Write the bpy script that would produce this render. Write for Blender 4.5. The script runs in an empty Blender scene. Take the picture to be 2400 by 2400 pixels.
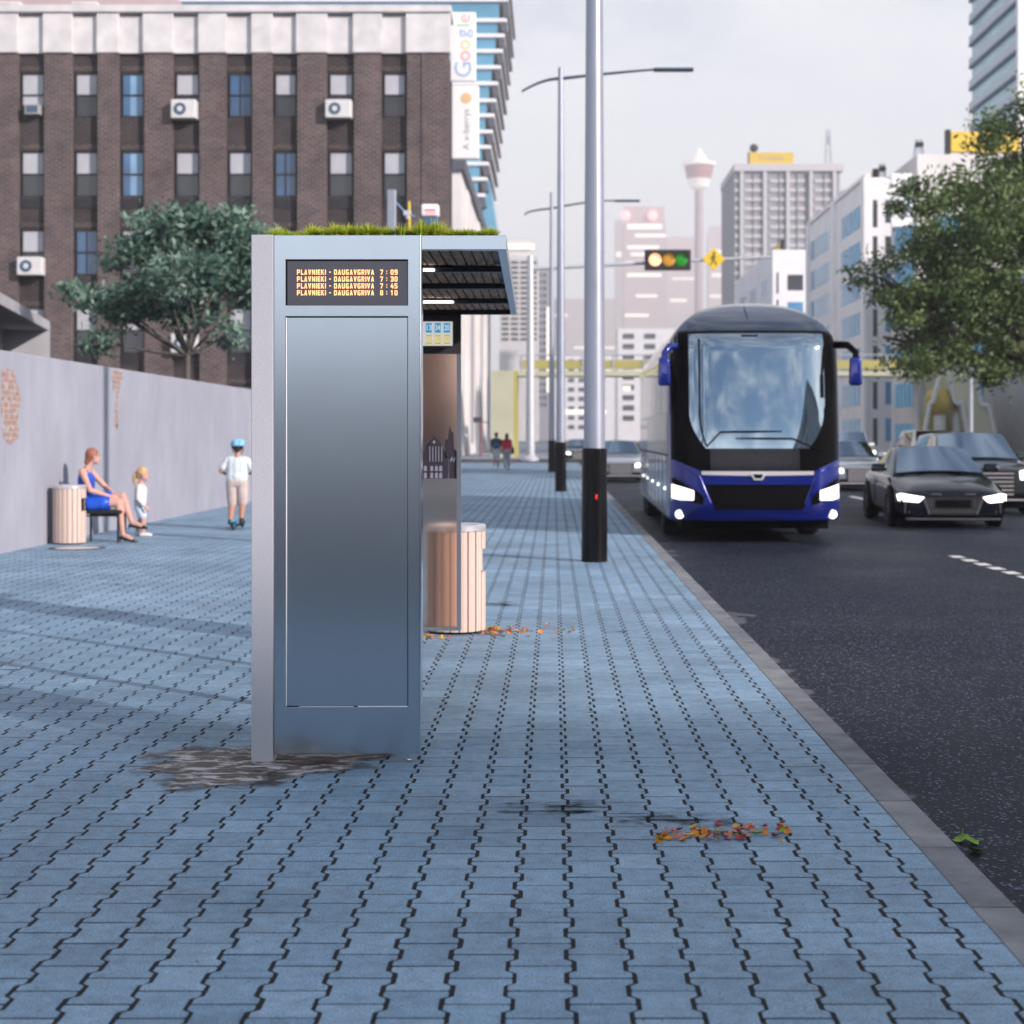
import bpy, bmesh, math, random
import numpy as np
from mathutils import Vector, Matrix, Euler
random.seed(7)
R = math.radians
scene = bpy.context.scene
COL = scene.collection
CAMZ = 1.49
FPX = 3700.0
CX, CY = 1298.0, 1025.0      # vanishing point used only to read real positions off the photograph

def WX(px, Y): return (px - CX) / FPX * Y
def WZ(py, Y): return CAMZ - (py - CY) / FPX * Y

# ---------------------------------------------------------------- objects
def link(o, parent=None):
    COL.objects.link(o)
    if parent is not None:
        o.parent = parent
    return o

def tag(o, label=None, cat=None, group=None, kind=None):
    if label: o['label'] = label
    if cat: o['category'] = cat
    if group: o['group'] = group
    if kind: o['kind'] = kind
    return o

def thing(name, label, cat, loc=(0, 0, 0), rz=0.0, group=None):
    o = bpy.data.objects.new(name, None)
    o.empty_display_size = 0.3
    o.location = loc
    o.rotation_euler = (0, 0, rz)
    link(o)
    return tag(o, label, cat, group)

def copy_tree(o, parent=None):
    c = o.copy()
    COL.objects.link(c)
    c.parent = parent
    for ch in list(o.children):
        copy_tree(ch, c)
    return c

class MB:
    def __init__(self):
        self.v = []; self.f = []; self.m = []
    def add(self, verts, faces, mi=0):
        n = len(self.v)
        self.v.extend([tuple(p) for p in verts])
        self.f.extend([tuple(i + n for i in f) for f in faces])
        self.m.extend([mi] * len(faces))
        return self
    def box(self, x0, x1, y0, y1, z0, z1, mi=0, top=None):
        # top: optional inset (dx,dy) of the upper face
        a, b = top if top else (0, 0)
        v = [(x0, y0, z0), (x1, y0, z0), (x1, y1, z0), (x0, y1, z0),
             (x0 + a, y0 + b, z1), (x1 - a, y0 + b, z1), (x1 - a, y1 - b, z1), (x0 + a, y1 - b, z1)]
        return self.add(v, [(3, 2, 1, 0), (4, 5, 6, 7), (0, 1, 5, 4), (1, 2, 6, 5), (2, 3, 7, 6), (3, 0, 4, 7)], mi)
    def hexa(self, v, mi=0):
        return self.add(v, [(3, 2, 1, 0), (4, 5, 6, 7), (0, 1, 5, 4), (1, 2, 6, 5), (2, 3, 7, 6), (3, 0, 4, 7)], mi)
    def prism(self, poly, axis, a, b, mi=0):
        # poly: list of 2D points; axis 'y': (x,z), 'x': (y,z), 'z': (x,y)
        def P(p, t):
            return {'y': (p[0], t, p[1]), 'x': (t, p[0], p[1]), 'z': (p[0], p[1], t)}[axis]
        n = len(poly)
        v = [P(p, a) for p in poly] + [P(p, b) for p in poly]
        f = [tuple(range(n)), tuple(range(2 * n - 1, n - 1, -1))]
        f += [(i, i + n, (i + 1) % n + n, (i + 1) % n) for i in range(n)]
        return self.add(v, f, mi)
    def tube(self, pts, rad, n=12, mi=0, cap=True):
        pts = [Vector(p) for p in pts]
        if not isinstance(rad, (list, tuple)): rad = [rad] * len(pts)
        v = []; f = []
        ref = None
        for i, p in enumerate(pts):
            if i == 0: d = pts[1] - p
            elif i == len(pts) - 1: d = p - pts[i - 1]
            else: d = (pts[i + 1] - p).normalized() + (p - pts[i - 1]).normalized()
            d.normalize()
            if ref is None:
                ref = Vector((1, 0, 0)) if abs(d.x) < .8 else Vector((0, 1, 0))
            a = (ref - d * ref.dot(d)).normalized(); ref = a
            b = d.cross(a)
            for k in range(n):
                t = 2 * math.pi * k / n
                v.append(p + (a * math.cos(t) + b * math.sin(t)) * rad[i])
        for i in range(len(pts) - 1):
            for k in range(n):
                k2 = (k + 1) % n
                f.append((i * n + k, i * n + k2, (i + 1) * n + k2, (i + 1) * n + k))
        if cap:
            f.append(tuple(range(n - 1, -1, -1)))
            m = (len(pts) - 1) * n
            f.append(tuple(range(m, m + n)))
        return self.add(v, f, mi)
    def lathe(self, prof, n=32, c=(0, 0, 0), axis='z', mi=0, a0=0.0, a1=None):
        full = a1 is None
        cnt = n if full else n + 1
        v = []; f = []
        for k in range(cnt):
            t = a0 + ((2 * math.pi) if full else (a1 - a0)) * k / n
            for r, h in prof:
                x, y = r * math.cos(t), r * math.sin(t)
                if axis == 'z': p = (c[0] + x, c[1] + y, c[2] + h)
                elif axis == 'x': p = (c[0] + h, c[1] + x, c[2] + y)
                else: p = (c[0] + x, c[1] + h, c[2] + y)
                v.append(p)
        m = len(prof)
        for k in range(n):
            k2 = (k + 1) % cnt
            for i in range(m - 1):
                f.append((k * m + i, k2 * m + i, k2 * m + i + 1, k * m + i + 1))
        return self.add(v, f, mi)
    def ball(self, c, r, n=12, m=8, mi=0):
        if not isinstance(r, (tuple, list)): r = (r, r, r)
        v = [(c[0], c[1], c[2] - r[2])]
        for j in range(1, m):
            ph = -math.pi / 2 + math.pi * j / m
            for k in range(n):
                t = 2 * math.pi * k / n
                v.append((c[0] + r[0] * math.cos(ph) * math.cos(t), c[1] + r[1] * math.cos(ph) * math.sin(t), c[2] + r[2] * math.sin(ph)))
        v.append((c[0], c[1], c[2] + r[2]))
        f = [(0, 1 + (k + 1) % n, 1 + k) for k in range(n)]
        for j in range(m - 2):
            for k in range(n):
                k2 = (k + 1) % n
                f.append((1 + j * n + k, 1 + j * n + k2, 1 + (j + 1) * n + k2, 1 + (j + 1) * n + k))
        b = 1 + (m - 2) * n; l = len(v) - 1
        f += [(b + k, b + (k + 1) % n, l) for k in range(n)]
        return self.add(v, f, mi)
    def cap(self, p0, p1, r0, r1, n=12):
        # tapered capsule with closed, overlapping ends (for voxel union)
        self.tube([p0, p1], [r0, r1], n=n)
        self.ball(p0, r0 * 1.0, n, 8); self.ball(p1, r1 * 1.0, n, 8)
        return self
    def limb(self, pts, rad, n=12):
        for i in range(len(pts) - 1):
            self.cap(pts[i], pts[i + 1], rad[i], rad[i + 1], n)
        return self
    def mesh(self, name):
        me = bpy.data.meshes.new(name)
        me.from_pydata([tuple(p) for p in self.v], [], self.f)
        return me
    def build(self, name, mats, parent=None, smooth=None, bevel=0, seg=2, sub=0, off=None, label=None, kind=None):
        me = self.mesh(name)
        if not isinstance(mats, (list, tuple)): mats = [mats]
        for m in mats: me.materials.append(m)
        if len(mats) > 1:
            me.polygons.foreach_set('material_index', self.m)
        if off is not None:
            me.transform(Matrix.Translation(-Vector(off)))
        bm = bmesh.new(); bm.from_mesh(me)
        bmesh.ops.recalc_face_normals(bm, faces=bm.faces)
        bm.to_mesh(me); bm.free()
        if smooth is not None:
            me.polygons.foreach_set('use_smooth', [True] * len(me.polygons))
            if smooth < 179:
                me.set_sharp_from_angle(angle=R(smooth))
        me.update()
        o = bpy.data.objects.new(name, me)
        link(o, parent)
        if sub:
            s = o.modifiers.new('sub', 'SUBSURF'); s.levels = sub; s.render_levels = sub
        if bevel:
            b = o.modifiers.new('bev', 'BEVEL'); b.width = bevel; b.segments = seg; b.limit_method = 'ANGLE'; b.angle_limit = R(35)
            b.harden_normals = False
        if label: o['label'] = label
        if kind: o['kind'] = kind
        return o

def remesh_obj(mb, name, mat, parent, voxel=.012, smooth_it=4, off=None):
    # one continuous skin: voxel union of overlapping volumes, then smoothed
    me = mb.mesh('tmp')
    o = bpy.data.objects.new('tmp', me); COL.objects.link(o)
    m = o.modifiers.new('r', 'REMESH'); m.mode = 'VOXEL'; m.voxel_size = voxel; m.use_smooth_shade = True
    if smooth_it:
        s = o.modifiers.new('s', 'SMOOTH'); s.iterations = smooth_it; s.factor = .5
    dg = bpy.context.evaluated_depsgraph_get()
    ev = o.evaluated_get(dg)
    new = bpy.data.meshes.new_from_object(ev)
    bpy.data.objects.remove(o); bpy.data.meshes.remove(me)
    new.name = name
    new.materials.clear(); new.materials.append(mat)
    new.polygons.foreach_set('use_smooth', [True] * len(new.polygons))
    r = bpy.data.objects.new(name, new)
    link(r, parent)
    return r

def text_obj(name, s, size, mat, parent, loc, rot, width=None, align='CENTER', bold=0.0, extrude=.002, label=None):
    cu = bpy.data.curves.new(name, 'FONT')
    cu.body = s; cu.size = size; cu.align_x = align; cu.align_y = 'CENTER'
    cu.extrude = extrude; cu.offset = bold
    o = bpy.data.objects.new('tmp', cu); COL.objects.link(o)
    dg = bpy.context.evaluated_depsgraph_get()
    me = bpy.data.meshes.new_from_object(o.evaluated_get(dg))
    bpy.data.objects.remove(o); bpy.data.curves.remove(cu)
    me.name = name
    if width and len(me.vertices):
        xs = [v.co.x for v in me.vertices]
        k = width / (max(xs) - min(xs))
        for v in me.vertices: v.co.x *= k
    me.materials.clear(); me.materials.append(mat)
    r = bpy.data.objects.new(name, me)
    link(r, parent)
    r.location = loc; r.rotation_euler = rot
    if label: r['label'] = label
    return r

# ---------------------------------------------------------------- materials
def new_mat(name):
    m = bpy.data.materials.new(name); m.use_nodes = True
    nt = m.node_tree
    b = nt.nodes['Principled BSDF']
    return m, nt, b

def N(nt, typ, **kw):
    n = nt.nodes.new(typ)
    for k, v in kw.items():
        if k.startswith('in_'):
            n.inputs[k[3:].replace('_', ' ')].default_value = v
        else:
            setattr(n, k, v)
    return n

def col4(c): return (c[0], c[1], c[2], 1.0)

def M(name, base, rough=.6, metal=0.0, var=.12, scale=3.0, bump=0.0, bscale=60.0, coat=0.0, emis=None, estr=0.0,
      trans=0.0, ior=1.45, spec=.5, stretch=(1, 1, 1), rvar=.1, alpha=1.0, sheen=0):
    m, nt, b = new_mat(name)
    L = nt.links
    tc = N(nt, 'ShaderNodeTexCoord')
    mp = N(nt, 'ShaderNodeMapping'); mp.inputs['Scale'].default_value = stretch
    L.new(tc.outputs['Object'], mp.inputs['Vector'])
    nz = N(nt, 'ShaderNodeTexNoise'); nz.inputs['Scale'].default_value = scale; nz.inputs['Detail'].default_value = 6
    L.new(mp.outputs['Vector'], nz.inputs['Vector'])
    if var > 0:
        mix = N(nt, 'ShaderNodeMix', data_type='RGBA')
        lo = [max(0, c * (1 - var)) for c in base]; hi = [min(1, c * (1 + var)) for c in base]
        mix.inputs[6].default_value = col4(lo); mix.inputs[7].default_value = col4(hi)
        rmp = N(nt, 'ShaderNodeMapRange'); rmp.inputs['From Min'].default_value = .3; rmp.inputs['From Max'].default_value = .7
        L.new(nz.outputs['Fac'], rmp.inputs['Value'])
        L.new(rmp.outputs['Result'], mix.inputs[0])
        L.new(mix.outputs[2], b.inputs['Base Color'])
    else:
        b.inputs['Base Color'].default_value = col4(base)
    if rvar > 0:
        rr = N(nt, 'ShaderNodeMapRange'); rr.inputs['From Min'].default_value = .25; rr.inputs['From Max'].default_value = .75
        rr.inputs['To Min'].default_value = max(0, rough * (1 - rvar)); rr.inputs['To Max'].default_value = min(1, rough * (1 + rvar))
        L.new(nz.outputs['Fac'], rr.inputs['Value']); L.new(rr.outputs['Result'], b.inputs['Roughness'])
    else:
        b.inputs['Roughness'].default_value = rough
    b.inputs['Metallic'].default_value = metal
    b.inputs['Coat Weight'].default_value = coat
    b.inputs['Coat Roughness'].default_value = .04
    b.inputs['Transmission Weight'].default_value = trans
    b.inputs['IOR'].default_value = ior
    b.inputs['Specular IOR Level'].default_value = spec
    b.inputs['Alpha'].default_value = alpha
    if emis is not None:
        b.inputs['Emission Color'].default_value = col4(emis); b.inputs['Emission Strength'].default_value = estr
    if bump > 0:
        n2 = N(nt, 'ShaderNodeTexNoise'); n2.inputs['Scale'].default_value = bscale; n2.inputs['Detail'].default_value = 5
        L.new(mp.outputs['Vector'], n2.inputs['Vector'])
        bp = N(nt, 'ShaderNodeBump'); bp.inputs['Strength'].default_value = bump; bp.inputs['Distance'].default_value = .01
        L.new(n2.outputs['Fac'], bp.inputs['Height']); L.new(bp.outputs['Normal'], b.inputs['Normal'])
    return m

def attr_mat(name, ramp, rough=.7, attr='rnd', noise=.0, nscale=40, bump=0, bscale=200, metal=0, spec=.5, trl=0):
    # colour picked per piece from a stored random number
    m, nt, b = new_mat(name); L = nt.links
    at = N(nt, 'ShaderNodeAttribute', attribute_name=attr)
    cr = N(nt, 'ShaderNodeValToRGB')
    els = cr.color_ramp.elements
    while len(els) < len(ramp): els.new(.5)
    for e, (p, c) in zip(els, ramp): e.position = p; e.color = col4(c)
    L.new(at.outputs['Fac'], cr.inputs['Fac'])
    out = cr.outputs['Color']
    tc = N(nt, 'ShaderNodeTexCoord')
    if noise > 0:
        nz = N(nt, 'ShaderNodeTexNoise'); nz.inputs['Scale'].default_value = nscale; nz.inputs['Detail'].default_value = 8
        L.new(tc.outputs['Object'], nz.inputs['Vector'])
        mr = N(nt, 'ShaderNodeMapRange'); mr.inputs['From Min'].default_value = .25; mr.inputs['From Max'].default_value = .75
        mr.inputs['To Min'].default_value = 1 - noise; mr.inputs['To Max'].default_value = 1 + noise
        L.new(nz.outputs['Fac'], mr.inputs['Value'])
        mx = N(nt, 'ShaderNodeMix', data_type='RGBA', blend_type='MULTIPLY'); mx.inputs[0].default_value = 1
        L.new(out, mx.inputs[6]); L.new(mr.outputs['Result'], mx.inputs[7]); out = mx.outputs[2]
    L.new(out, b.inputs['Base Color'])
    b.inputs['Roughness'].default_value = rough; b.inputs['Metallic'].default_value = metal
    b.inputs['Specular IOR Level'].default_value = spec
    if trl:
        b.inputs['Subsurface Weight'].default_value = 0
        tr = N(nt, 'ShaderNodeBsdfTranslucent'); L.new(out, tr.inputs['Color'])
        ms = N(nt, 'ShaderNodeMixShader'); ms.inputs[0].default_value = trl
        L.new(b.outputs[0], ms.inputs[1]); L.new(tr.outputs[0], ms.inputs[2])
        L.new(ms.outputs[0], nt.nodes['Material Output'].inputs['Surface'])
    if bump:
        n2 = N(nt, 'ShaderNodeTexNoise'); n2.inputs['Scale'].default_value = bscale; n2.inputs['Detail'].default_value = 6
        L.new(tc.outputs['Object'], n2.inputs['Vector'])
        bp = N(nt, 'ShaderNodeBump'); bp.inputs['Strength'].default_value = bump; bp.inputs['Distance'].default_value = .004
        L.new(n2.outputs['Fac'], bp.inputs['Height']); L.new(bp.outputs['Normal'], b.inputs['Normal'])
    return m
# ---------------------------------------------------------------- camera, world, sun
cam = bpy.data.cameras.new('camera'); camo = bpy.data.objects.new('camera', cam); COL.objects.link(camo)
camo.location = (0, 0, CAMZ); camo.rotation_euler = (R(90), 0, 0)
cam.sensor_width = 36; cam.lens = FPX / 2400 * 36
cam.shift_x = (1200 - CX) / 2400; cam.shift_y = -(1200 - CY) / 2400
cam.clip_start = .1; cam.clip_end = 6000
cam.dof.use_dof = True; cam.dof.focus_distance = 7.15; cam.dof.aperture_fstop = 3.4; cam.dof.aperture_blades = 0
scene.camera = camo

SUN_EL = 21.0
SUNDIR = Vector((.78, -.62, 0)).normalized()          # horizontal direction towards the sun
az = math.degrees(math.atan2(SUNDIR.x, SUNDIR.y))      # clockwise from +Y
w = bpy.data.worlds.new('World'); scene.world = w; w.use_nodes = True
nt = w.node_tree; L = nt.links
bg = nt.nodes['Background']; bg.inputs['Strength'].default_value = .10
sky = N(nt, 'ShaderNodeTexSky', sky_type='NISHITA'); sky.sun_disc = False
sky.sun_elevation = R(SUN_EL); sky.sun_rotation = R(az); sky.air_density = 1.0; sky.dust_density = .6; sky.ozone_density = 2.0
tc = N(nt, 'ShaderNodeTexCoord')
sep = N(nt, 'ShaderNodeSeparateXYZ'); L.new(tc.outputs['Generated'], sep.inputs[0])
mp = N(nt, 'ShaderNodeMapping'); mp.inputs['Scale'].default_value = (1, 1, 2.4); L.new(tc.outputs['Generated'], mp.inputs['Vector'])
nz = N(nt, 'ShaderNodeTexNoise'); nz.inputs['Scale'].default_value = 8.5; nz.inputs['Detail'].default_value = 12; nz.inputs['Roughness'].default_value = .56; nz.inputs['Distortion'].default_value = .3
L.new(mp.outputs[0], nz.inputs['Vector'])
cov = N(nt, 'ShaderNodeMapRange'); cov.inputs['From Min'].default_value = .36; cov.inputs['From Max'].default_value = .62
L.new(nz.outputs['Fac'], cov.inputs['Value'])
# thin high cloud over the whole north of the sky (ahead of the camera), broken cloud overhead and behind
hz = N(nt, 'ShaderNodeMapRange'); hz.inputs['From Min'].default_value = .55; hz.inputs['From Max'].default_value = .02
L.new(sep.outputs['Z'], hz.inputs['Value'])
nb = N(nt, 'ShaderNodeMapRange'); nb.inputs['From Min'].default_value = -.1; nb.inputs['From Max'].default_value = .5
L.new(sep.outputs['Y'], nb.inputs['Value'])
ml = N(nt, 'ShaderNodeMath', operation='MULTIPLY'); L.new(hz.outputs[0], ml.inputs[0]); L.new(nb.outputs[0], ml.inputs[1])
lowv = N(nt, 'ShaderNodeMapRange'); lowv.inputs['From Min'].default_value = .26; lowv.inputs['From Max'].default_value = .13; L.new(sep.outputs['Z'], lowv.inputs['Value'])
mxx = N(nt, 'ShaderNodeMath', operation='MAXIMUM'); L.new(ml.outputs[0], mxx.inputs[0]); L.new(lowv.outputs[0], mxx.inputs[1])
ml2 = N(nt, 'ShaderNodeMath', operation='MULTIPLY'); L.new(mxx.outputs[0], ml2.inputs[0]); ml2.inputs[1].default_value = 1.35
ad = N(nt, 'ShaderNodeMath', operation='ADD', use_clamp=True)
cs = N(nt, 'ShaderNodeMath', operation='MULTIPLY'); cs.inputs[1].default_value = .8; L.new(cov.outputs[0], cs.inputs[0])
L.new(cs.outputs[0], ad.inputs[0]); L.new(ml2.outputs[0], ad.inputs[1])
cl = N(nt, 'ShaderNodeValToRGB')
e = cl.color_ramp.elements; e[0].position = .42; e[0].color = (.30, .42, .60, 1); e[1].position = .62; e[1].color = (1.0, 1.0, 1.02, 1)
L.new(nz.outputs['Fac'], cl.inputs['Fac'])
# low sunward sky behind the camera brightened, added to light the shelter panel
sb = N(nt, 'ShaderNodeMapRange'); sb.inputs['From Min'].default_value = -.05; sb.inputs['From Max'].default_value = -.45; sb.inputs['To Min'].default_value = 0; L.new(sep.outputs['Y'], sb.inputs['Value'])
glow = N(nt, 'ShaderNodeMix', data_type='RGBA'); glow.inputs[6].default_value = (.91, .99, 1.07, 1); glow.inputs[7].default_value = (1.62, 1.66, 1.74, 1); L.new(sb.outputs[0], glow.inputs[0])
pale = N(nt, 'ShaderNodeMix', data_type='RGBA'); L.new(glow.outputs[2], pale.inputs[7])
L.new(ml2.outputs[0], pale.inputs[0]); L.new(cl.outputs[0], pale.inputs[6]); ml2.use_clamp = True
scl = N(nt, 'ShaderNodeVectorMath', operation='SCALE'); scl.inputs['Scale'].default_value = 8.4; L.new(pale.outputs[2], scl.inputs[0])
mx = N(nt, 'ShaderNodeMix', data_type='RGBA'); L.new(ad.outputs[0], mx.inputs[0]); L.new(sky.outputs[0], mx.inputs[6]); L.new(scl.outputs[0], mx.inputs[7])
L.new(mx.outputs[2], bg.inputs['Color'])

sun = bpy.data.lights.new('sun', 'SUN'); suno = bpy.data.objects.new('sun', sun); COL.objects.link(suno)
sun.energy = 4.8; sun.angle = R(1.0); sun.color = (1.0, .87, .82)
d = Vector((SUNDIR.x * math.cos(R(SUN_EL)), SUNDIR.y * math.cos(R(SUN_EL)), math.sin(R(SUN_EL))))
suno.rotation_euler = d.to_track_quat('Z', 'Y').to_euler()
suno.location = (20, -20, 30)

scene.render.engine = 'CYCLES'
scene.cycles.use_denoising = True
try: scene.cycles.denoiser = 'OPENIMAGEDENOISE'
except Exception: pass
scene.cycles.max_bounces = 8; scene.cycles.transparent_max_bounces = 12
scene.cycles.caustics_reflective = False; scene.cycles.caustics_refractive = False
scene.cycles.sample_clamp_indirect = 6
scene.cycles.volume_step_rate = 4; scene.cycles.volume_bounces = 2
scene.view_settings.view_transform = 'Standard'; scene.view_settings.look = 'None'
scene.view_settings.exposure = .24; scene.view_settings.gamma = 1
# ---------------------------------------------------------------- ground, road, kerb, pavement
RZ = -.10                      # road level
asph, nt, b = new_mat('asphalt'); L = nt.links
tc = N(nt, 'ShaderNodeTexCoord')
n1 = N(nt, 'ShaderNodeTexNoise'); n1.inputs['Scale'].default_value = .35; n1.inputs['Detail'].default_value = 7; L.new(tc.outputs['Object'], n1.inputs['Vector'])
n2 = N(nt, 'ShaderNodeTexVoronoi'); n2.inputs['Scale'].default_value = 85; L.new(tc.outputs['Object'], n2.inputs['Vector'])
c1 = N(nt, 'ShaderNodeValToRGB'); e = c1.color_ramp.elements
e[0].position = .35; e[0].color = (.007, .010, .018, 1); e[1].position = .7; e[1].color = (.016, .021, .035, 1)
L.new(n1.outputs['Fac'], c1.inputs['Fac'])
c2 = N(nt, 'ShaderNodeValToRGB'); e = c2.color_ramp.elements      # pale stone chips
e[0].position = .90; e[0].color = (0, 0, 0, 1); e[1].position = .96; e[1].color = (1, 1, 1, 1)
sp = N(nt, 'ShaderNodeSeparateColor'); L.new(n2.outputs['Color'], sp.inputs[0]); L.new(sp.outputs[0], c2.inputs['Fac'])
mx = N(nt, 'ShaderNodeMix', data_type='RGBA'); L.new(c2.outputs[0], mx.inputs[0]); L.new(c1.outputs[0], mx.inputs[6]); mx.inputs[7].default_value = (.15, .18, .25, 1)
# worn bald patches beside the kerb
n3 = N(nt, 'ShaderNodeTexNoise'); n3.inputs['Scale'].default_value = 1.6; n3.inputs['Detail'].default_value = 3
mpp = N(nt, 'ShaderNodeMapping'); mpp.inputs['Scale'].default_value = (1, .9, 1); L.new(tc.outputs['Object'], mpp.inputs['Vector']); L.new(mpp.outputs[0], n3.inputs['Vector'])
sx = N(nt, 'ShaderNodeSeparateXYZ'); L.new(tc.outputs['Object'], sx.inputs[0])
kx = N(nt, 'ShaderNodeMapRange'); kx.inputs['From Min'].default_value = 1.5; kx.inputs['From Max'].default_value = 2.3; kx.inputs['To Min'].default_value = .12; kx.inputs['To Max'].default_value = -.3; L.new(sx.outputs[0], kx.inputs['Value'])
ka = N(nt, 'ShaderNodeMath', operation='ADD'); L.new(n3.outputs['Fac'], ka.inputs[0]); L.new(kx.outputs[0], ka.inputs[1])
kr = N(nt, 'ShaderNodeMapRange'); kr.inputs['From Min'].default_value = .655; kr.inputs['From Max'].default_value = .69; L.new(ka.outputs[0], kr.inputs['Value'])
mx2 = N(nt, 'ShaderNodeMix', data_type='RGBA'); L.new(kr.outputs[0], mx2.inputs[0]); L.new(mx.outputs[2], mx2.inputs[6]); mx2.inputs[7].default_value = (.11, .12, .14, 1)
L.new(mx2.outputs[2], b.inputs['Base Color'])
rr = N(nt, 'ShaderNodeMapRange'); rr.inputs['From Min'].default_value = .3; rr.inputs['From Max'].default_value = .7; rr.inputs['To Min'].default_value = .48; rr.inputs['To Max'].default_value = .72
L.new(n1.outputs['Fac'], rr.inputs['Value']); L.new(rr.outputs[0], b.inputs['Roughness']); b.inputs['Specular IOR Level'].default_value = .11
bp = N(nt, 'ShaderNodeBump'); bp.inputs['Strength'].default_value = .55; bp.inputs['Distance'].default_value = .006
L.new(n2.outputs['Distance'], bp.inputs['Height']); L.new(bp.outputs[0], b.inputs['Normal'])

m_ground = M('ground_concrete', (.16, .17, .19), .9, var=.25, scale=.2)
g = MB(); g.add([(-2900, -290, RZ - .02), (2900, -290, RZ - .02), (2900, 4950, RZ - .02), (-2900, 4950, RZ - .02)], [(0, 1, 2, 3)])
tag(g.build('ground', m_ground), kind='structure')
g = MB(); g.add([(1.40, -12, RZ), (27, -12, RZ), (27, 96, RZ), (1.40, 96, RZ), (-70, 96, RZ), (-70, 116, RZ), (70, 116, RZ), (70, 96, RZ), (1.4, 116, RZ), (27, 116, RZ), (27, 420, RZ), (1.4, 420, RZ)],
                [(0, 1, 2, 3), (4, 3, 8, 5), (3, 2, 9, 8), (2, 7, 6, 9), (8, 9, 10, 11)])
tag(g.build('road', asph), kind='structure')

# painted lane dashes
m_paint = M('road_paint', (.78, .78, .76), .7, var=.2, scale=25)
g = MB()
def dash(x, y, w, l, z=RZ + .004):
    g.add([(x, y, z), (x + w, y, z), (x + w, y + l, z), (x, y + l, z)], [(0, 1, 2, 3)])
y = 14.6
while y < 21.4:
    dash(5.28, y, .16, .36); y += .62
y = 36
while y < 92:
    dash(7.9, y, .15, 2.2); y += 4.2
y = 24
while y < 92:
    dash(11.4, y, .15, 2.6); y += 6
for k in range(9): dash(1.9 + k * 1.1, 92.5, .5, 2.4)
tag(g.build('road_marking', m_paint), kind='structure')

# kerb stones
kerbm = attr_mat('kerb_stone', [(0, (.155, .165, .185)), (.5, (.20, .21, .23)), (1, (.25, .255, .27))], .8, noise=.35, nscale=6, bump=.35, bscale=120)
KX0, KX1 = 1.325, 1.487
def kerb_run(name):
    V = []; F = []; C = []
    y = 5.004 - .733 * 7
    while y < 93:
        g_ = .004
        a = random.uniform(-.003, .003); c = random.random()
        x0, x1, y0, y1 = KX0 + a, KX1 + a, y + g_, y + .733 - g_
        n = len(V)
        bz = .006
        V += [(x0, y0, -.2), (x1, y0, -.2), (x1, y1, -.2), (x0, y1, -.2),
              (x0, y0, -.004), (x1, y0, -.02), (x1, y1, -.02), (x0, y1, -.004),
              (x0 + .004, y0 + .004, .001), (x1 - .02, y0 + .004, .001), (x1 - .02, y1 - .004, .001), (x0 + .004, y1 - .004, .001)]
        for q in [(0, 1, 5, 4), (1, 2, 6, 5), (2, 3, 7, 6), (3, 0, 4, 7), (4, 5, 9, 8), (5, 6, 10, 9), (6, 7, 11, 10), (7, 4, 8, 11), (8, 9, 10, 11)]:
            F.append(tuple(i + n for i in q))
        C += [c] * 12
        y += .733
    me = bpy.data.meshes.new(name); me.from_pydata(V, [], F)
    at = me.attributes.new('rnd', 'FLOAT', 'POINT'); at.data.foreach_set('value', C)
    me.materials.append(kerbm)
    o = bpy.data.objects.new(name, me); link(o); tag(o, kind='structure')
kerb_run('kerb')

# interlocking double-T pavers, every block real geometry
pv, nt, b = new_mat('paver_concrete'); L = nt.links
at = N(nt, 'ShaderNodeAttribute', attribute_name='rnd')
tc = N(nt, 'ShaderNodeTexCoord')
cr = N(nt, 'ShaderNodeValToRGB'); e = cr.color_ramp.elements
e[0].position = 0; e[0].color = (.185, .310, .440, 1); e[1].position = 1; e[1].color = (.285, .432, .580, 1)
L.new(at.outputs['Fac'], cr.inputs['Fac'])
na = N(nt, 'ShaderNodeTexNoise'); na.inputs['Scale'].default_value = .9; na.inputs['Detail'].default_value = 5; L.new(tc.outputs['Object'], na.inputs['Vector'])
nb_ = N(nt, 'ShaderNodeTexNoise'); nb_.inputs['Scale'].default_value = 14; nb_.inputs['Detail'].default_value = 8; nb_.inputs['Roughness'].default_value = .7; L.new(tc.outputs['Object'], nb_.inputs['Vector'])
nc = N(nt, 'ShaderNodeTexNoise'); nc.inputs['Scale'].default_value = 160; nc.inputs['Detail'].default_value = 3; L.new(tc.outputs['Object'], nc.inputs['Vector'])
def mulr(src, fac, lo, hi, a=.3, c=.7):
    r_ = N(nt, 'ShaderNodeMapRange'); r_.inputs['From Min'].default_value = a; r_.inputs['From Max'].default_value = c
    r_.inputs['To Min'].default_value = lo; r_.inputs['To Max'].default_value = hi; L.new(fac, r_.inputs['Value'])
    m_ = N(nt, 'ShaderNodeMix', data_type='RGBA', blend_type='MULTIPLY'); m_.inputs[0].default_value = 1
    L.new(src, m_.inputs[6]); L.new(r_.outputs[0], m_.inputs[7]); return m_.outputs[2]
o1 = mulr(cr.outputs[0], na.outputs['Fac'], .74, 1.17)
o2 = mulr(o1, nb_.outputs['Fac'], .74, 1.20)
o3 = mulr(o2, nc.outputs['Fac'], .50, 1.42)
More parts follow.
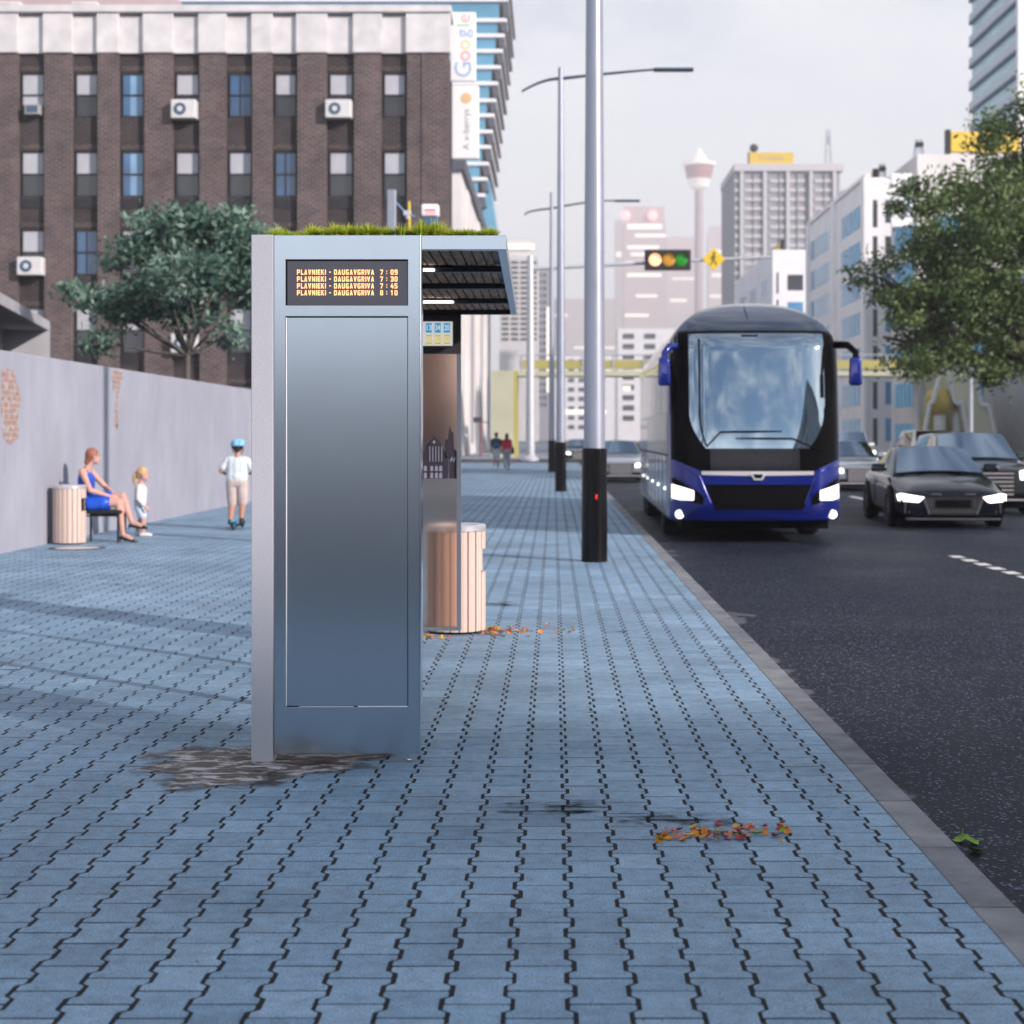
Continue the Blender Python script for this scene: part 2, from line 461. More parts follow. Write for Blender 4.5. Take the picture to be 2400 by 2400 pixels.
# small pits and dark specks
vo = N(nt, 'ShaderNodeTexNoise'); vo.inputs['Scale'].default_value = 46; vo.inputs['Detail'].default_value = 2; L.new(tc.outputs['Object'], vo.inputs['Vector'])
o4 = mulr(o3, vo.outputs['Fac'], .42, 1.0, .27, .33)
L.new(o4, b.inputs['Base Color'])
b.inputs['Roughness'].default_value = .62; b.inputs['Specular IOR Level'].default_value = .5
bp = N(nt, 'ShaderNodeBump'); bp.inputs['Strength'].default_value = .35; bp.inputs['Distance'].default_value = .004
L.new(nc.outputs['Fac'], bp.inputs['Height']); L.new(bp.outputs[0], b.inputs['Normal'])

def pavers():
    rng = np.random.default_rng(3)
    p, Lr, a = .166, .200, .0128
    we, ww = p / 2 + a - .0064, p / 2 - a - .0025
    e_ = .0034
    side = [(we - .004, e_), (we, e_ + .004), (we, .198 * Lr), (ww, .288 * Lr), (ww, .712 * Lr), (we, .802 * Lr), (we, Lr - e_ - .004), (we - .004, Lr - e_)]
    out = np.array(side + [(-x, y) for x, y in side[::-1]])
    inn = out.copy()
    cen = np.array([0, Lr / 2])
    inn[:, 0] -= np.sign(out[:, 0]) * .0036
    inn[:, 1] += np.where(out[:, 1] < Lr / 2, .0022, -.0022)
    n = len(out)
    V = []; loops = []; starts = []; tot = []; C = []
    vcount = 0
    xs = np.arange(KX0 - p * .2, -7.25, -p)
    vs = []; fl = []; fc = []; cs_ = []
    ringsN = None
    for k, xc in enumerate(xs):
        y0 = 1.0 + (k % 2) * Lr / 2 + .05
        ys = np.arange(y0, 93.0, Lr)
        for yb in ys:
            near = yb < 15
            mid = yb < 40
            z = float(np.clip(rng.normal(0, .0004), -.0007, .0009)) if yb < 30 else 0
            tx, ty = rng.normal(0, .003, 2) if yb < 30 else (0, 0)
            jx, jy = rng.normal(0, .0006, 2)
            c = np.clip(rng.normal(.5, .22), 0, 1)
            rings = [(inn, 0.0), (out, -.004), (out, -.016)] if near else ([(inn, 0.0), (out, -.014)] if mid else [(inn, 0.0)])
            for rg, dz in rings:
                q = np.empty((n, 3))
                q[:, 0] = np.minimum(rg[:, 0] + xc + jx, KX0 - .003); q[:, 1] = rg[:, 1] + yb + jy
                q[:, 2] = z + dz + tx * rg[:, 0] + ty * (rg[:, 1] - Lr / 2)
                vs.append(q)
            nv = n * len(rings)
            fl.append(np.arange(n) + vcount); fc.append(n)
            for r_ in range(len(rings) - 1):
                i = np.arange(n); j = (i + 1) % n
                A = vcount + r_ * n
                quad = np.stack([A + i, A + n + i, A + n + j, A + j], 1)
                fl.append(quad.reshape(-1)); fc.extend([4] * n)
            cs_.append(np.full(nv, c))
            vcount += nv
    V = np.concatenate(vs); LP = np.concatenate(fl); TOT = np.array(fc); C = np.concatenate(cs_)
    me = bpy.data.meshes.new('pavement')
    me.vertices.add(len(V)); me.vertices.foreach_set('co', V.astype(np.float32).reshape(-1))
    me.loops.add(len(LP)); me.loops.foreach_set('vertex_index', LP.astype(np.int32))
    me.polygons.add(len(TOT)); st = np.concatenate([[0], np.cumsum(TOT)[:-1]])
    me.polygons.foreach_set('loop_start', st.astype(np.int32))
    me.polygons.foreach_set('use_smooth', np.zeros(len(TOT), dtype=bool)); me.update(calc_edges=True); me.validate()
    at = me.attributes.new('rnd', 'FLOAT', 'POINT'); at.data.foreach_set('value', C.astype(np.float32))
    me.materials.append(pv)
    o = bpy.data.objects.new('pavement', me); link(o); tag(o, kind='structure')
pavers()
m_sand = M('joint_sand', (.012, .011, .014), .95, var=.3, scale=8)
g = MB(); g.add([(-40, -12, -.0013), (KX0 - .001, -12, -.0013), (KX0 - .001, 96, -.0013), (-40, 96, -.0013)], [(0, 1, 2, 3)])
tag(g.build('pavement_bed', m_sand), kind='structure')
# plain paving behind the wall and beyond the crossing
m_far = M('pale_paving', (.30, .33, .38), .8, var=.15, scale=.5)
g = MB(); g.box(-70, 1.3, 116, 330, RZ - .1, .0); g.box(27.2, 70, -12, 95.8, RZ - .1, .0); g.box(27.2, 70, 116.2, 330, RZ - .1, 0)
tag(g.build('footway', m_far), kind='structure')

# puddle of muddy water and dirt at the foot of the shelter
def blotch(name, mat, cx, cy, rx, ry, z, seed, kind='structure', n=60, rough=.35):
    rr_ = random.Random(seed)
    ph = [rr_.uniform(0, 6.28) for _ in range(6)]
    pts = []
    for k in range(n):
        t = 2 * math.pi * k / n
        r_ = 1 + rough * sum(math.sin((i + 2) * t + ph[i]) / (i + 2) for i in range(5))
        pts.append((cx + rx * r_ * math.cos(t), cy + ry * r_ * math.sin(t), z))
    mid = [(cx + (p[0] - cx) * .55, cy + (p[1] - cy) * .55, z) for p in pts]
    g = MB(); g.add([(cx, cy, z)] + mid + pts, [(0, 1 + k, 1 + (k + 1) % n) for k in range(n)] + [(1 + k, 1 + n + k, 1 + n + (k + 1) % n, 1 + (k + 1) % n) for k in range(n)])
    o = g.build(name, mat)
    at = o.data.attributes.new('rnd', 'FLOAT', 'POINT'); at.data.foreach_set('value', [1.0] + [.72] * n + [0.0] * n); tag(o, kind=kind); return o
pm, nt, b = new_mat('muddy_water_sheen'); L = nt.links
tc = N(nt, 'ShaderNodeTexCoord')
mpp = N(nt, 'ShaderNodeMapping'); mpp.inputs['Scale'].default_value = (.55, 1.0, 1); L.new(tc.outputs['Object'], mpp.inputs['Vector'])
nz = N(nt, 'ShaderNodeTexNoise'); nz.inputs['Scale'].default_value = 11; nz.inputs['Detail'].default_value = 12; nz.inputs['Roughness'].default_value = .72; nz.inputs['Distortion'].default_value = .6
L.new(mpp.outputs[0], nz.inputs['Vector'])
cr = N(nt, 'ShaderNodeValToRGB'); e = cr.color_ramp.elements
e[0].position = .39; e[0].color = (.008, .006, .005, 1); e[1].position = .575; e[1].color = (.58, .57, .58, 1)  # pale end paints white reflection streaks into the muddy colour
x_ = e.new(.455); x_.color = (.045, .034, .028, 1); x_ = e.new(.515); x_.color = (.19, .17, .16, 1)
L.new(nz.outputs['Fac'], cr.inputs['Fac']); L.new(cr.outputs[0], b.inputs['Base Color'])
rr = N(nt, 'ShaderNodeMapRange'); rr.inputs['From Min'].default_value = .4; rr.inputs['From Max'].default_value = .6; rr.inputs['To Min'].default_value = .30; rr.inputs['To Max'].default_value = .8; b.inputs['Specular IOR Level'].default_value = .16
L.new(nz.outputs['Fac'], rr.inputs['Value']); L.new(rr.outputs[0], b.inputs['Roughness'])
bp = N(nt, 'ShaderNodeBump'); bp.inputs['Strength'].default_value = .6; bp.inputs['Distance'].default_value = .01; L.new(nz.outputs['Fac'], bp.inputs['Height']); L.new(bp.outputs[0], b.inputs['Normal'])
# ragged, half-transparent rim
n5 = N(nt, 'ShaderNodeTexNoise'); n5.inputs['Scale'].default_value = 6; n5.inputs['Detail'].default_value = 8; L.new(tc.outputs['Object'], n5.inputs['Vector'])
at5 = N(nt, 'ShaderNodeAttribute', attribute_name='rnd')
sm5 = N(nt, 'ShaderNodeMath', operation='MULTIPLY_ADD'); L.new(at5.outputs['Fac'], sm5.inputs[0]); sm5.inputs[1].default_value = .62; L.new(n5.outputs['Fac'], sm5.inputs[2])
al = N(nt, 'ShaderNodeMapRange'); al.inputs['From Min'].default_value = .60; al.inputs['From Max'].default_value = .88
L.new(sm5.outputs[0], al.inputs['Value']); L.new(al.outputs[0], b.inputs['Alpha'])
blotch('puddle', pm, -1.40, 7.16, .52, .62, .0035, 4, rough=.25)
blotch('puddle', pm, -1.14, 7.40, .42, .30, .0040, 9, rough=.25)
# greasy streaks
sm, nt, b = new_mat('grease_stain'); L = nt.links
b.inputs['Base Color'].default_value = (.012, .012, .018, 1); b.inputs['Roughness'].default_value = .75; b.inputs['Specular IOR Level'].default_value = .08
tc = N(nt, 'ShaderNodeTexCoord'); mpp = N(nt, 'ShaderNodeMapping'); mpp.inputs['Scale'].default_value = (4.0, 13, 1); L.new(tc.outputs['Object'], mpp.inputs['Vector'])
nz = N(nt, 'ShaderNodeTexNoise'); nz.inputs['Scale'].default_value = 1.6; nz.inputs['Detail'].default_value = 10; nz.inputs['Roughness'].default_value = .7; L.new(mpp.outputs[0], nz.inputs['Vector'])
at5 = N(nt, 'ShaderNodeAttribute', attribute_name='rnd')
sm5 = N(nt, 'ShaderNodeMath', operation='MULTIPLY_ADD'); L.new(at5.outputs['Fac'], sm5.inputs[0]); sm5.inputs[1].default_value = .35; L.new(nz.outputs['Fac'], sm5.inputs[2])
al = N(nt, 'ShaderNodeMapRange'); al.inputs['From Min'].default_value = .75; al.inputs['From Max'].default_value = .92; al.inputs['To Max'].default_value = .92
L.new(sm5.outputs[0], al.inputs['Value']); L.new(al.outputs[0], b.inputs['Alpha'])
blotch('dirt_stain', sm, .46, 6.16, .40, .22, .0030, 12, rough=.3)
blotch('dirt_stain', sm, .02, 6.34, .42, .20, .0033, 15, rough=.3)
blotch("dirt_stain", sm, -.50, 14.05, .33, .40, .0030, 21, rough=.3)
blotch('dirt_stain', sm, -2.05, 4.72, .2, .10, .0030, 22, rough=.3)
# ---------------------------------------------------------------- bus shelter
SY = 7.25
def sx_(px): return (px - CX) / FPX * SY
def sz_(py): return CAMZ - (py - CY) / FPX * SY
m_alu = M('satin_aluminium', (.48, .545, .62), .20, metal=1.0, var=.025, scale=2.5, rvar=0)
m_alu2 = M('aluminium_trim', (.80, .84, .90), .14, metal=1.0, var=.02, rvar=0)
m_conc = M('speckled_concrete', (.47, .48, .53), .75, var=.10, scale=180, bump=.25, bscale=300)
m_dark = M('dark_powder_coat', (.030, .031, .036), .45, var=.1)
m_beam = M('beam_paint', (.06, .065, .075), .42, var=.1)
m_wood = M('weathered_soffit_board', (.55, .32, .20), .7, var=.45, scale=5, stretch=(14, 1, 4), bump=.3, bscale=30)
m_screen = M('display_glass', (.030, .030, .040), .18, var=0, rvar=0, emis=(.030, .030, .042), estr=1.0)
m_led = M('amber_led', (.9, .5, .25), .5, var=0, rvar=0, emis=(1.0, .44, .15), estr=1.05)
m_tube = M('lamp_tube', (.9, .92, .95), .4, var=0, rvar=0, emis=(.92, .95, 1.0), estr=2.2)
m_glint = M('white_edge_glint', (.90, .92, .95), .25, metal=.3, var=0, rvar=0)
m_gap = M('shadow_gap', (.02, .02, .025), .8, var=0)

sh = thing('bus_shelter', 'grey metal bus shelter with orange timetable display, open canopy and planted roof', 'bus shelter', (-.95, 7.25, 0))
O = tuple(sh.location)
XL, X0, X1, XR = -1.387, -1.287, -.6155, -.219
ZT, ZB = 2.419, .036
# front sheet with display and door openings, one seamless skin
gx = [X0 + .0015, -1.2306, -.6692, X1]
gz = [ZB, .2515, 2.045, 2.0965, 2.306, ZT]
V = [(x, SY, z) for z in gz for x in gx]
F = []
for j in range(5):
    for i in range(3):
        if i == 1 and j in (1, 3): continue
        a = j * 4 + i; F.append((a, a + 1, a + 5, a + 4))
g = MB(); g.add(V, F)
o = g.build('front_panel', m_alu, sh, off=O)
s = o.modifiers.new('sol', 'SOLIDIFY'); s.thickness = .055; s.offset = -1
b_ = o.modifiers.new('bev', 'BEVEL'); b_.width = .0022; b_.segments = 2; b_.limit_method = 'ANGLE'
front = o
MB().box(-1.225, -.6715, SY + .0018, SY + .05, .256, 2.0405).build('service_door', m_alu, sh, bevel=.0022, off=O)
MB().box(-1.24, -.66, SY + .046, SY + .054, .24, 2.32).build('backing_sheet', m_gap, sh, off=O)
# white strips paint the bright edge highlight in the door joint
MB().tube([(-1.2278, SY - .0005, .2560), (-1.2278, SY - .0005, 2.04)], .0030, 10).build('door_glint', m_glint, sh, smooth=60, off=O)
MB().tube([(-.90, SY - .001, .2535), (-.6700, SY - .001, .2535)], .0034, 10).tube([(-1.17, SY + .0012, .2535), (-.92, SY + .0012, .2535)], .0016, 8).build('door_foot_glint', m_glint, sh, off=O)
MB().box(X1 + .0005, X1 + .0065, SY - .0015, SY + .10, .19, ZT - .0005).build('edge_strip', m_alu2, sh, off=O)
MB().box(XL, X0, SY - .012, SY + .10, .0, ZT).build('corner_post', m_conc, sh, bevel=.003, off=O)
# levelling foot
fb = MB(); fx = (958 - CX) / FPX * SY
fb.tube([(fx, SY + .03, .0), (fx, SY + .03, .006)], .018); fb.tube([(fx, SY + .03, .006), (fx, SY + .03, .06)], .008)
fb.build('levelling_foot', m_alu2, sh, smooth=40, off=O)
# timetable display
disp = MB().box(sx_(673), sx_(955), SY + .006, SY + .03, sz_(714.6), sz_(611.5)).build('timetable_display', m_screen, sh, off=O)

GLY = {
 'P': [(0,0,1.3,6),(1.3,4.8,3.2,6),(1.3,2.1,3.2,3.3),[(3.2,2.1),(4,2.7),(4,5.4),(3.2,6)]],
 'L': [(0,0,1.3,6),(1.3,0,3.6,1.25)],
 'A': [[(0,0),(1.4,0),(2.1,4.0),(2.8,0),(4.2,0),(2.75,6),(1.45,6)],(1.2,1.0,3.0,2.0)],
 'V': [[(0,6),(1.4,6),(2.1,2.0),(2.8,6),(4.2,6),(2.75,0),(1.45,0)]],
 'N': [(0,0,1.2,6),(3.0,0,4.2,6),[(1.2,6),(1.2,3.9),(3.0,0),(3.0,2.1)]],
 'I': [(0,0,1.3,6)],
 'E': [(0,0,1.3,6),(1.3,4.8,3.6,6),(1.3,2.4,3.3,3.55),(1.3,0,3.6,1.2)],
 'K': [(0,0,1.3,6),[(1.3,2.4),(1.3,3.9),(2.7,6),(4.1,6)],[(1.6,3.0),(2.6,3.6),(4.2,0),(2.8,0)]],
 'D': [(0,0,1.3,6),(1.3,4.8,3.2,6),(1.3,0,3.2,1.2),[(2.9,0),(3.3,0),(4.2,.9),(4.2,5.1),(3.3,6),(2.9,6)]],
 'U': [[(0,6),(0,.8),(.7,0),(1.3,1.1),(1.3,6)],[(2.9,6),(2.9,1.1),(3.5,0),(4.2,.8),(4.2,6)],(.7,0,3.5,1.15)],
 'G': [[(0,.8),(.7,0),(1.3,1.1),(1.3,4.9),(.7,6),(0,5.2)],(.7,4.8,4.1,6),(.7,0,4.1,1.2),(2.9,1.2,4.1,3.3),(2.1,2.3,2.9,3.3)],
 'R': [(0,0,1.3,6),(1.3,4.8,3.2,6),(1.3,2.2,3.2,3.3),[(3.2,2.3),(4.1,3.0),(4.1,5.3),(3.2,6)],[(1.7,2.2),(2.9,2.2),(4.3,0),(2.9,0)]],
 '-': [(0.3,2.5,2.7,3.6)],
 ':': [(0,1.0,1.2,2.1),(0,3.7,1.2,4.8)],
 '0': [[(0,.8),(.8,0),(1.3,1.1),(1.3,4.9),(.8,6),(0,5.2)],[(4.2,.8),(3.4,0),(2.9,1.1),(2.9,4.9),(3.4,6),(4.2,5.2)],(.8,0,3.4,1.15),(.8,4.85,3.4,6)],
 '1': [(1.4,0,2.7,6),[(1.4,6),(1.4,4.6),(.3,3.9),(.3,5.1)]],
 '3': [(0,4.85,3.4,6),(0,0,3.4,1.15),(.9,2.45,3.2,3.55),[(2.9,0),(3.4,0),(4.2,.8),(4.2,2.6),(3.7,3),(2.9,3)],[(2.9,3),(3.7,3),(4.2,3.4),(4.2,5.2),(3.4,6),(2.9,6)]],
 '4': [[(0,1.3),(0,2.6),(1.9,6),(3.1,6),(1.3,2.4),(1.3,1.3)],(1.3,1.3,4.2,2.4),(2.5,0,3.7,1.3),(2.5,2.4,3.7,3.8)],
 '5': [(0,4.85,4.0,6),(0,2.6,1.25,4.85),(1.25,2.6,3.3,3.75),(0,0,3.3,1.15),[(2.9,0),(3.3,0),(4.2,.9),(4.2,2.9),(3.3,3.75),(2.9,3.75)]],
 '7': [(0,4.8,4.1,6),[(2.7,4.8),(4.1,4.8),(2.2,0),(.8,0)]],
 '8': [[(0,.8),(.8,0),(1.3,1.1),(1.3,4.9),(.8,6),(.1,5.2),(.1,3.6),(.5,3),(0,2.5)],[(4.2,.8),(3.4,0),(2.9,1.1),(2.9,4.9),(3.4,6),(4.1,5.2),(4.1,3.6),(3.7,3),(4.2,2.5)],(.8,0,3.4,1.1),(.8,4.9,3.4,6),(.8,2.45,3.4,3.5)],
 '9': [[(0,3.2),(.8,2.3),(1.3,3.3),(1.3,4.9),(.8,6),(0,5.2)],[(4.2,.8),(3.4,0),(2.9,1.1),(2.9,4.9),(3.4,6),(4.2,5.2)],(.8,2.3,2.9,3.4),(.8,4.85,3.4,6),(.2,0,3.4,1.15)],
}
ADV = {'I': 2.2, '-': 3.6, ':': 2.6, ' ': 3.0, 'L': 4.3, 'E': 4.4}
def block_text(mb, s, x0, x1, z, h, y):
    w_ = sum(ADV.get(c, 5.1) for c in s) - .9
    k = (x1 - x0) / w_; kz = h / 6; x = 0
    for c in s:
        for q in GLY.get(c, []):
            if isinstance(q, tuple): q = [(q[0], q[1]), (q[2], q[1]), (q[2], q[3]), (q[0], q[3])]
            q = [(a * .93, b) for a, b in q]
            mb.prism([(x0 + (x + a) * k, z + b * kz) for a, b in q], 'y', y, y + .001 )
        x += ADV.get(c, 5.1)
pxr = lambda zx: 550 + zx * .36232
pyr = lambda zy: 480 + zy * .36232
for i, tm in enumerate(['7 : 09', '7 : 30', '7 : 45', '8 : 10']):
    g = MB()
    zc = sz_(pyr(435 + 44.4 * i)); h = 33 * .36232 / FPX * SY
    block_text(g, 'PLAVNIEKI - DAUGAVGRIVA', sx_(pxr(402)), sx_(pxr(902)), zc - h / 2, h, SY + .0045)
    block_text(g, tm, sx_(pxr(940)), sx_(pxr(1054)), zc - h / 2, h, SY + .0045)
    g.build('timetable_line', m_led, disp, off=O)

# canopy
XRB = -.262; YB = 11.11
def xr(y): return XR + (XRB - XR) * (y - SY) / (YB - SY)
MB().box(X1 + .0085, XR, SY, SY + .045, 2.352, ZT - .001).build('front_fascia', m_alu, sh, bevel=.002, off=O)
g = MB(); g.prism([(XR - .040, SY + .047), (XR, SY + .047), (XRB, YB), (XRB - .040, YB)], 'z', 2.352, ZT - .001)
g.build('side_fascia', m_alu, sh, bevel=.002, off=O)
MB().box(XL, XRB - .043, YB - .045, YB, 2.352, ZT - .001).build('rear_fascia', m_dark, sh, bevel=.002, off=O)
MB().box(XL, XR - .05, SY + .11, YB - .05, 2.395, 2.408).build('roof_deck', m_dark, sh, off=O)
g = MB(); x = X0 + .02
while x < XR - .075:
    x1 = x + .041
    ye = YB - .05
    dz = random.uniform(0, .0025)
    g.box(x, min(x1, XRB - .045), SY + .06, ye, 2.383 + dz, 2.393); x += .0515
g.build('soffit_boards', m_wood, sh, off=O)
for yb in (8.22, 9.16, 10.16):
    MB().box(X0, xr(yb) - .042, yb, yb + .055, 2.352, 2.3815).build('canopy_beam', m_beam, sh, bevel=.003, off=O)
for yb, pxe, pxd in ((8.22, 1020, 1064), (10.16, 1064, 1100)):
    xe = (pxe - CX) / FPX * yb; xd = (pxd - CX) / FPX * yb
    h = MB().box(xe - .62, xd, yb - .032, yb - .002, 2.366, 2.380).build('canopy_lamp', m_dark, sh, bevel=.004, off=O)
    MB().box(xe - .6, xe, yb - .050, yb - .008, 2.352, 2.3655).build('lamp_tube', m_tube, h, bevel=.006, seg=3, off=O)
# long back wall of the shelter, seen edge on behind the corner post
m_glass = M('frosted_glass', (.80, .60, .50), .22, trans=1.0, ior=1.14, var=0, rvar=0, spec=.3)
m_clear = bpy.data.materials.new('clear_glass'); m_clear.use_nodes = True
_nt = m_clear.node_tree; _nt.nodes.remove(_nt.nodes['Principled BSDF'])
_t = _nt.nodes.new('ShaderNodeBsdfTransparent'); _t.inputs[0].default_value = (.90, .94, .95, 1)
_g = _nt.nodes.new('ShaderNodeBsdfGlossy'); _g.inputs['Roughness'].default_value = .03
_f = _nt.nodes.new('ShaderNodeFresnel'); _f.inputs['IOR'].default_value = 1.35
_m = _nt.nodes.new('ShaderNodeMixShader'); _nt.links.new(_f.outputs[0], _m.inputs[0]); _nt.links.new(_t.outputs[0], _m.inputs[1]); _nt.links.new(_g.outputs[0], _m.inputs[2])
_nt.links.new(_m.outputs[0], _nt.nodes['Material Output'].inputs['Surface'])
for ya, yb in ((7.36, 8.55), (8.63, 9.83), (9.91, 11.02)):
    MB().box(-1.352, -1.340, ya, yb, .20, 2.30).build('side_glass', m_clear, sh, off=O)
for yc in (8.55, 9.83):
    MB().box(-1.375, -1.317, yc + .002, yc + .078, 0, 2.352).build('wall_post', m_dark, sh, bevel=.003, off=O)
MB().box(XL, -1.317, 11.022, YB - .046, 0, 2.352).build('wall_post', m_dark, sh, bevel=.003, off=O)
# end wall
RY = 11.05
RS = FPX / RY
def ex(px): return (px - CX) / RS
def ez(py): return CAMZ - (py - CY) / RS
MB().box(-1.316, ex(1080), RY, RY + .045, ez(829), 2.3505).build('end_header', m_dark, sh, off=O)
m_frame = M('frame_grey', (.20, .23, .28), .4, metal=.5, var=.05)
MB().box(ex(1070.5), ex(1080), RY + .001, RY + .045, ez(1478), ez(829.5)).build('end_stile', m_frame, sh, off=O)
MB().box(-1.316, ex(1070), RY + .001, RY + .045, ez(1478), ez(1470)).build('end_rail', m_frame, sh, off=O)
MB().box(-1.316, ex(1070.2), RY + .018, RY + .026, ez(1469.7), ez(829.5)).build('end_glass', m_glass, sh, off=O)
# printed town skyline on the end glass
m_print = M('printed_film_dark', (.030, .024, .045), .6, var=.1, alpha=.72)
m_printl = M('printed_film_light', (.30, .31, .40), .6, var=.1, alpha=.8)
g = MB()
yg = RY + .0165
def gp(pts, y=yg, dy=.0012): g.prism([(ex(a), ez(b)) for a, b in pts], 'y', y, y + dy)
gp([(978, 1122), (978, 1080), (990, 1068), (1000, 1040), (1008, 1032), (1017, 1021), (1026, 1032), (1034, 1040), (1045, 1066), (1050, 1078), (1050, 1122)])
gp([(1052, 1122), (1052, 1076), (1041, 1072), (1042, 1032), (1049, 1030), (1054, 996), (1058, 1012), (1062, 1012), (1064, 1052), (1070, 1058), (1070, 1122)])
g.build('skyline_print', m_print, sh, off=O)
g = MB()
for r_, (ya, yb) in enumerate(((1091, 1104), (1107, 1121))):
    for px in (993, 1008, 1019, 1029): gp([(px, yb), (px, ya + 3), (px + 3.5, ya), (px + 7, ya + 3), (px + 7, yb)], yg - .002)
for px in (1006, 1013, 1020, 1027, 1034): gp([(px, 1082), (px, 1046), (px + 2, 1046), (px + 2, 1082)], yg - .002)
gp([(1013, 1036), (1017, 1031), (1021, 1036), (1017, 1041)], yg - .002)
for px in (1055, 1062): gp([(px, 1084), (px, 1076), (px + 5, 1070), (px + 5, 1078)], yg - .002)
g.build('skyline_print', m_printl, sh, off=O)

# route number sign hanging on the end header
m_white = M('white_glow_enamel', (.80, .80, .80), .35, var=.02, emis=(1, 1, 1), estr=.42)  # emission puts the board's bright, lit look into the material
m_cyan = M('cyan_glow_print', (.01, .36, .68), .4, var=0, emis=(.01, .36, .68), estr=.5); m_yel = M('yellow_glow_print', (.80, .60, .02), .4, var=0, emis=(.8, .6, .02), estr=.5)
rs = thing('route_sign', 'white route board with blue and yellow number squares under the shelter canopy', 'sign', (ex(1020), RY - .02, ez(810)))
O2 = tuple(rs.location)
pl = MB().box(ex(952), ex(1061), RY - .018, RY - .002, ez(810.5), ez(754)).build('sign_board', m_white, rs, bevel=.004, off=O2)
gx0 = lambda z: 960 + z * .2381
gy0 = lambda z: 720 + z * .2381
for i, (a, b) in enumerate(((160, 222), (248, 310), (337, 400))):
    t = MB().box(ex(gx0(a)), ex(gx0(b)), RY - .021, RY - .0185, ez(gy0(253)), ez(gy0(158))).build('number_square', m_cyan, rs, bevel=.003, off=O2)
    text_obj('route_number', ['13', '34', '20'][i], .055, m_white, t, (ex(gx0((a + b) / 2)) - O2[0], RY - .0222 - O2[1], ez(gy0(206)) - O2[2]), (R(90), 0, 0), width=.036, bold=.0015, extrude=.0008)
for i, (a, b) in enumerate(((72, 133), (160, 222), (248, 310), (337, 400))):
    t = MB().box(ex(gx0(a)), ex(gx0(b)), RY - .021, RY - .0185, ez(gy0(366)), ez(gy0(272))).build('number_square', m_yel, rs, bevel=.003, off=O2)
    MB().box(ex(gx0(a + 7)), ex(gx0(b - 7)), RY - .0222, RY - .0212, ez(gy0(348)), ez(gy0(290))).build('number_field', m_white, t, off=O2)
    if i: text_obj('route_number', ['', '12', '18', '30'][i], .040, m_yel, t, (ex(gx0((a + b) / 2)) - O2[0], RY - .0230 - O2[1], ez(gy0(319)) - O2[2]), (R(90), 0, 0), width=.024, bold=.0008, extrude=.0005)

# grass tufts planted on the roof
m_grass = attr_mat('grass_blade', [(0, (.08, .13, .012)), (.35, (.30, .42, .03)), (.75, (.60, .68, .06)), (1, (.72, .66, .14))], .55, trl=.35)
m_soil = M('roof_soil', (.06, .04, .03), .95, var=.4, scale=30)
def grass_mesh(name, nb, h, seed, spread=.05):
    rr_ = random.Random(seed); V = []; F = []; C = []
    for k in range(nb):
        t = rr_.uniform(0, 6.283); lean = rr_.uniform(.05, 1.0) ** 1.1
        hh = h * rr_.uniform(.55, 1.05) * (1 - .25 * lean); r0 = rr_.uniform(0, .022)
        bx, by = r0 * math.cos(t), r0 * math.sin(t)
        ex_, ey_ = spread * lean * 1.5 * math.cos(t), spread * lean * 1.5 * math.sin(t)
        wv = rr_.uniform(.0016, .0028); px_, py_ = -math.sin(t), math.cos(t)
        if rr_.random() < .5: px_, py_ = 1, 0
        c = rr_.random(); n = len(V); seg = 4
        for i in range(seg + 1):
            u = i / seg
            x = bx + ex_ * u ** 1.6; y = by + ey_ * u ** 1.6; z = hh * (u - .28 * lean * u * u * u)
            ww = wv * (1 - u ** 2) + .0002
            V += [(x - px_ * ww, y - py_ * ww, z), (x + px_ * ww, y + py_ * ww, z)]
            C += [min(1, c * .55 + u * .45)] * 2
        for i in range(seg): F.append((n + 2 * i, n + 2 * i + 1, n + 2 * i + 3, n + 2 * i + 2))
    me = bpy.data.meshes.new(name); me.from_pydata(V, [], F)
    at = me.attributes.new('rnd', 'FLOAT', 'POINT'); at.data.foreach_set('value', C)
    me.materials.append(m_grass); return me
tufts = [grass_mesh('grass_tuft', 120, hh, 40 + i) for i, hh in enumerate((.070, .085, .095, .062))]
def tuft(x, y, z, s, i, label, grp):
    o = bpy.data.objects.new('grass_tuft', tufts[i]); link(o); o.location = (x, y, z); o.rotation_euler = (0, 0, random.uniform(0, 6.28)); o.scale = (s, s, s * random.uniform(.75, 1.1))
    tag(o, label, 'grass', grp)
n_ = 46
for k in range(n_):
    px = 645 + (1158 - 645) * k / (n_ - 1) + random.uniform(-4, 4)
    back = px < 735
    y = SY + (.30 if back else .085) + random.uniform(-.02, .04)
    tuft((px - CX) / FPX * y, y, 2.424, (1.05 if back else random.choice((.66, .75, .85, 1.05))), random.randrange(4),
         'spiky green grass tuft planted along the front edge of the shelter roof', 'grass tufts on the shelter roof')
for k in range(26):
    y = random.uniform(7.8, 10.7)
    tuft(random.uniform(-1.27, -.42), y, 2.424, 1.2, random.randrange(4), 'spiky green grass tuft farther back on the shelter roof', 'grass tufts on the back of the shelter roof')
MB().box(XL + .06, XR - .06, SY + .112, YB - .08, 2.409, 2.4235).build('planting_bed', m_soil, sh, off=O)
# terracotta edging pieces under the tufts
m_terra = M('terracotta', (.50, .30, .14), .8, var=.3, scale=40)
g = MB()
for k in range(40):
    x = random.uniform(-1.28, -.26); y = SY + .06 + random.uniform(0, .03)
    g.ball((x, y, 2.421), (random.uniform(.008, .022), .01, random.uniform(.004, .009)), 8, 6)
o = g.build('clay_granules', m_terra, sh, smooth=180, off=O, kind='stuff')
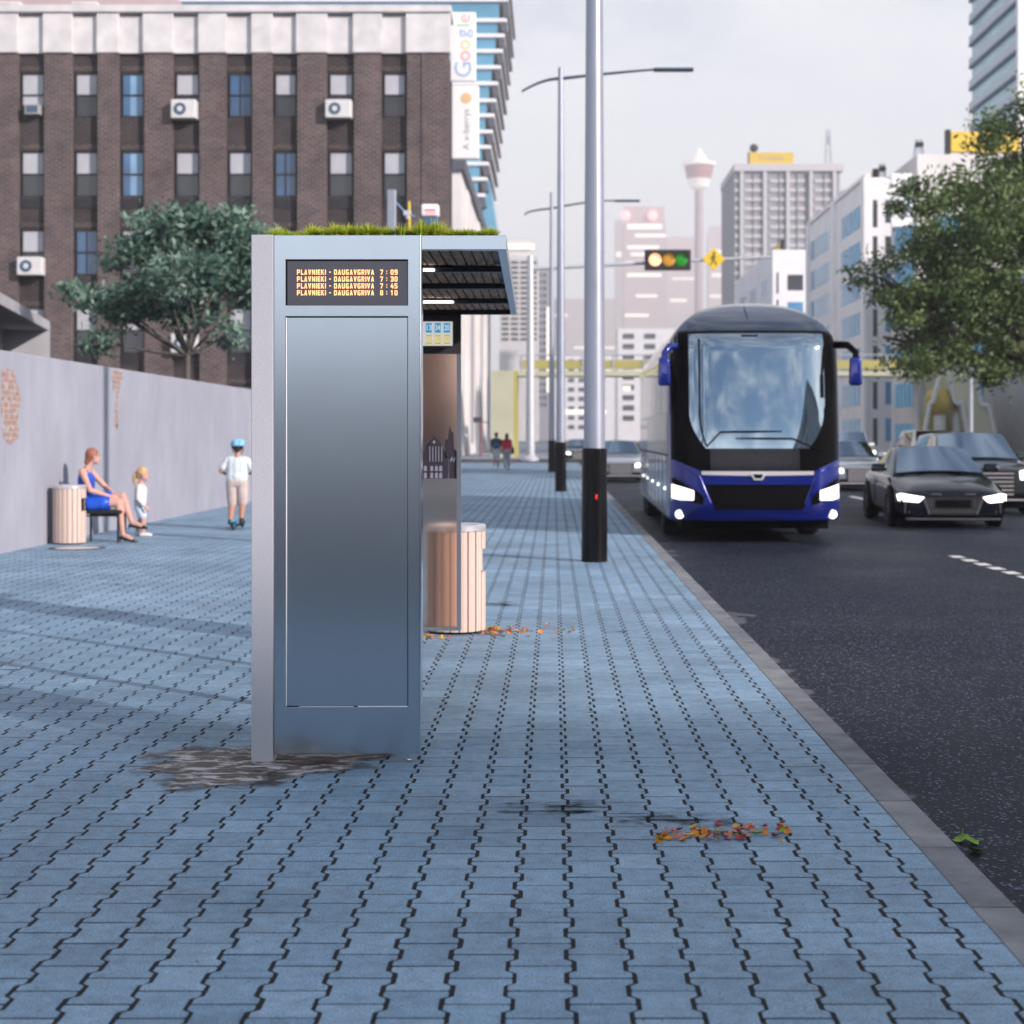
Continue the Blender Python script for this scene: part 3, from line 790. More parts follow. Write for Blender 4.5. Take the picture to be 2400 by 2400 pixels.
# ---------------------------------------------------------------- litter bins, leaves, lamp posts, signals, wall
m_plank = M('pale_timber', (.64, .50, .425), .55, var=.10, scale=2, stretch=(3, 3, .3), bump=.08, bscale=60)
m_lid = M('bin_lid_metal', (.72, .72, .75), .3, metal=.6, var=.05)
m_liner = M('bin_liner', (.03, .03, .032), .6)
def make_bin(label, loc, open_a, rz):
    t = thing('litter_bin', label, 'litter bin', loc, rz, 'round timber litter bins')
    n = 20; r = .222; da = 2 * math.pi / n
    g = MB()
    for k in range(n):
        a = k * da
        op = abs((a + math.pi) % (2 * math.pi) - math.pi) < da * 1.6
        segs = [(.02, .464), (.64, .775)] if op else [(.02, .775)]
        for z0, z1 in segs:
            a0, a1 = a - da / 2 + .022, a + da / 2 - .022
            poly = [(rr_ * math.cos(t_), rr_ * math.sin(t_)) for rr_, t_ in ((r - .022, a0), (r, a0), (r + .002, a), (r, a1), (r - .022, a1))]
            g.prism(poly, 'z', z0, z1)
    g.build('timber_slats', m_plank, t, bevel=.002)
    # liner with a cut at the mouth
    g = MB(); g.lathe([(.001, .025), (.190, .025), (.190, .455), (.145, .46), (.145, .65), (.190, .655), (.190, .77), (.001, .77)], 32)
    g.build('liner', m_liner, t, smooth=40)
    g = MB(); g.lathe([(.001, .782), (.150, .786), (.168, .822), (.215, .826), (.228, .815), (.228, .778), (.200, .776)], 48)
    g.build('lid', m_lid, t, smooth=35)
    return t
make_bin('round pale timber litter bin behind the glass end of the shelter', (-.747, 12.10, 0), 0, 0)
b2 = make_bin('round pale timber litter bin by the grey wall beside the seated woman', (-6.78, 22.1, 0), 0, 0)
g = MB()
hx = .205
g.box(hx, hx + .012, -.03, .03, .44, .46); g.box(hx, hx + .012, -.03, .03, .64, .66); g.box(hx, hx + .012, -.042, -.03, .44, .66); g.box(hx, hx + .012, .03, .042, .44, .66)
g.build('mouth_frame', m_liner, b2)

m_cover = M('cast_cover', (.62, .60, .60), .6, var=.15, scale=20); m_rim = M('cast_rim', (.05, .055, .065), .5)
t = thing('manhole_cover', 'round pale manhole cover with a dark rim in front of the wall-side bin', 'manhole cover', (-6.40, 21.2, 0))
g = MB(); g.lathe([(0.001, .006), (.30, .006), (.30, .001)], 40); g.build('cover', m_cover, t, smooth=30)
g = MB(); g.lathe([(.302, .001), (.302, .009), (.37, .009), (.375, .001)], 40); g.build('rim', m_rim, t, smooth=30)

# fallen leaves
leafc = {'orange': (.68, .24, .014), 'red': (.38, .045, .035), 'yellow': (.66, .40, .06), 'green': (.20, .36, .02), 'pink': (.52, .22, .24)}
leafm = {k: M('leaf_' + k, c, .5, var=.3, scale=40) for k, c in leafc.items()}
def leaf_mesh(kind, seed, L_=.05):
    rr_ = random.Random(seed); V = []; F = []
    prof = [0, .42, .75, .95, 1.0, .82, .5, .18, 0]
    n = len(prof); curl = rr_.uniform(.15, .9); cw = rr_.uniform(.2, .8)
    for i, p in enumerate(prof):
        u = i / (n - 1); jag = 1 + .12 * (-1) ** i
        wv = p * .32 * L_ * jag
        z = L_ * curl * (u - .5) ** 2 * 1.6
        for s_ in (-1, 0, 1):
            V.append((L_ * (u - .5), s_ * wv, z + abs(s_) * wv * cw + (.0 if s_ else 0)))
    for i in range(n - 1):
        for s_ in (0, 1): F.append((i * 3 + s_, i * 3 + s_ + 1, i * 3 + s_ + 4, i * 3 + s_ + 3))
    # stalk
    k = len(V); st = L_ * .45
    V += [(-L_ * .5, -.0008, V[1][2]), (-L_ * .5, .0008, V[1][2]), (-L_ * .5 - st, .0006, V[1][2] + .004), (-L_ * .5 - st, -.0006, V[1][2] + .004)]
    F.append((k, k + 1, k + 2, k + 3))
    zmin = min(v[2] for v in V)
    V = [(x, y, z - zmin) for x, y, z in V]
    me = bpy.data.meshes.new('fallen_leaf'); me.from_pydata(V, [], F); me.materials.append(leafm[kind])
    me.polygons.foreach_set('use_smooth', [True] * len(F)); return me
leaves = {k: [leaf_mesh(k, 11 * i + len(k)) for i in range(4)] for k in leafm}
def leaf(x, y, z, kind, s, where, grp, flat=.35):
    o = bpy.data.objects.new('fallen_leaf', random.choice(leaves[kind])); link(o)
    o.location = (x, y, z); o.scale = (s, s, s)
    o.rotation_euler = (random.gauss(0, flat), random.gauss(0, flat), random.uniform(0, 6.28))
    o['label'] = f'{kind} fallen leaf {where}'; o['category'] = 'leaf'; o['group'] = grp
kinds = ['orange'] * 5 + ['red'] * 6 + ['yellow'] * 4 + ['green'] * 3 + ['pink'] * 4
for k in range(74):
    px = random.gauss(1690, 68) if k % 3 else random.uniform(1535, 1845)
    px = min(max(px, 1530), 1850)
    py = random.gauss(1957 - (px - 1690) * .035, 8.5)
    Y = 5513 / (py - 1025)
    leaf(WX(px, Y), Y, .003 + random.uniform(0, .006), random.choice(kinds), random.uniform(.6, 1.0), 'in the little drift on the foreground paving', 'leaves drifted on the foreground paving')
for px, py in ((1545, 1973), (1566, 1969), (1560, 1964), (1842, 1948), (1846, 1957), (1835, 1941)):
    Y = 5513 / (py - 1025)
    leaf(WX(px, Y), Y, .004, 'orange', .95, 'in the little drift on the foreground paving', 'leaves drifted on the foreground paving', .5)
for k in range(95):
    if k < 50:
        px = random.gauss(1158, 20); py = random.gauss(1481, 5.5)
    elif k < 80: px = random.uniform(1130, 1345); py = random.gauss(1479, 6)
    else: px = random.uniform(992, 1060); py = random.gauss(1494, 2.2)
    px = max(px, 992 if py > 1490 else 1134)
    Y = 5513 / (py - 1025)
    x = WX(px, Y)
    if (x + .747) ** 2 + (Y - 12.1) ** 2 < .24 ** 2: Y = 12.1 - math.sqrt(max(.0001, .25 ** 2 - (x + .747) ** 2))
    leaf(x, Y, .003 + random.uniform(0, .014 if k < 50 else .004), random.choice(kinds), random.uniform(.7, 1.2), 'blown against the litter bin by the shelter', 'leaves blown around the litter bin')
for px, py, s in ((2255, 1970, 1.5), (2277, 1974, 1.5), (2283, 1996, 1.4)):
    Y = 3700 * 1.585 / (py - 1025)
    x = max(WX(px, Y), 1.53)
    o = bpy.data.objects.new('fallen_leaf', leaves['green'][1]); link(o); o.location = (x, Y, -.095); o.scale = (s, s * 1.4, s); o.rotation_euler = (.35, .2, random.uniform(0, 6))
    tag(o, 'bright green fallen leaf lying in the gutter against the kerb', 'leaf', 'green leaves in the gutter')

# lamp posts
m_pole = M('galvanised_pole', (.33, .36, .43), .42, metal=.5, var=.06, scale=2)
m_sleeve = M('black_sleeve', (.005, .005, .006), .22, var=.1, spec=.25)
m_arm = M('lamp_arm_dark', (.07, .10, .15), .4, metal=.4, var=.1)
def lamp_post(label, x, y, H, arms, sleeve=1.357, s=1.0, z0=0.0):
    t = thing('street_lamp', label, 'street lamp', (x, y, z0), 0, 'lamp posts along the footway')
    g = MB(); g.tube([(0, 0, 0.0), (0, 0, sleeve), (0, 0, sleeve + .004)], [.158 * s, .150 * s, .135 * s], 28); g.build('base_sleeve', m_sleeve, t, smooth=40)
    g = MB(); g.tube([(0, 0, sleeve - .05), (0, 0, H * .35), (0, 0, H)], [.128 * s, .118 * s, .072 * s], 28); g.build('pole', m_pole, t, smooth=40)
    for pts in arms:
        P3 = [Vector(p) for p in pts]; q_ = []
        for k in range(13):      # smooth bend through the three points
            u = k / 12; q_.append(P3[0] * (1 - u) * (1 - 2 * u) + P3[1] * 4 * u * (1 - u) + P3[2] * u * (2 * u - 1))
        a = MB().tube(q_, [.045 - .0012 * k for k in range(13)], 10).build('lamp_arm', m_arm, t, smooth=60)
        e = Vector(pts[-1]); dx = 1 if e.x > 0 else -1
        if dx < 0: continue
        MB().box(min(e.x, e.x + dx * 1.1), max(e.x, e.x + dx * 1.1), e.y - .12, e.y + .12, e.z - .045, e.z + .035).build('lamp_head', m_arm, a, bevel=.02)
    return t
hA = 11.2
lamp_post('nearest tall grey lamp post, its thick black foot standing in front of the coach', .487, 18.95, hA + .4, [[(0, 0, hA), (1.2, 0, hA + .2), (2.7, 0, hA + .3)], [(0, 0, hA - .1), (-.9, 0, hA - .3), (-1.4, 0, hA - .55)]])
lamp_post('second grey lamp post along the footway with a black foot and long curved arm', .19, 43.4, 11.65, [[(0, 0, 11.35), (1.2, 0, 11.48), (2.55, 0, 11.60)], [(0, 0, 11.35), (-.5, 0, 11.27), (-1.07, 0, 11.0)]])
lamp_post('third and farthest grey lamp post along the footway with a black foot', -.09, 68.0, 12.05, [[(0, 0, 11.35), (1.6, 0, 11.62), (2.7, 0, 11.68)], [(0, 0, 11.35), (-.9, 0, 11.22), (-1.15, 0, 11.05)]])
# small red reflector on the nearest foot, its glint put in as emission
m_spark = M('marker_lamp', (.9, .95, 1), .2, var=0, emis=(.95, .97, 1), estr=2.5)
m_redl = M('red_lens', (.5, .02, .01), .2, var=0, emis=(.9, .03, .01), estr=.7)
t = thing('reflector', 'small red reflector on the black foot of the nearest lamp post', 'reflector', (.487, 18.95, 0))
MB().ball((.02, -.150, .78), (.014, .010, .032), 12, 8).build('lens', m_redl, t, smooth=180)
MB().box(.012, .028, -.151, -.13, .74, .82).build('mount', m_sleeve, t)

# grey wall along the footway
wm, nt, b = new_mat('rendered_wall'); L = nt.links
tc = N(nt, 'ShaderNodeTexCoord')
mpp = N(nt, 'ShaderNodeMapping'); mpp.inputs['Scale'].default_value = (1, 1.0, .55); L.new(tc.outputs['Object'], mpp.inputs['Vector'])
nz = N(nt, 'ShaderNodeTexNoise'); nz.inputs['Scale'].default_value = 1.3; nz.inputs['Detail'].default_value = 9; nz.inputs['Roughness'].default_value = .62; L.new(mpp.outputs[0], nz.inputs['Vector'])
cr = N(nt, 'ShaderNodeValToRGB'); e = cr.color_ramp.elements
e[0].position = .3; e[0].color = (.31, .325, .38, 1); e[1].position = .72; e[1].color = (.41, .42, .485, 1)
L.new(nz.outputs['Fac'], cr.inputs['Fac'])
# dark vertical run-off streaks
mp2 = N(nt, 'ShaderNodeMapping'); mp2.inputs['Scale'].default_value = (1, 3.2, .45); L.new(tc.outputs['Object'], mp2.inputs['Vector'])
nz2 = N(nt, 'ShaderNodeTexNoise'); nz2.inputs['Scale'].default_value = 1.4; nz2.inputs['Detail'].default_value = 6; L.new(mp2.outputs[0], nz2.inputs['Vector'])
st = N(nt, 'ShaderNodeMapRange'); st.inputs['From Min'].default_value = .66; st.inputs['From Max'].default_value = .78; st.inputs['To Max'].default_value = .6; L.new(nz2.outputs['Fac'], st.inputs['Value'])
mx = N(nt, 'ShaderNodeMix', data_type='RGBA'); L.new(st.outputs[0], mx.inputs[0]); L.new(cr.outputs[0], mx.inputs[6]); mx.inputs[7].default_value = (.16, .16, .18, 1)
L.new(mx.outputs[2], b.inputs['Base Color']); b.inputs['Roughness'].default_value = .85
bp = N(nt, 'ShaderNodeBump'); bp.inputs['Strength'].default_value = .3; bp.inputs['Distance'].default_value = .02; L.new(nz.outputs['Fac'], bp.inputs['Height']); L.new(bp.outputs[0], b.inputs['Normal'])
WXP = -7.08
t = thing('boundary_wall', 'long grey rendered wall with patches of bare brick running along the footway', 'wall', (WXP, 20, 0))
Ow = tuple(t.location)
MB().box(WXP - .22, WXP, 9, 47, -.02, 2.61).build('wall_body', wm, t, bevel=.012, off=Ow)
bm_, nt, b = new_mat('bare_brick'); L = nt.links
tc = N(nt, 'ShaderNodeTexCoord'); sp = N(nt, 'ShaderNodeSeparateXYZ'); L.new(tc.outputs['Object'], sp.inputs[0])
cb = N(nt, 'ShaderNodeCombineXYZ'); L.new(sp.outputs[1], cb.inputs[0]); L.new(sp.outputs[2], cb.inputs[1])
br = N(nt, 'ShaderNodeTexBrick'); br.inputs['Scale'].default_value = 1; br.inputs['Brick Width'].default_value = .20; br.inputs['Row Height'].default_value = .078; br.inputs['Mortar Size'].default_value = .012
br.inputs['Color1'].default_value = (.40, .20, .14, 1); br.inputs['Color2'].default_value = (.33, .21, .17, 1); br.inputs['Mortar'].default_value = (.34, .32, .32, 1)
L.new(cb.outputs[0], br.inputs['Vector']); 
nz = N(nt, 'ShaderNodeTexNoise'); nz.inputs['Scale'].default_value = 9; nz.inputs['Detail'].default_value = 6; L.new(tc.outputs['Object'], nz.inputs['Vector'])
mx = N(nt, 'ShaderNodeMix', data_type='RGBA'); mr = N(nt, 'ShaderNodeMapRange'); mr.inputs['From Min'].default_value = .5; mr.inputs['From Max'].default_value = .62; L.new(nz.outputs['Fac'], mr.inputs['Value'])
L.new(mr.outputs[0], mx.inputs[0]); L.new(br.outputs['Color'], mx.inputs[6]); mx.inputs[7].default_value = (.42, .38, .37, 1)
L.new(mx.outputs[2], b.inputs['Base Color']); b.inputs['Roughness'].default_value = .9
def wall_patch(pts, seed):
    # pts in photograph pixels on the wall plane -> real (y,z) on the wall
    rr_ = random.Random(seed); P = []
    for i in range(len(pts)):
        a, c = pts[i], pts[(i + 1) % len(pts)]
        for k in range(5):
            u = k / 5
            px = a[0] + (c[0] - a[0]) * u + rr_.gauss(0, 2.0); py = a[1] + (c[1] - a[1]) * u + rr_.gauss(0, 3)
            Y = WXP * FPX / (px - CX); P.append((Y, WZ(py, Y)))
    g = MB(); g.prism(P, 'x', WXP - .02, WXP + .006); return g.build('bare_brick_patch', bm_, t, off=Ow)
wall_patch([(4, 862), (30, 868), (44, 905), (46, 960), (40, 1030), (20, 1046), (6, 1030), (2, 960)], 3)
wall_patch([(264, 874), (288, 872), (284, 892), (277, 908), (276, 1000), (270, 1005), (268, 985), (271, 915), (262, 908)], 5)
# ---------------------------------------------------------------- office block on the other side of the road, level with and behind the camera:
# unseen block, added and sized to throw its shade over the foreground
m_off = M('shade_block_render', (.34, .35, .38), .8, var=.1, scale=.3)
m_offw = M('helper_block_window', (.05, .06, .08), .1, var=.2, scale=.5)
ob = thing('shade_block', 'unseen grey office block added behind the viewpoint to shade the near paving', 'building', (34, -44, 0)); Oo = tuple(ob.location)
MB().box(28.5, 62, -64, -24, -.1, 19.2).build('wall', m_off, ob, off=Oo)
for k in range(5):
    MB().box(28.44, 28.6, -62, -26, 2.0 + k * 3.5, 3.9 + k * 3.5).build('window', m_offw, ob, off=Oo)
MB().box(28.2, 62.3, -64.3, -23.7, 19.21, 19.8).build('parapet', m_off, ob, off=Oo)

# unseen low terrace, added to darken what shelter panel and coach reflect
m_ter = M('helper_terrace_brick', (.12, .10, .10), .85, var=.2, scale=.4); m_tro = M('helper_terrace_roof', (.07, .075, .085), .7, var=.2)
for k in range(7):
    x0 = -66 + k * 19; hh = 7.6 + [0, 1.2, .5, 1.6, .3, 1.0, .6][k]
    t = thing('helper_terrace', 'unseen dark brick terrace house added behind the viewpoint to darken reflections', 'house', (x0 + 9, -165, 0), 0, 'unseen terrace houses added for reflections')
    MB().box(-9.3, 9.3, -6, 0, -.1, hh).build('wall', m_ter, t)
    MB().prism([(-6.3, hh + .01), (.3, hh + .01), (-3, hh + 3.0)], 'x', -9.4, 9.4).build('roof', m_tro, t)
    for q in range(4):
        for z in (1.2, 4.6): MB().box(-7.5 + q * 4.2, -5.6 + q * 4.2, -.1, .04, z, z + 1.7).build('window', m_offw, t)
# ---------------------------------------------------------------- coach
m_blue = M('blue_paint', (.006, .018, .22), .16, metal=.35, var=.04, coat=1.0)
m_navy = M('dark_blue_roof', (.018, .036, .075), .16, metal=.35, var=.05, coat=1.0)
m_side = M('silver_side_paint', (.40, .42, .48), .25, metal=.5, var=.06, coat=.6)
m_blk = M('gloss_black', (.004, .004, .005), .08, var=0, spec=.03)
m_mblk = M('matt_black', (.004, .004, .005), .6, var=.1, spec=.03)
m_ws = M('coated_windscreen', (.38, .47, .55), .025, metal=1.0, var=0, rvar=0)
m_sglass = M('dark_side_glass', (.25, .28, .32), .03, metal=1.0, var=0, rvar=0)
m_chrome = M('chrome', (.92, .92, .94), .18, metal=.55, var=0, rvar=0)
m_hl = M('headlamp_glow', (.9, .9, .88), .2, var=0, emis=(1.0, .965, .92), estr=1.6)
m_hl2 = M('headlamp_bright', (.9, .9, .88), .2, var=0, emis=(1.0, .98, .95), estr=2.6)
m_tyre = M('tyre_rubber', (.008, .008, .009), .75, var=.15, scale=20)
m_rimm = M('alloy_rim', (.30, .31, .33), .3, metal=.9, var=.05)
m_ret = M('reflector_white', (.85, .85, .85), .2, var=0)

bx, by = 3.02, 23.35
bus = thing('coach', 'blue touring coach with dark roof and lit headlamps driving toward the shelter', 'coach', (bx, by, RZ), R(-.9))
HW, ZB0, ZS = 1.275, .35, 2.86
def ztop(x):
    u = min(1, abs(x) / HW)
    return ZS + (3.70 - ZS) * (1 - u ** 2.35) ** (1 / 1.9)
def fy(x, z):
    u = abs(x) / HW
    y = .10 * u ** 2 + .34 * u ** 7
    if z > 1.15: y += .26 * ((z - 1.15) / 1.95) ** 1.25
    if z > 2.95: y += 1.15 * ((z - 2.95) / .75) ** 2.0
    if z < .62: y += .10 * ((.62 - z) / .27) ** 2
    return y
xs = [-HW * math.cos(math.pi * i / 48) for i in range(49)]
xs = [HW * (abs(t / HW) ** .85) * (1 if t > 0 else -1) if abs(t) > 1e-9 else 0 for t in xs]
NV = 56
def zblue(x):
    u = abs(x)
    if u < .80: return 1.075
    return 1.075 + (u - .80) / .475 * .20
V = []; F = []; MI = []
for i, x in enumerate(xs):
    zt = ztop(x)
    for j in range(NV + 1):
        z = ZB0 + (zt - ZB0) * (j / NV)
        V.append((x, fy(x, z), z))
for i in range(48):
    for j in range(NV):
        a = i * (NV + 1) + j
        F.append((a, a + NV + 1, a + NV + 2, a + 1))
        zc = sum(V[k][2] for k in F[-1]) / 4
        xc_ = sum(V[k][0] for k in F[-1]) / 4
        MI.append(1 if zc > 2.6 else 0)
LEN = 12.2
# body tube: border (left side up, over the roof, right side down) swept to the rear
border = [j for j in range(NV + 1)] + [i * (NV + 1) + NV for i in range(1, 49)] + [48 * (NV + 1) + j for j in range(NV - 1, -1, -1)]
prev = border
for yy in (1.6, 4, 8, LEN - .25, LEN):
    cur = []
    k = 1.0 if yy < LEN - .01 else .94
    for b0 in border:
        p = V[b0]
        V.append((p[0] * k, yy, p[2] if k == 1 else .35 + (p[2] - .35) * .97)); cur.append(len(V) - 1)
    for q in range(len(border) - 1):
        F.append((prev[q], prev[q + 1], cur[q + 1], cur[q]))
        p = V[border[q]]
        MI.append(1 if p[2] > 2.75 else 2)
    prev = cur
F.append(tuple(prev)); MI.append(1)
F.append((prev[0], prev[-1], border[-1], border[0])); MI.append(2)
g = MB(); g.v = V; g.f = F; g.m = MI
g.build('body', [m_blue, m_navy, m_side], bus, smooth=42)

def skin(name, zlo, zhi, xl, xr_, mat, off=.006, nx=26, nz=26, parent=bus, thick=.03, smooth=50, label=None):
    # panel lying on the curved front skin; xl/xr_ functions of z, zlo/zhi functions of u in 0..1
    V = []; F = []
    fn = lambda f, t: f(t) if callable(f) else f
    for layer in (0, 1):
        for i in range(nx + 1):
            u = i / nx
            z0, z1 = fn(zlo, u), fn(zhi, u)
            for j in range(nz + 1):
                z = z0 + (z1 - z0) * j / nz
                l, r_ = fn(xl, z), fn(xr_, z)
                x = l + (r_ - l) * u
                V.append((x, fy(x, z) - off + layer * thick, z))
    W_ = nz + 1; n = (nx + 1) * W_
    for i in range(nx):
        for j in range(nz):
            a = i * W_ + j
            F.append((a, a + W_, a + W_ + 1, a + 1)); F.append((n + a, n + a + 1, n + a + W_ + 1, n + a + W_))
    for i in range(nx):
        for a in (i * W_, i * W_ + nz): F.append((a, a + W_, n + a + W_, n + a))
    for j in range(nz):
        for a in (j, nx * W_ + j): F.append((a, a + 1, n + a + 1, n + a))
    g = MB(); g.v = V; g.f = F; g.m = [0] * len(F)
    return g.build(name, mat, parent, smooth=smooth, label=label)
XU = lambda u: -1.262 + 2.524 * u
skin('front_mask', lambda u: zblue(XU(u)) + .0, lambda u: min(3.20, ztop(XU(u)) - .02), -1.262, 1.262, m_blk, .005, 40, 30)
def wl(z): return -1.00 + (.0 if z > 1.95 else .24 * ((1.95 - z) / .53) ** 1.8)
ws = skin('windscreen', 1.425, 3.15, wl, lambda z: -wl(z) + (.02 if z > 2 else 0), m_ws, .010, 30, 30)
skin('lower_mask', 1.10, 1.415, -.70, .62, M('smoked_panel', (.010, .010, .015), .25, var=.1), .010, 20, 6)
# dark seal line and sun-visor slot
skin('screen_seal', 1.45, 3.07, lambda z: -.865 + .10 * max(0, (1.95 - z) / .5) ** 2, lambda z: -.838 + .10 * max(0, (1.95 - z) / .5) ** 2, m_mblk, .016, 2, 30, parent=ws)
skin('sensor_strip', 3.105, 3.128, -.22, .03, m_mblk, .016, 4, 2, parent=ws)
skin('roof_antenna_base', 3.4, 3.62, -.085, -.075, m_mblk, .02, 2, 6)
# interior pillar and mirror shapes seen in the right edge of the screen
skin('interior_mirror', 2.18, 2.52, .955, 1.01, m_mblk, .018, 3, 8, parent=ws)
skin('interior_mirror', 2.50, 2.95, lambda z: .965 + .10 * (z - 2.5), lambda z: 1.0 + .10 * (z - 2.5), m_mblk, .018, 3, 8, parent=ws)
# wipers
def on(x, z, o=.03): return (x, fy(x, z) - o, z)
for pa, pb, pc in (((-.76, 1.45), (-.55, 1.67), (.36, 1.68)), ((.95, 1.38), (.52, 1.57), (-.33, 1.575))):
    wv = MB(); wv.tube([on(*pa), on(*pb)], .012, 8); wv.tube([on(*pb), on((pb[0] + pc[0]) / 2, (pb[1] + pc[1]) / 2), on(*pc)], [.014, .016, .008], 8)
    wv.build('wiper', m_mblk, bus, smooth=60)
# chrome bar with shield
skin('chrome_bar', lambda u: 1.035 - .012 * math.sin(math.pi * u), lambda u: 1.088, -.83, .83, m_chrome, .022, 24, 3)
g = MB(); g.prism([(-.13, 1.06), (.13, 1.06), (.06, .955), (-.06, .955)], 'y', fy(0, 1) - .035, fy(0, 1) + .01); em = g.build('badge', m_chrome, bus, bevel=.006)
g = MB(); g.prism([(-.075, 1.045), (.075, 1.045), (.045, .985), (-.045, .985)], 'y', fy(0, 1) - .040, fy(0, 1) - .02); g.build('badge_field', m_mblk, em)
skin('front_grille', .515, .885, lambda z: -.79 + (.885 - z) * .46, lambda z: .84 - (.885 - z) * .46, m_mblk, .004, 20, 10)
skin('grille_frame', .888, .905, -.80, .85, m_blue, .03, 16, 2)
# bumper lip with number plate recess
skin('bumper_lip', .36, .385, -1.18, 1.18, m_blue, .035, 30, 2, thick=.06)
skin('bumper_step', .495, .512, -.63, .69, m_blue, .022, 20, 2)
skin('bumper_panel', .40, .49, -.26, .30, m_blue, .018, 10, 3)
# lamps
for s_ in (-1, 1):
    # dark lamp housing swept up to the outside
    a, c_ = (-1.255, -.80) if s_ < 0 else (.80, 1.255)
    lo = (lambda u: .56 + .06 * u) if s_ > 0 else (lambda u: .62 - .06 * u)
    lo2 = (lambda u: .585 + .10 * (1 - u if s_ < 0 else u))
    hi2 = (lambda u: .70 + .30 * ((1 - u) if s_ < 0 else u) ** .8)
    hs = skin('headlamp_housing', lo2, hi2, a, c_, m_blk, .006, 16, 8)
    x0_, x1_ = (-1.255, -.94) if s_ < 0 else (.93, 1.255)
    skin('headlamp', lambda u: .655, lambda u: .80 + .09 * (((1 - u) if s_ < 0 else u)), x0_, x1_, m_hl, .014, 10, 6, parent=hs)
    skin('headlamp_brow', lambda u: hi2(u) + .004, lambda u: hi2(u) + .026, a, c_, m_blue, .028, 12, 2)
    skin('headlamp_trim', lambda u: lo2(u) - .025, lambda u: lo2(u) - .004, a, c_, m_blue, .024, 12, 2)
    xf = 1.14 * s_
    g = MB(); g.lathe([(.001, -.012), (.055, -.008), (.066, .0), (.066, .05)], 24, (xf, fy(xf, .44) - .035, .44), 'y'); g.build('fog_lamp', m_hl, bus, smooth=40)
    # cheek crease running down from the beltline
    for (za, zb, xa, xb) in ((1.255, 1.02, 1.262, .86), (1.02, .62, .86, .70)):
        pts = [on((xa + (xb - xa) * t_) * s_, za + (zb - za) * t_, .004) for t_ in (0, .25, .5, .75, 1)]
        MB().tube(pts, [.014] * 5, 8).build('cheek_crease', m_blue, bus, smooth=60)
# mirrors
def mirror(s_):
    pts = [(1.20 * s_, .42, 2.98), (1.36 * s_, .26, 2.97), (1.47 * s_, .17, 2.86), (1.47 * s_, .16, 2.70)] if s_ > 0 else [(1.20 * s_, .42, 2.96), (1.30 * s_, .30, 2.95), (1.37 * s_, .26, 2.85), (1.37 * s_, .26, 2.70)]
    a = MB().tube(pts, [.060, .055, .05, .045], 14).build('mirror_arm', m_mblk if s_ > 0 else m_blue, bus, smooth=60)
    x = pts[-1][0]; y = pts[-1][1]
    g = MB(); g.box(x - .10, x + .10, y - .06, y + .12, 2.36, 2.80, top=(.015, .01))
    h = g.build('mirror_housing', m_blue, a, smooth=180, bevel=.055, seg=4)
    MB().box(x - .07, x + .07, y + .121, y + .126, 2.42, 2.72).build('mirror_glass', m_chrome, h)
mirror(-1); mirror(1)
# side windows, panel seams, side lamps
sd = MB()
for k in range(6):
    y0 = 1.0 + k * 1.82
    for s_ in (-1,):
        f = MB().box(-HW - .006, -HW + .01, y0, y0 + 1.76, 1.98, 2.80).build('side_window', m_sglass, bus, bevel=.004)
    MB().box(HW - .01, HW + .006, y0, y0 + 1.76, 1.98, 2.80).build('side_window', m_sglass, bus, bevel=.004)
for k in range(8):
    y0 = 1.3 + k * 1.3
    MB().box(-HW - .004, -HW + .01, y0, y0 + .012, .42, 1.28).build('locker_seam', m_mblk, bus)
MB().box(-HW - .005, -HW + .01, .95, 11.8, 1.30, 1.325).build('side_moulding', m_mblk, bus)
MB().box(-HW - .006, -HW + .01, .60, .64, .5, 2.1).build('door_seam', m_mblk, bus)
for k in range(5):
    MB().ball((-HW - .004, 1.8 + k * 2.1, .78), (.02, .045, .03), 10, 6).build('side_marker', m_hl, bus, smooth=180)
MB().box(-HW - .012, -HW + .01, 2.0, 2.18, 1.22, 1.30).build('door_handle', m_ret, bus, bevel=.006)
# wheels
def wheel(T, x, y, r, w_, out, rimm=None, spokes=8):
    g = MB(); h = w_ / 2
    g.lathe([(r * .58, -h * .8), (r * .62, -h), (r * .92, -h), (r * .985, -h * .82), (r, -h * .6), (r, h * .6), (r * .985, h * .82), (r * .92, h), (r * .62, h), (r * .58, h * .8)], 36, (x, y, r), 'x')
    t_ = g.build('wheel', m_tyre, T, smooth=50)
    g = MB(); xo = x + out * h * .55
    g.lathe([(.001, 0), (r * .56, 0), (r * .60, out * h * .35), (r * .60, -out * h * 1.0)], 30, (xo, y, r), 'x')
    for k in range(spokes):
        a = 2 * math.pi * k / spokes
        p0 = (xo + out * .02, y + r * .12 * math.cos(a), r + r * .12 * math.sin(a)); p1 = (xo + out * .02, y + r * .54 * math.cos(a), r + r * .54 * math.sin(a))
        g.tube([p0, p1], r * .05, 6)
    g.lathe([(.001, out * .03), (r * .14, out * .025), (r * .16, 0)], 20, (xo, y, r), 'x')
    g.build('rim', rimm or m_rimm, t_, smooth=40)
for s_ in (-1, 1):
    for y in (2.65, 8.9, 10.2):
        wheel(bus, (HW - .17) * s_, y, .51, .32, s_)
        g = MB(); g.lathe([(.001, 0), (.60, 0), (.60, -.3 * s_)], 30, (HW * s_ + .004 * s_, y, .52), 'x'); 
MB().box(-1.1, 1.1, .4, 11.8, .22, .40).build('underbody', m_mblk, bus)
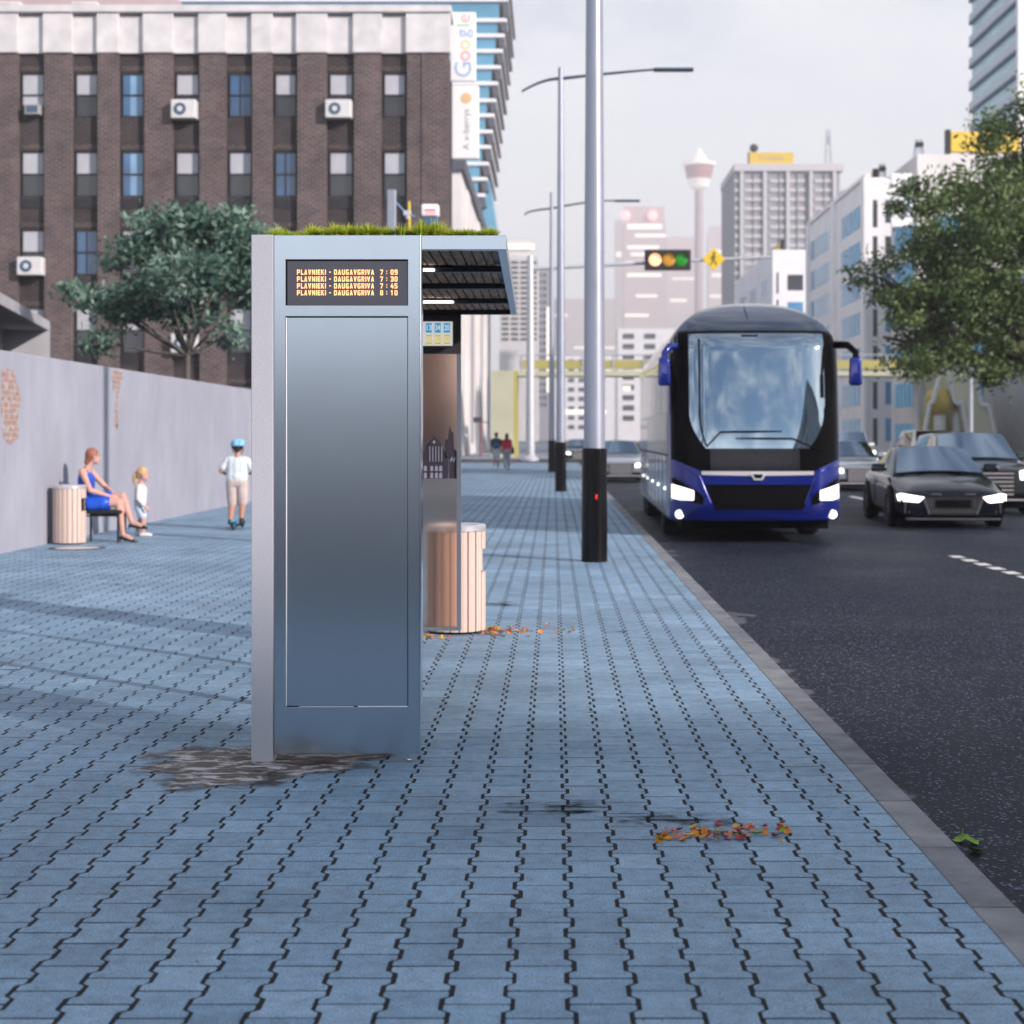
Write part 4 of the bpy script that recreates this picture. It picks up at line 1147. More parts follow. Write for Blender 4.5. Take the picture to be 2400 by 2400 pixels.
# ---------------------------------------------------------------- cars
m_carblk = M('black_metallic', (.004, .006, .012), .16, metal=0, var=.05, coat=.25, spec=.3)
m_carsil = M('silver_metallic', (.38, .42, .47), .22, metal=.6, var=.05, coat=.8)
m_carwht = M('white_car_paint', (.68, .69, .71), .25, var=.03, coat=.8)
m_cardk = M('dark_grey_metallic', (.05, .055, .065), .2, metal=.5, var=.05, coat=.8)
m_carred = M('dark_red_metallic', (.12, .03, .03), .2, metal=.4, var=.05, coat=.8)
m_carws = M('car_windscreen', (.27, .36, .46), .04, metal=1.0, var=0, rvar=0)
m_cargl = M('car_side_glass', (.10, .11, .13), .05, metal=1.0, var=0, rvar=0)
m_grl = M('grille_mesh', (.016, .016, .018), .4, var=.2)
m_bar = M('grille_bar', (.20, .20, .22), .3, metal=.8, var=0)
m_tail = M('tail_lamp', (.5, .02, .03), .2, var=0, emis=(.9, .02, .05), estr=.9)

def car(name, label, loc, rz, paint, style, group=None, lamps=True):
    T = thing(name, label, 'car', loc, rz, group)
    if style == 'sport': Lc, Wc, H, hood, belt, zb = 4.75, 1.94, 1.40, .84, .93, .17
    elif style == 'suv': Lc, Wc, H, hood, belt, zb = 4.85, 2.0, 1.68, 1.06, 1.10, .28
    elif style == 'box': Lc, Wc, H, hood, belt, zb = 4.7, 1.95, 1.86, 1.10, 1.15, .28
    else: Lc, Wc, H, hood, belt, zb = 4.6, 1.84, 1.46, .88, .96, .20
    hw = Wc / 2
    cowl = 1.45 if style in ('sport', 'saloon') else 1.30
    # stations: y, half width, shoulder z, top z (centre), bottom z
    nose = hood * .82 if style in ('sport', 'saloon') else hood * .92
    st = [(.00, .80, nose * .70, nose * .78, zb + .10), (.03, .86, nose * .84, nose * .93, zb + .03), (.16, .93, nose * .92, nose * 1.02, zb), (.55, .985, nose * 1.0, hood * .97, zb),
          (1.0, 1.0, hood * .95, hood * 1.03, zb), (cowl, 1.0, belt * .955, belt * 1.04, zb), (2.4, 1.0, belt * .97, belt * 1.04, zb),
          (3.4, 1.0, belt * .985, belt * 1.04, zb), (Lc - .55, .985, belt * 1.0, belt * 1.05, zb), (Lc - .12, .93, belt * .98, belt * 1.03, zb + .06), (Lc, .84, belt * .90, belt * .96, zb + .16)]
    V = []; F = []
    for y, k, zs, zt, z0 in st:
        w_ = hw * k
        half = [(0, z0), (w_ * .86, z0), (w_ * .975, z0 + .10), (w_, z0 + (zs - z0) * .45), (w_ * .985, zs - .05), (w_ * .93, zs), (w_ * .72, zs + (zt - zs) * .72), (w_ * .36, zt), ]
        ring = half + [(0, zt)] + [(-x, z) for x, z in half[:0:-1]]
        V += [(x, y, z) for x, z in ring]
    n = len(ring)
    for i in range(len(st) - 1):
        for k in range(n):
            F.append((i * n + k, i * n + (k + 1) % n, (i + 1) * n + (k + 1) % n, (i + 1) * n + k))
    F.append(tuple(range(n))); F.append(tuple(range((len(st) - 1) * n, len(st) * n)))
    g = MB(); g.add(V, F)
    body = g.build('body', paint, T, smooth=180, sub=2)
    # greenhouse
    if style == 'sport': gs = [(cowl - .12, .83, belt * .98), (2.25, .66, H - .03), (2.9, .64, H), (3.5, .62, H - .06), (4.45, .74, belt * 1.03)]
    elif style == 'suv': gs = [(cowl - .06, .86, belt), (2.10, .72, H - .04), (2.8, .70, H), (4.1, .68, H - .04), (4.70, .78, belt * 1.05)]
    elif style == 'box': gs = [(cowl - .06, .87, belt), (1.95, .77, H - .04), (2.8, .76, H), (4.3, .75, H - .03), (4.62, .82, belt * 1.05)]
    else: gs = [(cowl - .10, .83, belt), (2.15, .67, H - .03), (2.8, .65, H), (3.45, .63, H - .05), (4.2, .74, belt * 1.03)]
    (ya, wa, za), (yb, wb, zb2), (yc, wc, zc), (yd, wd, zd), (ye, we_, ze) = gs
    def quad_panel(nm, mat, P, th=.02, ins=.0, parent=T, bow=0):
        # P: four corners bl, br, tr, tl ; subdivided and bowed
        g = MB(); nn = 10; V = []; F = []
        P = [Vector(p) for p in P]
        nrm = (P[1] - P[0]).cross(P[3] - P[0]).normalized()
        for lay in (0, 1):
            for j in range(nn + 1):
                for i in range(nn + 1):
                    u, v = ins + (1 - 2 * ins) * i / nn, ins + (1 - 2 * ins) * j / nn
                    p = P[0].lerp(P[1], u).lerp(P[3].lerp(P[2], u), v)
                    p = p + nrm * (bow * (1 - (2 * u - 1) ** 2)) - nrm * th * lay
                    V.append(p)
        W_ = nn + 1; m = W_ * W_
        for j in range(nn):
            for i in range(nn):
                a = j * W_ + i; F.append((a, a + 1, a + W_ + 1, a + W_)); F.append((m + a, m + a + W_, m + a + W_ + 1, m + a + 1))
        for i in range(nn):
            for a, b in ((i, i + 1), (nn * W_ + i, nn * W_ + i + 1), (i * W_, (i + 1) * W_), (i * W_ + nn, (i + 1) * W_ + nn)): F.append((a, b, m + b, m + a))
        g.add(V, F); return g.build(nm, mat, parent, smooth=60)
    A = lambda s, y, w_, z: (s * w_ * hw, y, z)
    # cabin shell in body colour with roof
    V = []
    for y, w_, z in gs: V += [(-w_ * hw, y, z), (w_ * hw, y, z)]
    sk = MB()
    cab = []
    for (y, w_, z) in gs:
        base = belt * .99
        hwid = hw * (.90)
        cab.append((y, hwid, base, w_ * hw, z))
    V = []; F = []
    for (y, hb, zb_, ht, zt_) in cab:
        low = min(zt_, zb_ + .01)
        V += [(-hb, y, zb_ - .08), (-ht, y, max(zt_, zb_ - .02)), (-ht * .5, y, max(zt_, zb_ - .02) + .025), (ht * .5, y, max(zt_, zb_ - .02) + .025), (ht, y, max(zt_, zb_ - .02)), (hb, y, zb_ - .08)]
    for i in range(len(cab) - 1):
        for k in range(5): F.append((i * 6 + k, i * 6 + k + 1, (i + 1) * 6 + k + 1, (i + 1) * 6 + k))
    F.append(tuple(range(6))); F.append(tuple(range(len(V) - 6, len(V))))
    sk.add(V, F); sk.build('cabin', paint, T, smooth=30, bevel=.03, seg=3)
    quad_panel('windscreen', m_carws, [(-wa * hw * .97, ya - .005, za + .035), (wa * hw * .97, ya - .005, za + .035), (wb * hw * .96, yb - .02, zb2 + .012), (-wb * hw * .96, yb - .02, zb2 + .012)], bow=.045)
    quad_panel('rear_window', m_cargl, [(we_ * hw * .95, ye + .01, ze + .03), (-we_ * hw * .95, ye + .01, ze + .03), (-wd * hw * .95, yd + .03, zd + .01), (wd * hw * .95, yd + .03, zd + .01)], bow=.04)
    for s in (-1, 1):
        hb = hw * .90
        def sp(y):  # point on slanted side at y, fraction
            for (y0, h0, b0, t0, z0), (y1, h1, b1, t1, z1) in zip(cab, cab[1:]):
                if y0 <= y <= y1:
                    k = (y - y0) / (y1 - y0); return h0 + (h1 - h0) * k, t0 + (t1 - t0) * k, z0 + (z1 - z0) * k
        for y0, y1 in ((ya + .42, 2.72), (2.80, ye - .55)):
            P = []
            for y, fr in ((y0, .0), (y1, .0), (y1, 1), (y0, 1)):
                hb_, ht_, zt_ = sp(y)
                zz0, zz1 = belt * .99 + .015, zt_ - .045
                k = ((zz0 if fr == 0 else max(zz1, zz0 + .03)) - (belt * .99 - .08)) / (zt_ - (belt * .99 - .08))
                P.append((s * (hb_ + (ht_ - hb_) * k + .006), y, zz0 if fr == 0 else max(zz1, zz0 + .03)))
            quad_panel('side_window', m_cargl, P if s > 0 else [P[1], P[0], P[3], P[2]], th=.012)
        # mirror
        mz = belt + .04
        g = MB(); g.box(s * hw * .90, s * (hw + .20), ya + .38, ya + .52, mz - .01, mz + .14, top=(.02, .02)) if s > 0 else g.box(s * (hw + .20), s * hw * .90, ya + .38, ya + .52, mz - .01, mz + .14, top=(.02, .02))
        g.build('door_mirror', paint, T, smooth=180, bevel=.04, seg=3)
        # wheels
        r = .345 if style in ('sport', 'saloon') else .385
        for y in (.92, Lc - .95):
            g = MB(); g.lathe([(.001, s * .012), (r * 1.10, s * .010), (r * 1.10, -s * .10)], 28, (s * hw * .995, y, r + .01), 'x'); g.build('wheel_arch', m_mblk, T, smooth=30)
            wheel(T, s * (hw - .09), y, r, .24, s, m_rimm if style != 'sport' else m_bar, 10)
        # door seams
        MB().box(min(s * (hw * .99), s * (hw + .003)), max(s * (hw * .99), s * (hw + .003)), 2.74, 2.75, zb + .2, belt * .93).build('door_seam', m_mblk, T)
        MB().box(min(s * hw * .99, s * (hw + .012)), max(s * hw * .99, s * (hw + .012)), 2.45, 2.65, belt * .80, belt * .84).build('door_handle', paint, T, bevel=.006)
    # face
    fz = nose
    front = -.015
    if style == 'sport':
        for s in (-1, 1):
            g = MB(); P = [(s * .50, fz * .80), (s * .86, fz * .885), (s * .925, fz * .855), (s * .905, fz * .70), (s * .60, fz * .67)]
            v = []
            for yy in (0, .22):
                for (x, z) in P:
                    v.append((x, .17 * (abs(x) / .93) ** 3 - .115 + yy + (z - fz * .67) * .22, z))
            n = len(P); f = [tuple(range(n)), tuple(range(2 * n - 1, n - 1, -1))] + [(i, i + n, (i + 1) % n + n, (i + 1) % n) for i in range(n)]
            g.add(v, f); g.build('headlamp', m_hl2, T)
            g = MB(); g.prism([(s * .56, .26), (s * .88, .24), (s * .90, .52), (s * .62, .50)], 'y', .03, .2); ai = g.build('air_intake', m_mblk, T)
            g = MB()
            for k in range(3): g.box(min(s * (.66 + k * .075), s * (.675 + k * .075)), max(s * (.66 + k * .075), s * (.675 + k * .075)), .018, .05, .27, .47)
            g.build('intake_fins', m_bar, ai)
            g = MB(); g.prism([(s * .50, .56), (s * .53, .56), (s * .42, .25), (s * .39, .25)], 'y', -.035, .05); g.build('grille_edge', m_bar, T)
        g = MB(); g.prism([(-.47, fz * .80), (.47, fz * .80), (.52, .57), (.40, .25), (-.40, .25), (-.52, .57)], 'y', -.022, .12); gr = g.build('grille', m_grl, T)
        g = MB()
        for k in range(-8, 9): g.box(k * .05 - .006, k * .05 + .006, -.028, -.020, .27, .34)
        for k in (-7, -6, 6, 7):
            for z in (.38, .42, .46, .50): g.box(k * .062 - .02, k * .062 + .02, -.028, -.020, z, z + .012)
        for s in (-1, 1): g.box(min(s * .20, s * .38), max(s * .20, s * .38), -.03, -.02, .59, .615)
        g.build('grille_bars', m_bar, gr)
        MB().box(-.30, .30, -.034, -.02, .37, .50).build('plate_mount', m_mblk, gr)
        MB().box(-.80, .80, -.05, .2, .155, .185).build('front_splitter', m_bar, T, bevel=.008)
        for s in (-1, 1): MB().tube([(s * .1, ya + .02, za + .01), (s * .1 + (.30 if s < 0 else -.3) * -1, ya - .03, za + .045), (s * .1 + .42 * (1 if s > 0 else -1) * .6, ya - .02, za + .05)], .014, 6).build('wiper', m_mblk, T)
    else:
        lz0, lz1 = fz * .74, fz * .96
        big = style in ('suv', 'box')
        for s in (-1, 1):
            xa, xb = s * hw * .56, s * hw * .92
            g = MB(); v = []
            P = [(xa, lz0), (xb, lz0 + .01), (xb * 1.0, lz1), (xa, lz1 - .03)]
            for yy in (0, .16):
                for x, z in P: v.append((x, -.045 + .12 * (abs(x) / hw) ** 3 + yy + (z - lz0) * .25, z))
            g.add(v, [(0, 1, 2, 3), (7, 6, 5, 4)] + [(i, i + 4, (i + 1) % 4 + 4, (i + 1) % 4) for i in range(4)])
            g.build('headlamp', m_hl2 if lamps else m_ret, T, bevel=.02, seg=2)
            if big:
                MB().box(min(s * hw * .62, s * hw * .90), max(s * hw * .62, s * hw * .90), .01, .18, fz * .48, fz * .57).build('daytime_lamp', m_hl2, T, bevel=.02)
        g = MB(); g.prism([(-hw * .50, lz1 - .02), (hw * .50, lz1 - .02), (hw * .42, fz * .40), (-hw * .42, fz * .40)], 'y', -.03, .10); gr = g.build('grille', m_grl, T)
        g = MB()
        for k in range(6):
            z = fz * .43 + k * (lz1 - .05 - fz * .43) / 5.5
            g.box(-hw * .42, hw * .42, -.036, -.029, z, z + .018)
        g.build('grille_bars', m_chrome, gr)
        MB().box(-hw * .84, hw * .84, -.005, .15, zb + .07, zb + .16).build('lower_intake', m_mblk, T, bevel=.01)
        MB().box(-hw * .8, hw * .8, -.02, .10, zb + .02, zb + .045).build('bumper_trim', m_chrome, T, bevel=.005)
    for s in (-1, 1):
        MB().box(min(s * hw * .55, s * hw * .86), max(s * hw * .55, s * hw * .86), Lc - .10, Lc + .012, belt * .80, belt * .93).build('tail_lamp', m_tail, T, bevel=.01)
    MB().box(-.26, .26, Lc - .02, Lc + .012, belt * .55, belt * .65).build('rear_plate', m_ret, T)
    MB().box(-hw * .75, hw * .75, .5, Lc - .5, .12, zb + .05).build('underbody', m_mblk, T)
    return T
car('sports_saloon', 'black sports saloon with bright slanted headlamps beside the coach', (6.93, 27.4, RZ), R(-3.5), m_carblk, 'sport')
car('large_estate_car', 'big dark blue-grey car behind the black sports saloon, only one headlamp in view', (8.95, 32.2, RZ), R(-2), m_cardk, 'suv')
car('silver_saloon', 'silver saloon with chrome grille partly hidden behind the right side of the coach', (9.05, 46.5, RZ), 0, m_carsil, 'saloon')
car('silver_saloon', 'silver saloon with chrome grille following behind the coach in the kerb lane', (2.35, 55.5, RZ), 0, m_carsil, 'saloon')
car('dark_hatchback', 'distant dark car seen between the lamp posts at the far end of the footway', (1.55, 97, RZ), R(0), m_cardk, 'saloon')
car('white_van_car', 'tall white car driving away with a red tail lamp lit, above the black saloon', (15.2 - .35, 66, RZ), R(180), m_carwht, 'box')
car('white_van_car', 'tall white car far off just right of the coach', (14.2, 74.0, RZ), R(0), m_carwht, 'box')
car('dark_saloon', 'dark car at the right edge of the road beyond the big blue-grey car', (17.5, 56.0, RZ), R(186), m_cardk, 'saloon')
car('grey_hatchback', 'small grey car with its lamps on ahead of the tall white car', (16.2, 86, RZ), R(0), m_carsil, 'saloon')
# ---------------------------------------------------------------- people
def skinm(name, c): return M(name, c, .5, var=.06, scale=12, spec=.4)
m_skin1 = skinm('light_skin', (.58, .34, .28)); m_skin2 = skinm('tan_skin', (.46, .25, .18))
m_eye = M('eye_dark', (.03, .02, .02), .2, var=0); m_lip = M('lip', (.45, .14, .13), .4, var=0)
def cloth(name, c, **k): return M(name, c, .85, var=.12, scale=9, bump=.15, bscale=60, **k)
V3 = Vector
def hand(mb, wr, d, up, s=1.0, side=1, curl=.5):
    d = V3(d).normalized(); up = V3(up); up = (up - d * up.dot(d)).normalized(); sd = d.cross(up) * side
    c = V3(wr)
    mb.limb([c, c + d * .045 * s, c + d * .085 * s], [.024 * s, .032 * s, .030 * s], 10)
    mb.cap(c + d * .04 * s + sd * .018 * s, c + d * .08 * s + sd * .024 * s, .018 * s, .016 * s, 8)
    mb.cap(c + d * .04 * s - sd * .018 * s, c + d * .08 * s - sd * .024 * s, .018 * s, .016 * s, 8)
    for i, (o, l) in enumerate(((-.030, .062), (-.010, .075), (.010, .070), (.029, .052))):
        b = c + d * .083 * s + sd * o * s
        k1 = b + (d - up * curl * .5).normalized() * l * .5 * s + sd * o * .12 * s
        k2 = k1 + (d * .6 - up * curl).normalized() * l * .5 * s
        mb.limb([b, k1, k2], [.0098 * s, .009 * s, .0075 * s], 8)
    b = c + d * .03 * s - sd * .026 * s
    k1 = b + (d * .6 - sd * .8).normalized() * .035 * s; k2 = k1 + (d - up * curl * .4).normalized() * .03 * s
    mb.limb([b, k1, k2], [.013 * s, .0115 * s, .009 * s], 8)
def head(mb, c, f, s=1.0, up=(0, 0, 1)):
    # c: head centre, f: facing direction
    f = V3(f).normalized(); up = V3(up).normalized(); l = up.cross(f)
    c = V3(c)
    # skull, jaw, nose, ears
    mb.ball(c + up * .022 * s - f * .012 * s, (.078 * s, .086 * s, .094 * s) if abs(f.y) > .7 else (.088 * s, .078 * s, .094 * s), 18, 14)
    mb.ball(c - up * .045 * s + f * .020 * s, .062 * s, 14, 10)
    mb.ball(c - up * .082 * s + f * .045 * s, .032 * s, 12, 8)
    mb.cap(c + up * .012 * s + f * .078 * s, c - up * .024 * s + f * .094 * s, .010 * s, .015 * s, 8)
    mb.cap(c - up * .052 * s + f * .070 * s + l * .016 * s, c - up * .052 * s + f * .070 * s - l * .016 * s, .012 * s, .012 * s, 8)
    for q in (-1, 1): mb.cap(c + l * q * .078 * s + up * .012 * s, c + l * q * .080 * s - up * .020 * s, .016 * s, .011 * s, 8)
def eyes(T, c, f, s=1.0):
    f = V3(f).normalized(); l = V3((0, 0, 1)).cross(f); c = V3(c); g = MB()
    for q in (-1, 1): g.ball(c + f * .076 * s + l * q * .031 * s + V3((0, 0, .004 * s)), .0075 * s, 10, 8)
    g.build('eyes', m_eye, T, smooth=180)
    g = MB(); g.cap(c + f * .078 * s + l * .016 * s - V3((0, 0, .054 * s)), c + f * .078 * s - l * .016 * s - V3((0, 0, .054 * s)), .0045 * s, .0045 * s, 8); g.build('mouth', m_lip, T, smooth=180)

# --- seated woman (faces along the wall, away from the bin)
P0 = V3((-6.52, 22.5, 0))
wmn = thing('person', 'woman in a blue dress and black heels seated with crossed legs by the wall', 'person', tuple(P0))
# local axes: +X = the way she faces; Y towards/away from camera (negative = nearer)
pel = V3((-.12, 0, .56)); ch = V3((-.15, 0, .88)); nk = V3((-.11, 0, 1.06)); hd = V3((-.045, .01, 1.215))
shN, shF = V3((-.15, -.165, 1.00)), V3((-.13, .165, 1.00))
elN, elF = V3((-.02, -.235, .745)), V3((.07, .225, .775))
wrN, wrF = V3((.20, -.07, .655)), V3((.235, .03, .69))
hipN, hipF = V3((-.10, -.085, .545)), V3((-.10, .085, .55))
knN, knF = V3((.335, -.08, .565)), V3((.37, .0, .655))       # near leg planted, far leg crossed over it
anN, anF = V3((.40, -.075, .105)), V3((.525, -.06, .275))
b = MB()
b.limb([pel + V3((0, 0, .0)), pel + V3((-.02, 0, .14)), ch], [.115, .10, .105], 14)
for q in (-1, 1):
    b.limb([pel + V3((0, .055 * q, 0)), pel + V3((-.02, .045 * q, .15)), ch + V3((0, .06 * q, 0))], [.105, .085, .095], 14)
b.cap(ch + V3((.0, -.09, .085)), ch + V3((.01, .09, .085)), .062, .062)
b.limb([ch + V3((.0, 0, .10)), nk + V3((.0, 0, .03)), hd + V3((-.015, 0, -.05))], [.07, .050, .048], 12)
fw = V3((.85, .38, .02)).normalized()
head(b, hd, fw, 1.0)
for sh_, el, wr, (hx_, hy_, hz_) in ((shN, elN, wrN, (.35, .14, -.05)), (shF, elF, wrF, (.3, -.06, -.12))):
    b.limb([ch + V3((0, (sh_.y) * .55, .10)), sh_, sh_.lerp(el, .35), el], [.060, .058, .046, .038])
    b.limb([el, el.lerp(wr, .3), wr], [.039, .038, .025])
    hand(b, wr, (hx_, hy_, hz_), (0, 0, 1), .95, 1, .7)
for hip, kn, an, tz in ((hipN, knN, anN, 0), (hipF, knF, anF, 1)):
    b.limb([hip, hip.lerp(kn, .4), hip.lerp(kn, .75), kn], [.098, .090, .070, .056])
    b.limb([kn, kn.lerp(an, .28), kn.lerp(an, .6), an], [.056, .060, .046, .034])
toeN = anN + V3((.155, 0, -.075)); toeF = anF + V3((.17, -.02, -.055))
for an, toe in ((anN, toeN), (anF, toeF)):
    b.limb([an, an.lerp(toe, .5) + V3((0, 0, .005)), toe], [.036, .034, .026])
remesh_obj(b, 'body', m_skin1, wmn, .0085, 3)
eyes(wmn, hd, fw)
d_ = MB()
d_.limb([pel + V3((-.01, 0, -.0)), pel + V3((-.025, 0, .14)), ch + V3((.0, 0, .02))], [.132, .110, .115], 16)
for q in (-1, 1): d_.limb([pel + V3((-.01, .07 * q, -.015)), pel + V3((-.02, .05 * q, .15)), ch + V3((.01, .066 * q, .01))], [.122, .096, .103], 16)
for hip, kn in ((hipN, knN), (hipF, knF)):
    d_.limb([hip + V3((-.03, 0, 0)), hip.lerp(kn, .3), hip.lerp(kn, .56)], [.118, .118, .112], 14)
d_.limb([hipN.lerp(knN, .1) + V3((0, -.05, -.02)), hipN.lerp(knN, .5) + V3((0, -.03, -.015))], [.085, .095], 12)
m_dress = M('blue_satin', (.012, .085, .55), .42, var=.35, scale=7, stretch=(1, 1, .5), bump=.5, bscale=14)
remesh_obj(d_, 'dress', m_dress, wmn, .010, 3)
st = MB()
for q in (-1, 1): st.tube([ch + V3((.085, q * .075, .05)), ch + V3((.05, q * .085, .145)), ch + V3((-.06, q * .075, .13)), ch + V3((-.09, q * .05, .04))], .006, 8)
st.build('dress_strap', m_dress, wmn, smooth=180)
m_hair1 = M('auburn_hair', (.30, .115, .07), .5, var=.35, scale=14, stretch=(1, 1, .3), bump=.4, bscale=50)
h_ = MB()
h_.ball(hd + V3((0, 0, .035)) - fw * .022, (.095, .092, .095), 18, 12); h_.ball(hd - fw * .06 + V3((0, 0, -.015)), (.060, .060, .085), 14, 10); h_.ball(hd - fw * .085 + V3((0, 0, -.07)), (.045, .045, .05), 12, 8)
remesh_obj(h_, 'hair', m_hair1, wmn, .008, 3)
m_shoe = M('black_patent', (.010, .010, .014), .25, var=0)
for an, toe in ((anN, toeN), (anF, toeF)):
    s_ = MB(); dv = (toe - an); dh = V3((dv.x, dv.y, 0)).normalized(); sl = dv.normalized()
    heel = an + V3((-.028, 0, -.035))
    s_.limb([heel, an.lerp(toe, .45) + V3((0, 0, -.030)), toe + sl * .035 + V3((0, 0, -.006))], [.026, .026, .022], 10)
    s_.cap(toe + V3((0, 0, -.004)), toe + sl * .055 + V3((0, 0, -.006)), .033, .012, 10)
    hb_ = heel + V3((-.012, 0, -.018)); s_.cap(hb_, hb_ + (V3((.10, 0, -1)).normalized() if an is anN else V3((-.25, 0, -.95)).normalized()) * .050, .012, .006, 8)
    remesh_obj(s_, 'shoe', m_shoe, wmn, .006, 2)

# stool (bench) she sits on
m_seat = M('black_vinyl', (.018, .017, .018), .4, var=.1, scale=8)
m_leg = M('black_steel', (.014, .014, .016), .4, metal=.3, var=0)
t = thing('bench', 'short black bench on thin metal legs beside the timber bin at the wall', 'bench', (-6.38, 22.5, 0))
MB().box(-.31, .26, -.22, .22, .405, .462).build('seat', m_seat, t, bevel=.018, seg=3)
for x in (-.27, .22):
    for y in (-.18, .18): MB().tube([(x, y, .405), (x, y, 0)], .017, 10).build('leg', m_leg, t, smooth=50)
for y in (-.18, .18): MB().tube([(-.27, y, .38), (.22, y, .38)], .011, 8).build('stretcher', m_leg, t, smooth=50)

# --- little girl walking
C0 = V3((-6.19, 23.7, 0))
kid = thing('person', 'small fair-haired girl with a ponytail and pale clothes walking past the seated woman', 'person', tuple(C0))
b = MB()
pel = V3((-.02, 0, .47)); ch = V3((-.01, 0, .70)); hd = V3((.025, 0, .935))
b.limb([pel, pel.lerp(ch, .5), ch], [.085, .078, .082], 14)
for q in (-1, 1): b.limb([pel + V3((0, .035 * q, 0)), ch + V3((0, .04 * q, .0))], [.075, .07])
b.cap(ch + V3((0, -.07, .045)), ch + V3((0, .07, .045)), .042, .042)
b.limb([ch + V3((0, 0, .06)), ch + V3((.0, 0, .12)), hd + V3((-.01, 0, -.05))], [.05, .036, .036])
head(b, hd, (1, .1, 0), .92)
eyes(kid, hd, (1, .1, 0), .92)
arms = []
for q, el, wr in ((-1, V3((-.01, -.15, .575)), V3((.09, -.155, .455))), (1, V3((-.07, .14, .58)), V3((-.02, .15, .45)))):
    sh_ = ch + V3((0, q * .105, .045)); arms.append((sh_, el, wr))
    b.limb([sh_, el], [.037, .028]); b.limb([el, wr], [.028, .019]); hand(b, wr, wr - el, (0, q, .2), .62, 1, .5)
legs = []
for q, kn, an in ((-1, V3((.045, -.055, .275)), V3((.035, -.055, .055))), (1, V3((-.015, .055, .275)), V3((-.085, .055, .075)))):
    hip = pel + V3((0, q * .05, -.02)); legs.append((hip, kn, an))
    b.limb([hip, hip.lerp(kn, .5), kn], [.068, .058, .042]); b.limb([kn, kn.lerp(an, .35), an], [.042, .042, .027])
    b.limb([an, an + V3((.09, 0, -.03))], [.028, .022])
remesh_obj(b, 'body', m_skin1, kid, .0075, 3)
sh_m = cloth('pale_cotton', (.70, .70, .68))
g = MB(); g.limb([pel + V3((0, 0, .05)), pel.lerp(ch, .5), ch], [.095, .092, .094], 14)
for q in (-1, 1): g.limb([pel + V3((0, .035 * q, .05)), ch + V3((0, .045 * q, .01))], [.085, .08])
g.cap(ch + V3((0, -.07, .045)), ch + V3((0, .07, .045)), .050, .050)
for sh_, el, wr in arms: g.limb([sh_, el, el.lerp(wr, .75)], [.045, .037, .032])
remesh_obj(g, 'jumper', sh_m, kid, .008, 3)
g = MB(); g.limb([pel + V3((0, -.03, .06)), pel + V3((0, .03, .06))], [.09, .09])
for hip, kn, an in legs: g.limb([hip, hip.lerp(kn, .75)], [.078, .066])
remesh_obj(g, 'shorts', cloth('pale_blue_cotton', (.55, .64, .74)), kid, .008, 3)
m_fair = M('fair_hair', (.55, .36, .16), .5, var=.3, scale=16, bump=.4, bscale=60)
g = MB(); g.ball(hd + V3((-.018, 0, .035)), (.085, .080, .086), 16, 12); g.ball(hd + V3((-.055, 0, -.01)), (.05, .06, .06), 12, 8)
g.limb([hd + V3((-.085, 0, .03)), hd + V3((-.125, 0, -.02)), hd + V3((-.125, 0, -.11)), hd + V3((-.11, 0, -.17))], [.026, .034, .028, .010])
remesh_obj(g, 'hair', m_fair, kid, .008, 3)
m_wshoe = M('white_trainer', (.75, .75, .73), .6, var=.05)
for hip, kn, an in legs:
    g = MB(); z0 = an.z; bz = .032 if z0 < .06 else .045
    g.limb([V3((an.x - .025, an.y, bz)), V3((an.x + .06, an.y, bz)), V3((an.x + .115, an.y, bz - .004))], [.031, .033, .026]); g.cap(an, V3((an.x, an.y, bz)), .030, .032)
    remesh_obj(g, 'shoe', m_wshoe, kid, .007, 2)

# --- boy on a kick scooter, seen from behind
B0 = V3((-5.14, 25.6, 0))
boy = thing('person', 'boy in pale blue helmet and beige shorts riding off on a kick scooter', 'person', tuple(B0))
b = MB()
pel = V3((0, .02, .775)); ch = V3((0, .04, 1.06)); hd = V3((.0, .075, 1.325))
b.limb([pel, pel.lerp(ch, .5), ch], [.105, .095, .105], 14)
for q in (-1, 1): b.limb([pel + V3((.05 * q, 0, 0)), ch + V3((.065 * q, 0, 0))], [.092, .092])
b.cap(ch + V3((-.11, 0, .06)), ch + V3((.11, 0, .06)), .055, .055)
b.limb([ch + V3((0, 0, .08)), ch + V3((0, .015, .15)), hd + V3((0, -.005, -.05))], [.06, .046, .046])
head(b, hd, (0, 1, 0), 1.0)
eyes(boy, hd, (0, 1, 0))
arms = []
for q in (-1, 1):
    sh_ = ch + V3((q * .155, 0, .055)); el = V3((q * .262, .02, .945)); wr = V3((q * .225, .20, .895)); arms.append((sh_, el, wr))
    b.limb([sh_, el], [.047, .037]); b.limb([el, wr], [.037, .026]); hand(b, wr, (0.05 * q, 1, 0.05), (0, 0, 1), .85, q, 1.1)
legs = []
for q, kn, an in ((-1, V3((-.085, .07, .44)), V3((-.10, -.02, .14))), (1, V3((.085, .06, .46)), V3((.075, .0, .165)))):
    hip = pel + V3((q * .08, 0, -.03)); legs.append((hip, kn, an))
    b.limb([hip, hip.lerp(kn, .5), kn], [.088, .075, .056]); b.limb([kn, kn.lerp(an, .32), an], [.056, .058, .036]); b.limb([an, an + V3((0, .10, -.05))], [.036, .03])
remesh_obj(b, 'body', m_skin2, boy, .0085, 3)
g = MB(); g.limb([pel + V3((0, 0, .075)), pel.lerp(ch, .5), ch], [.125, .118, .120], 16)
for q in (-1, 1): g.limb([pel + V3((.066 * q, 0, .035)), ch + V3((.07 * q, 0, .01))], [.110, .105], 14)
g.cap(pel + V3((-.07, 0, .03)), pel + V3((.07, 0, .03)), .105, .105)
g.cap(ch + V3((-.11, 0, .06)), ch + V3((.11, 0, .06)), .066, .066)
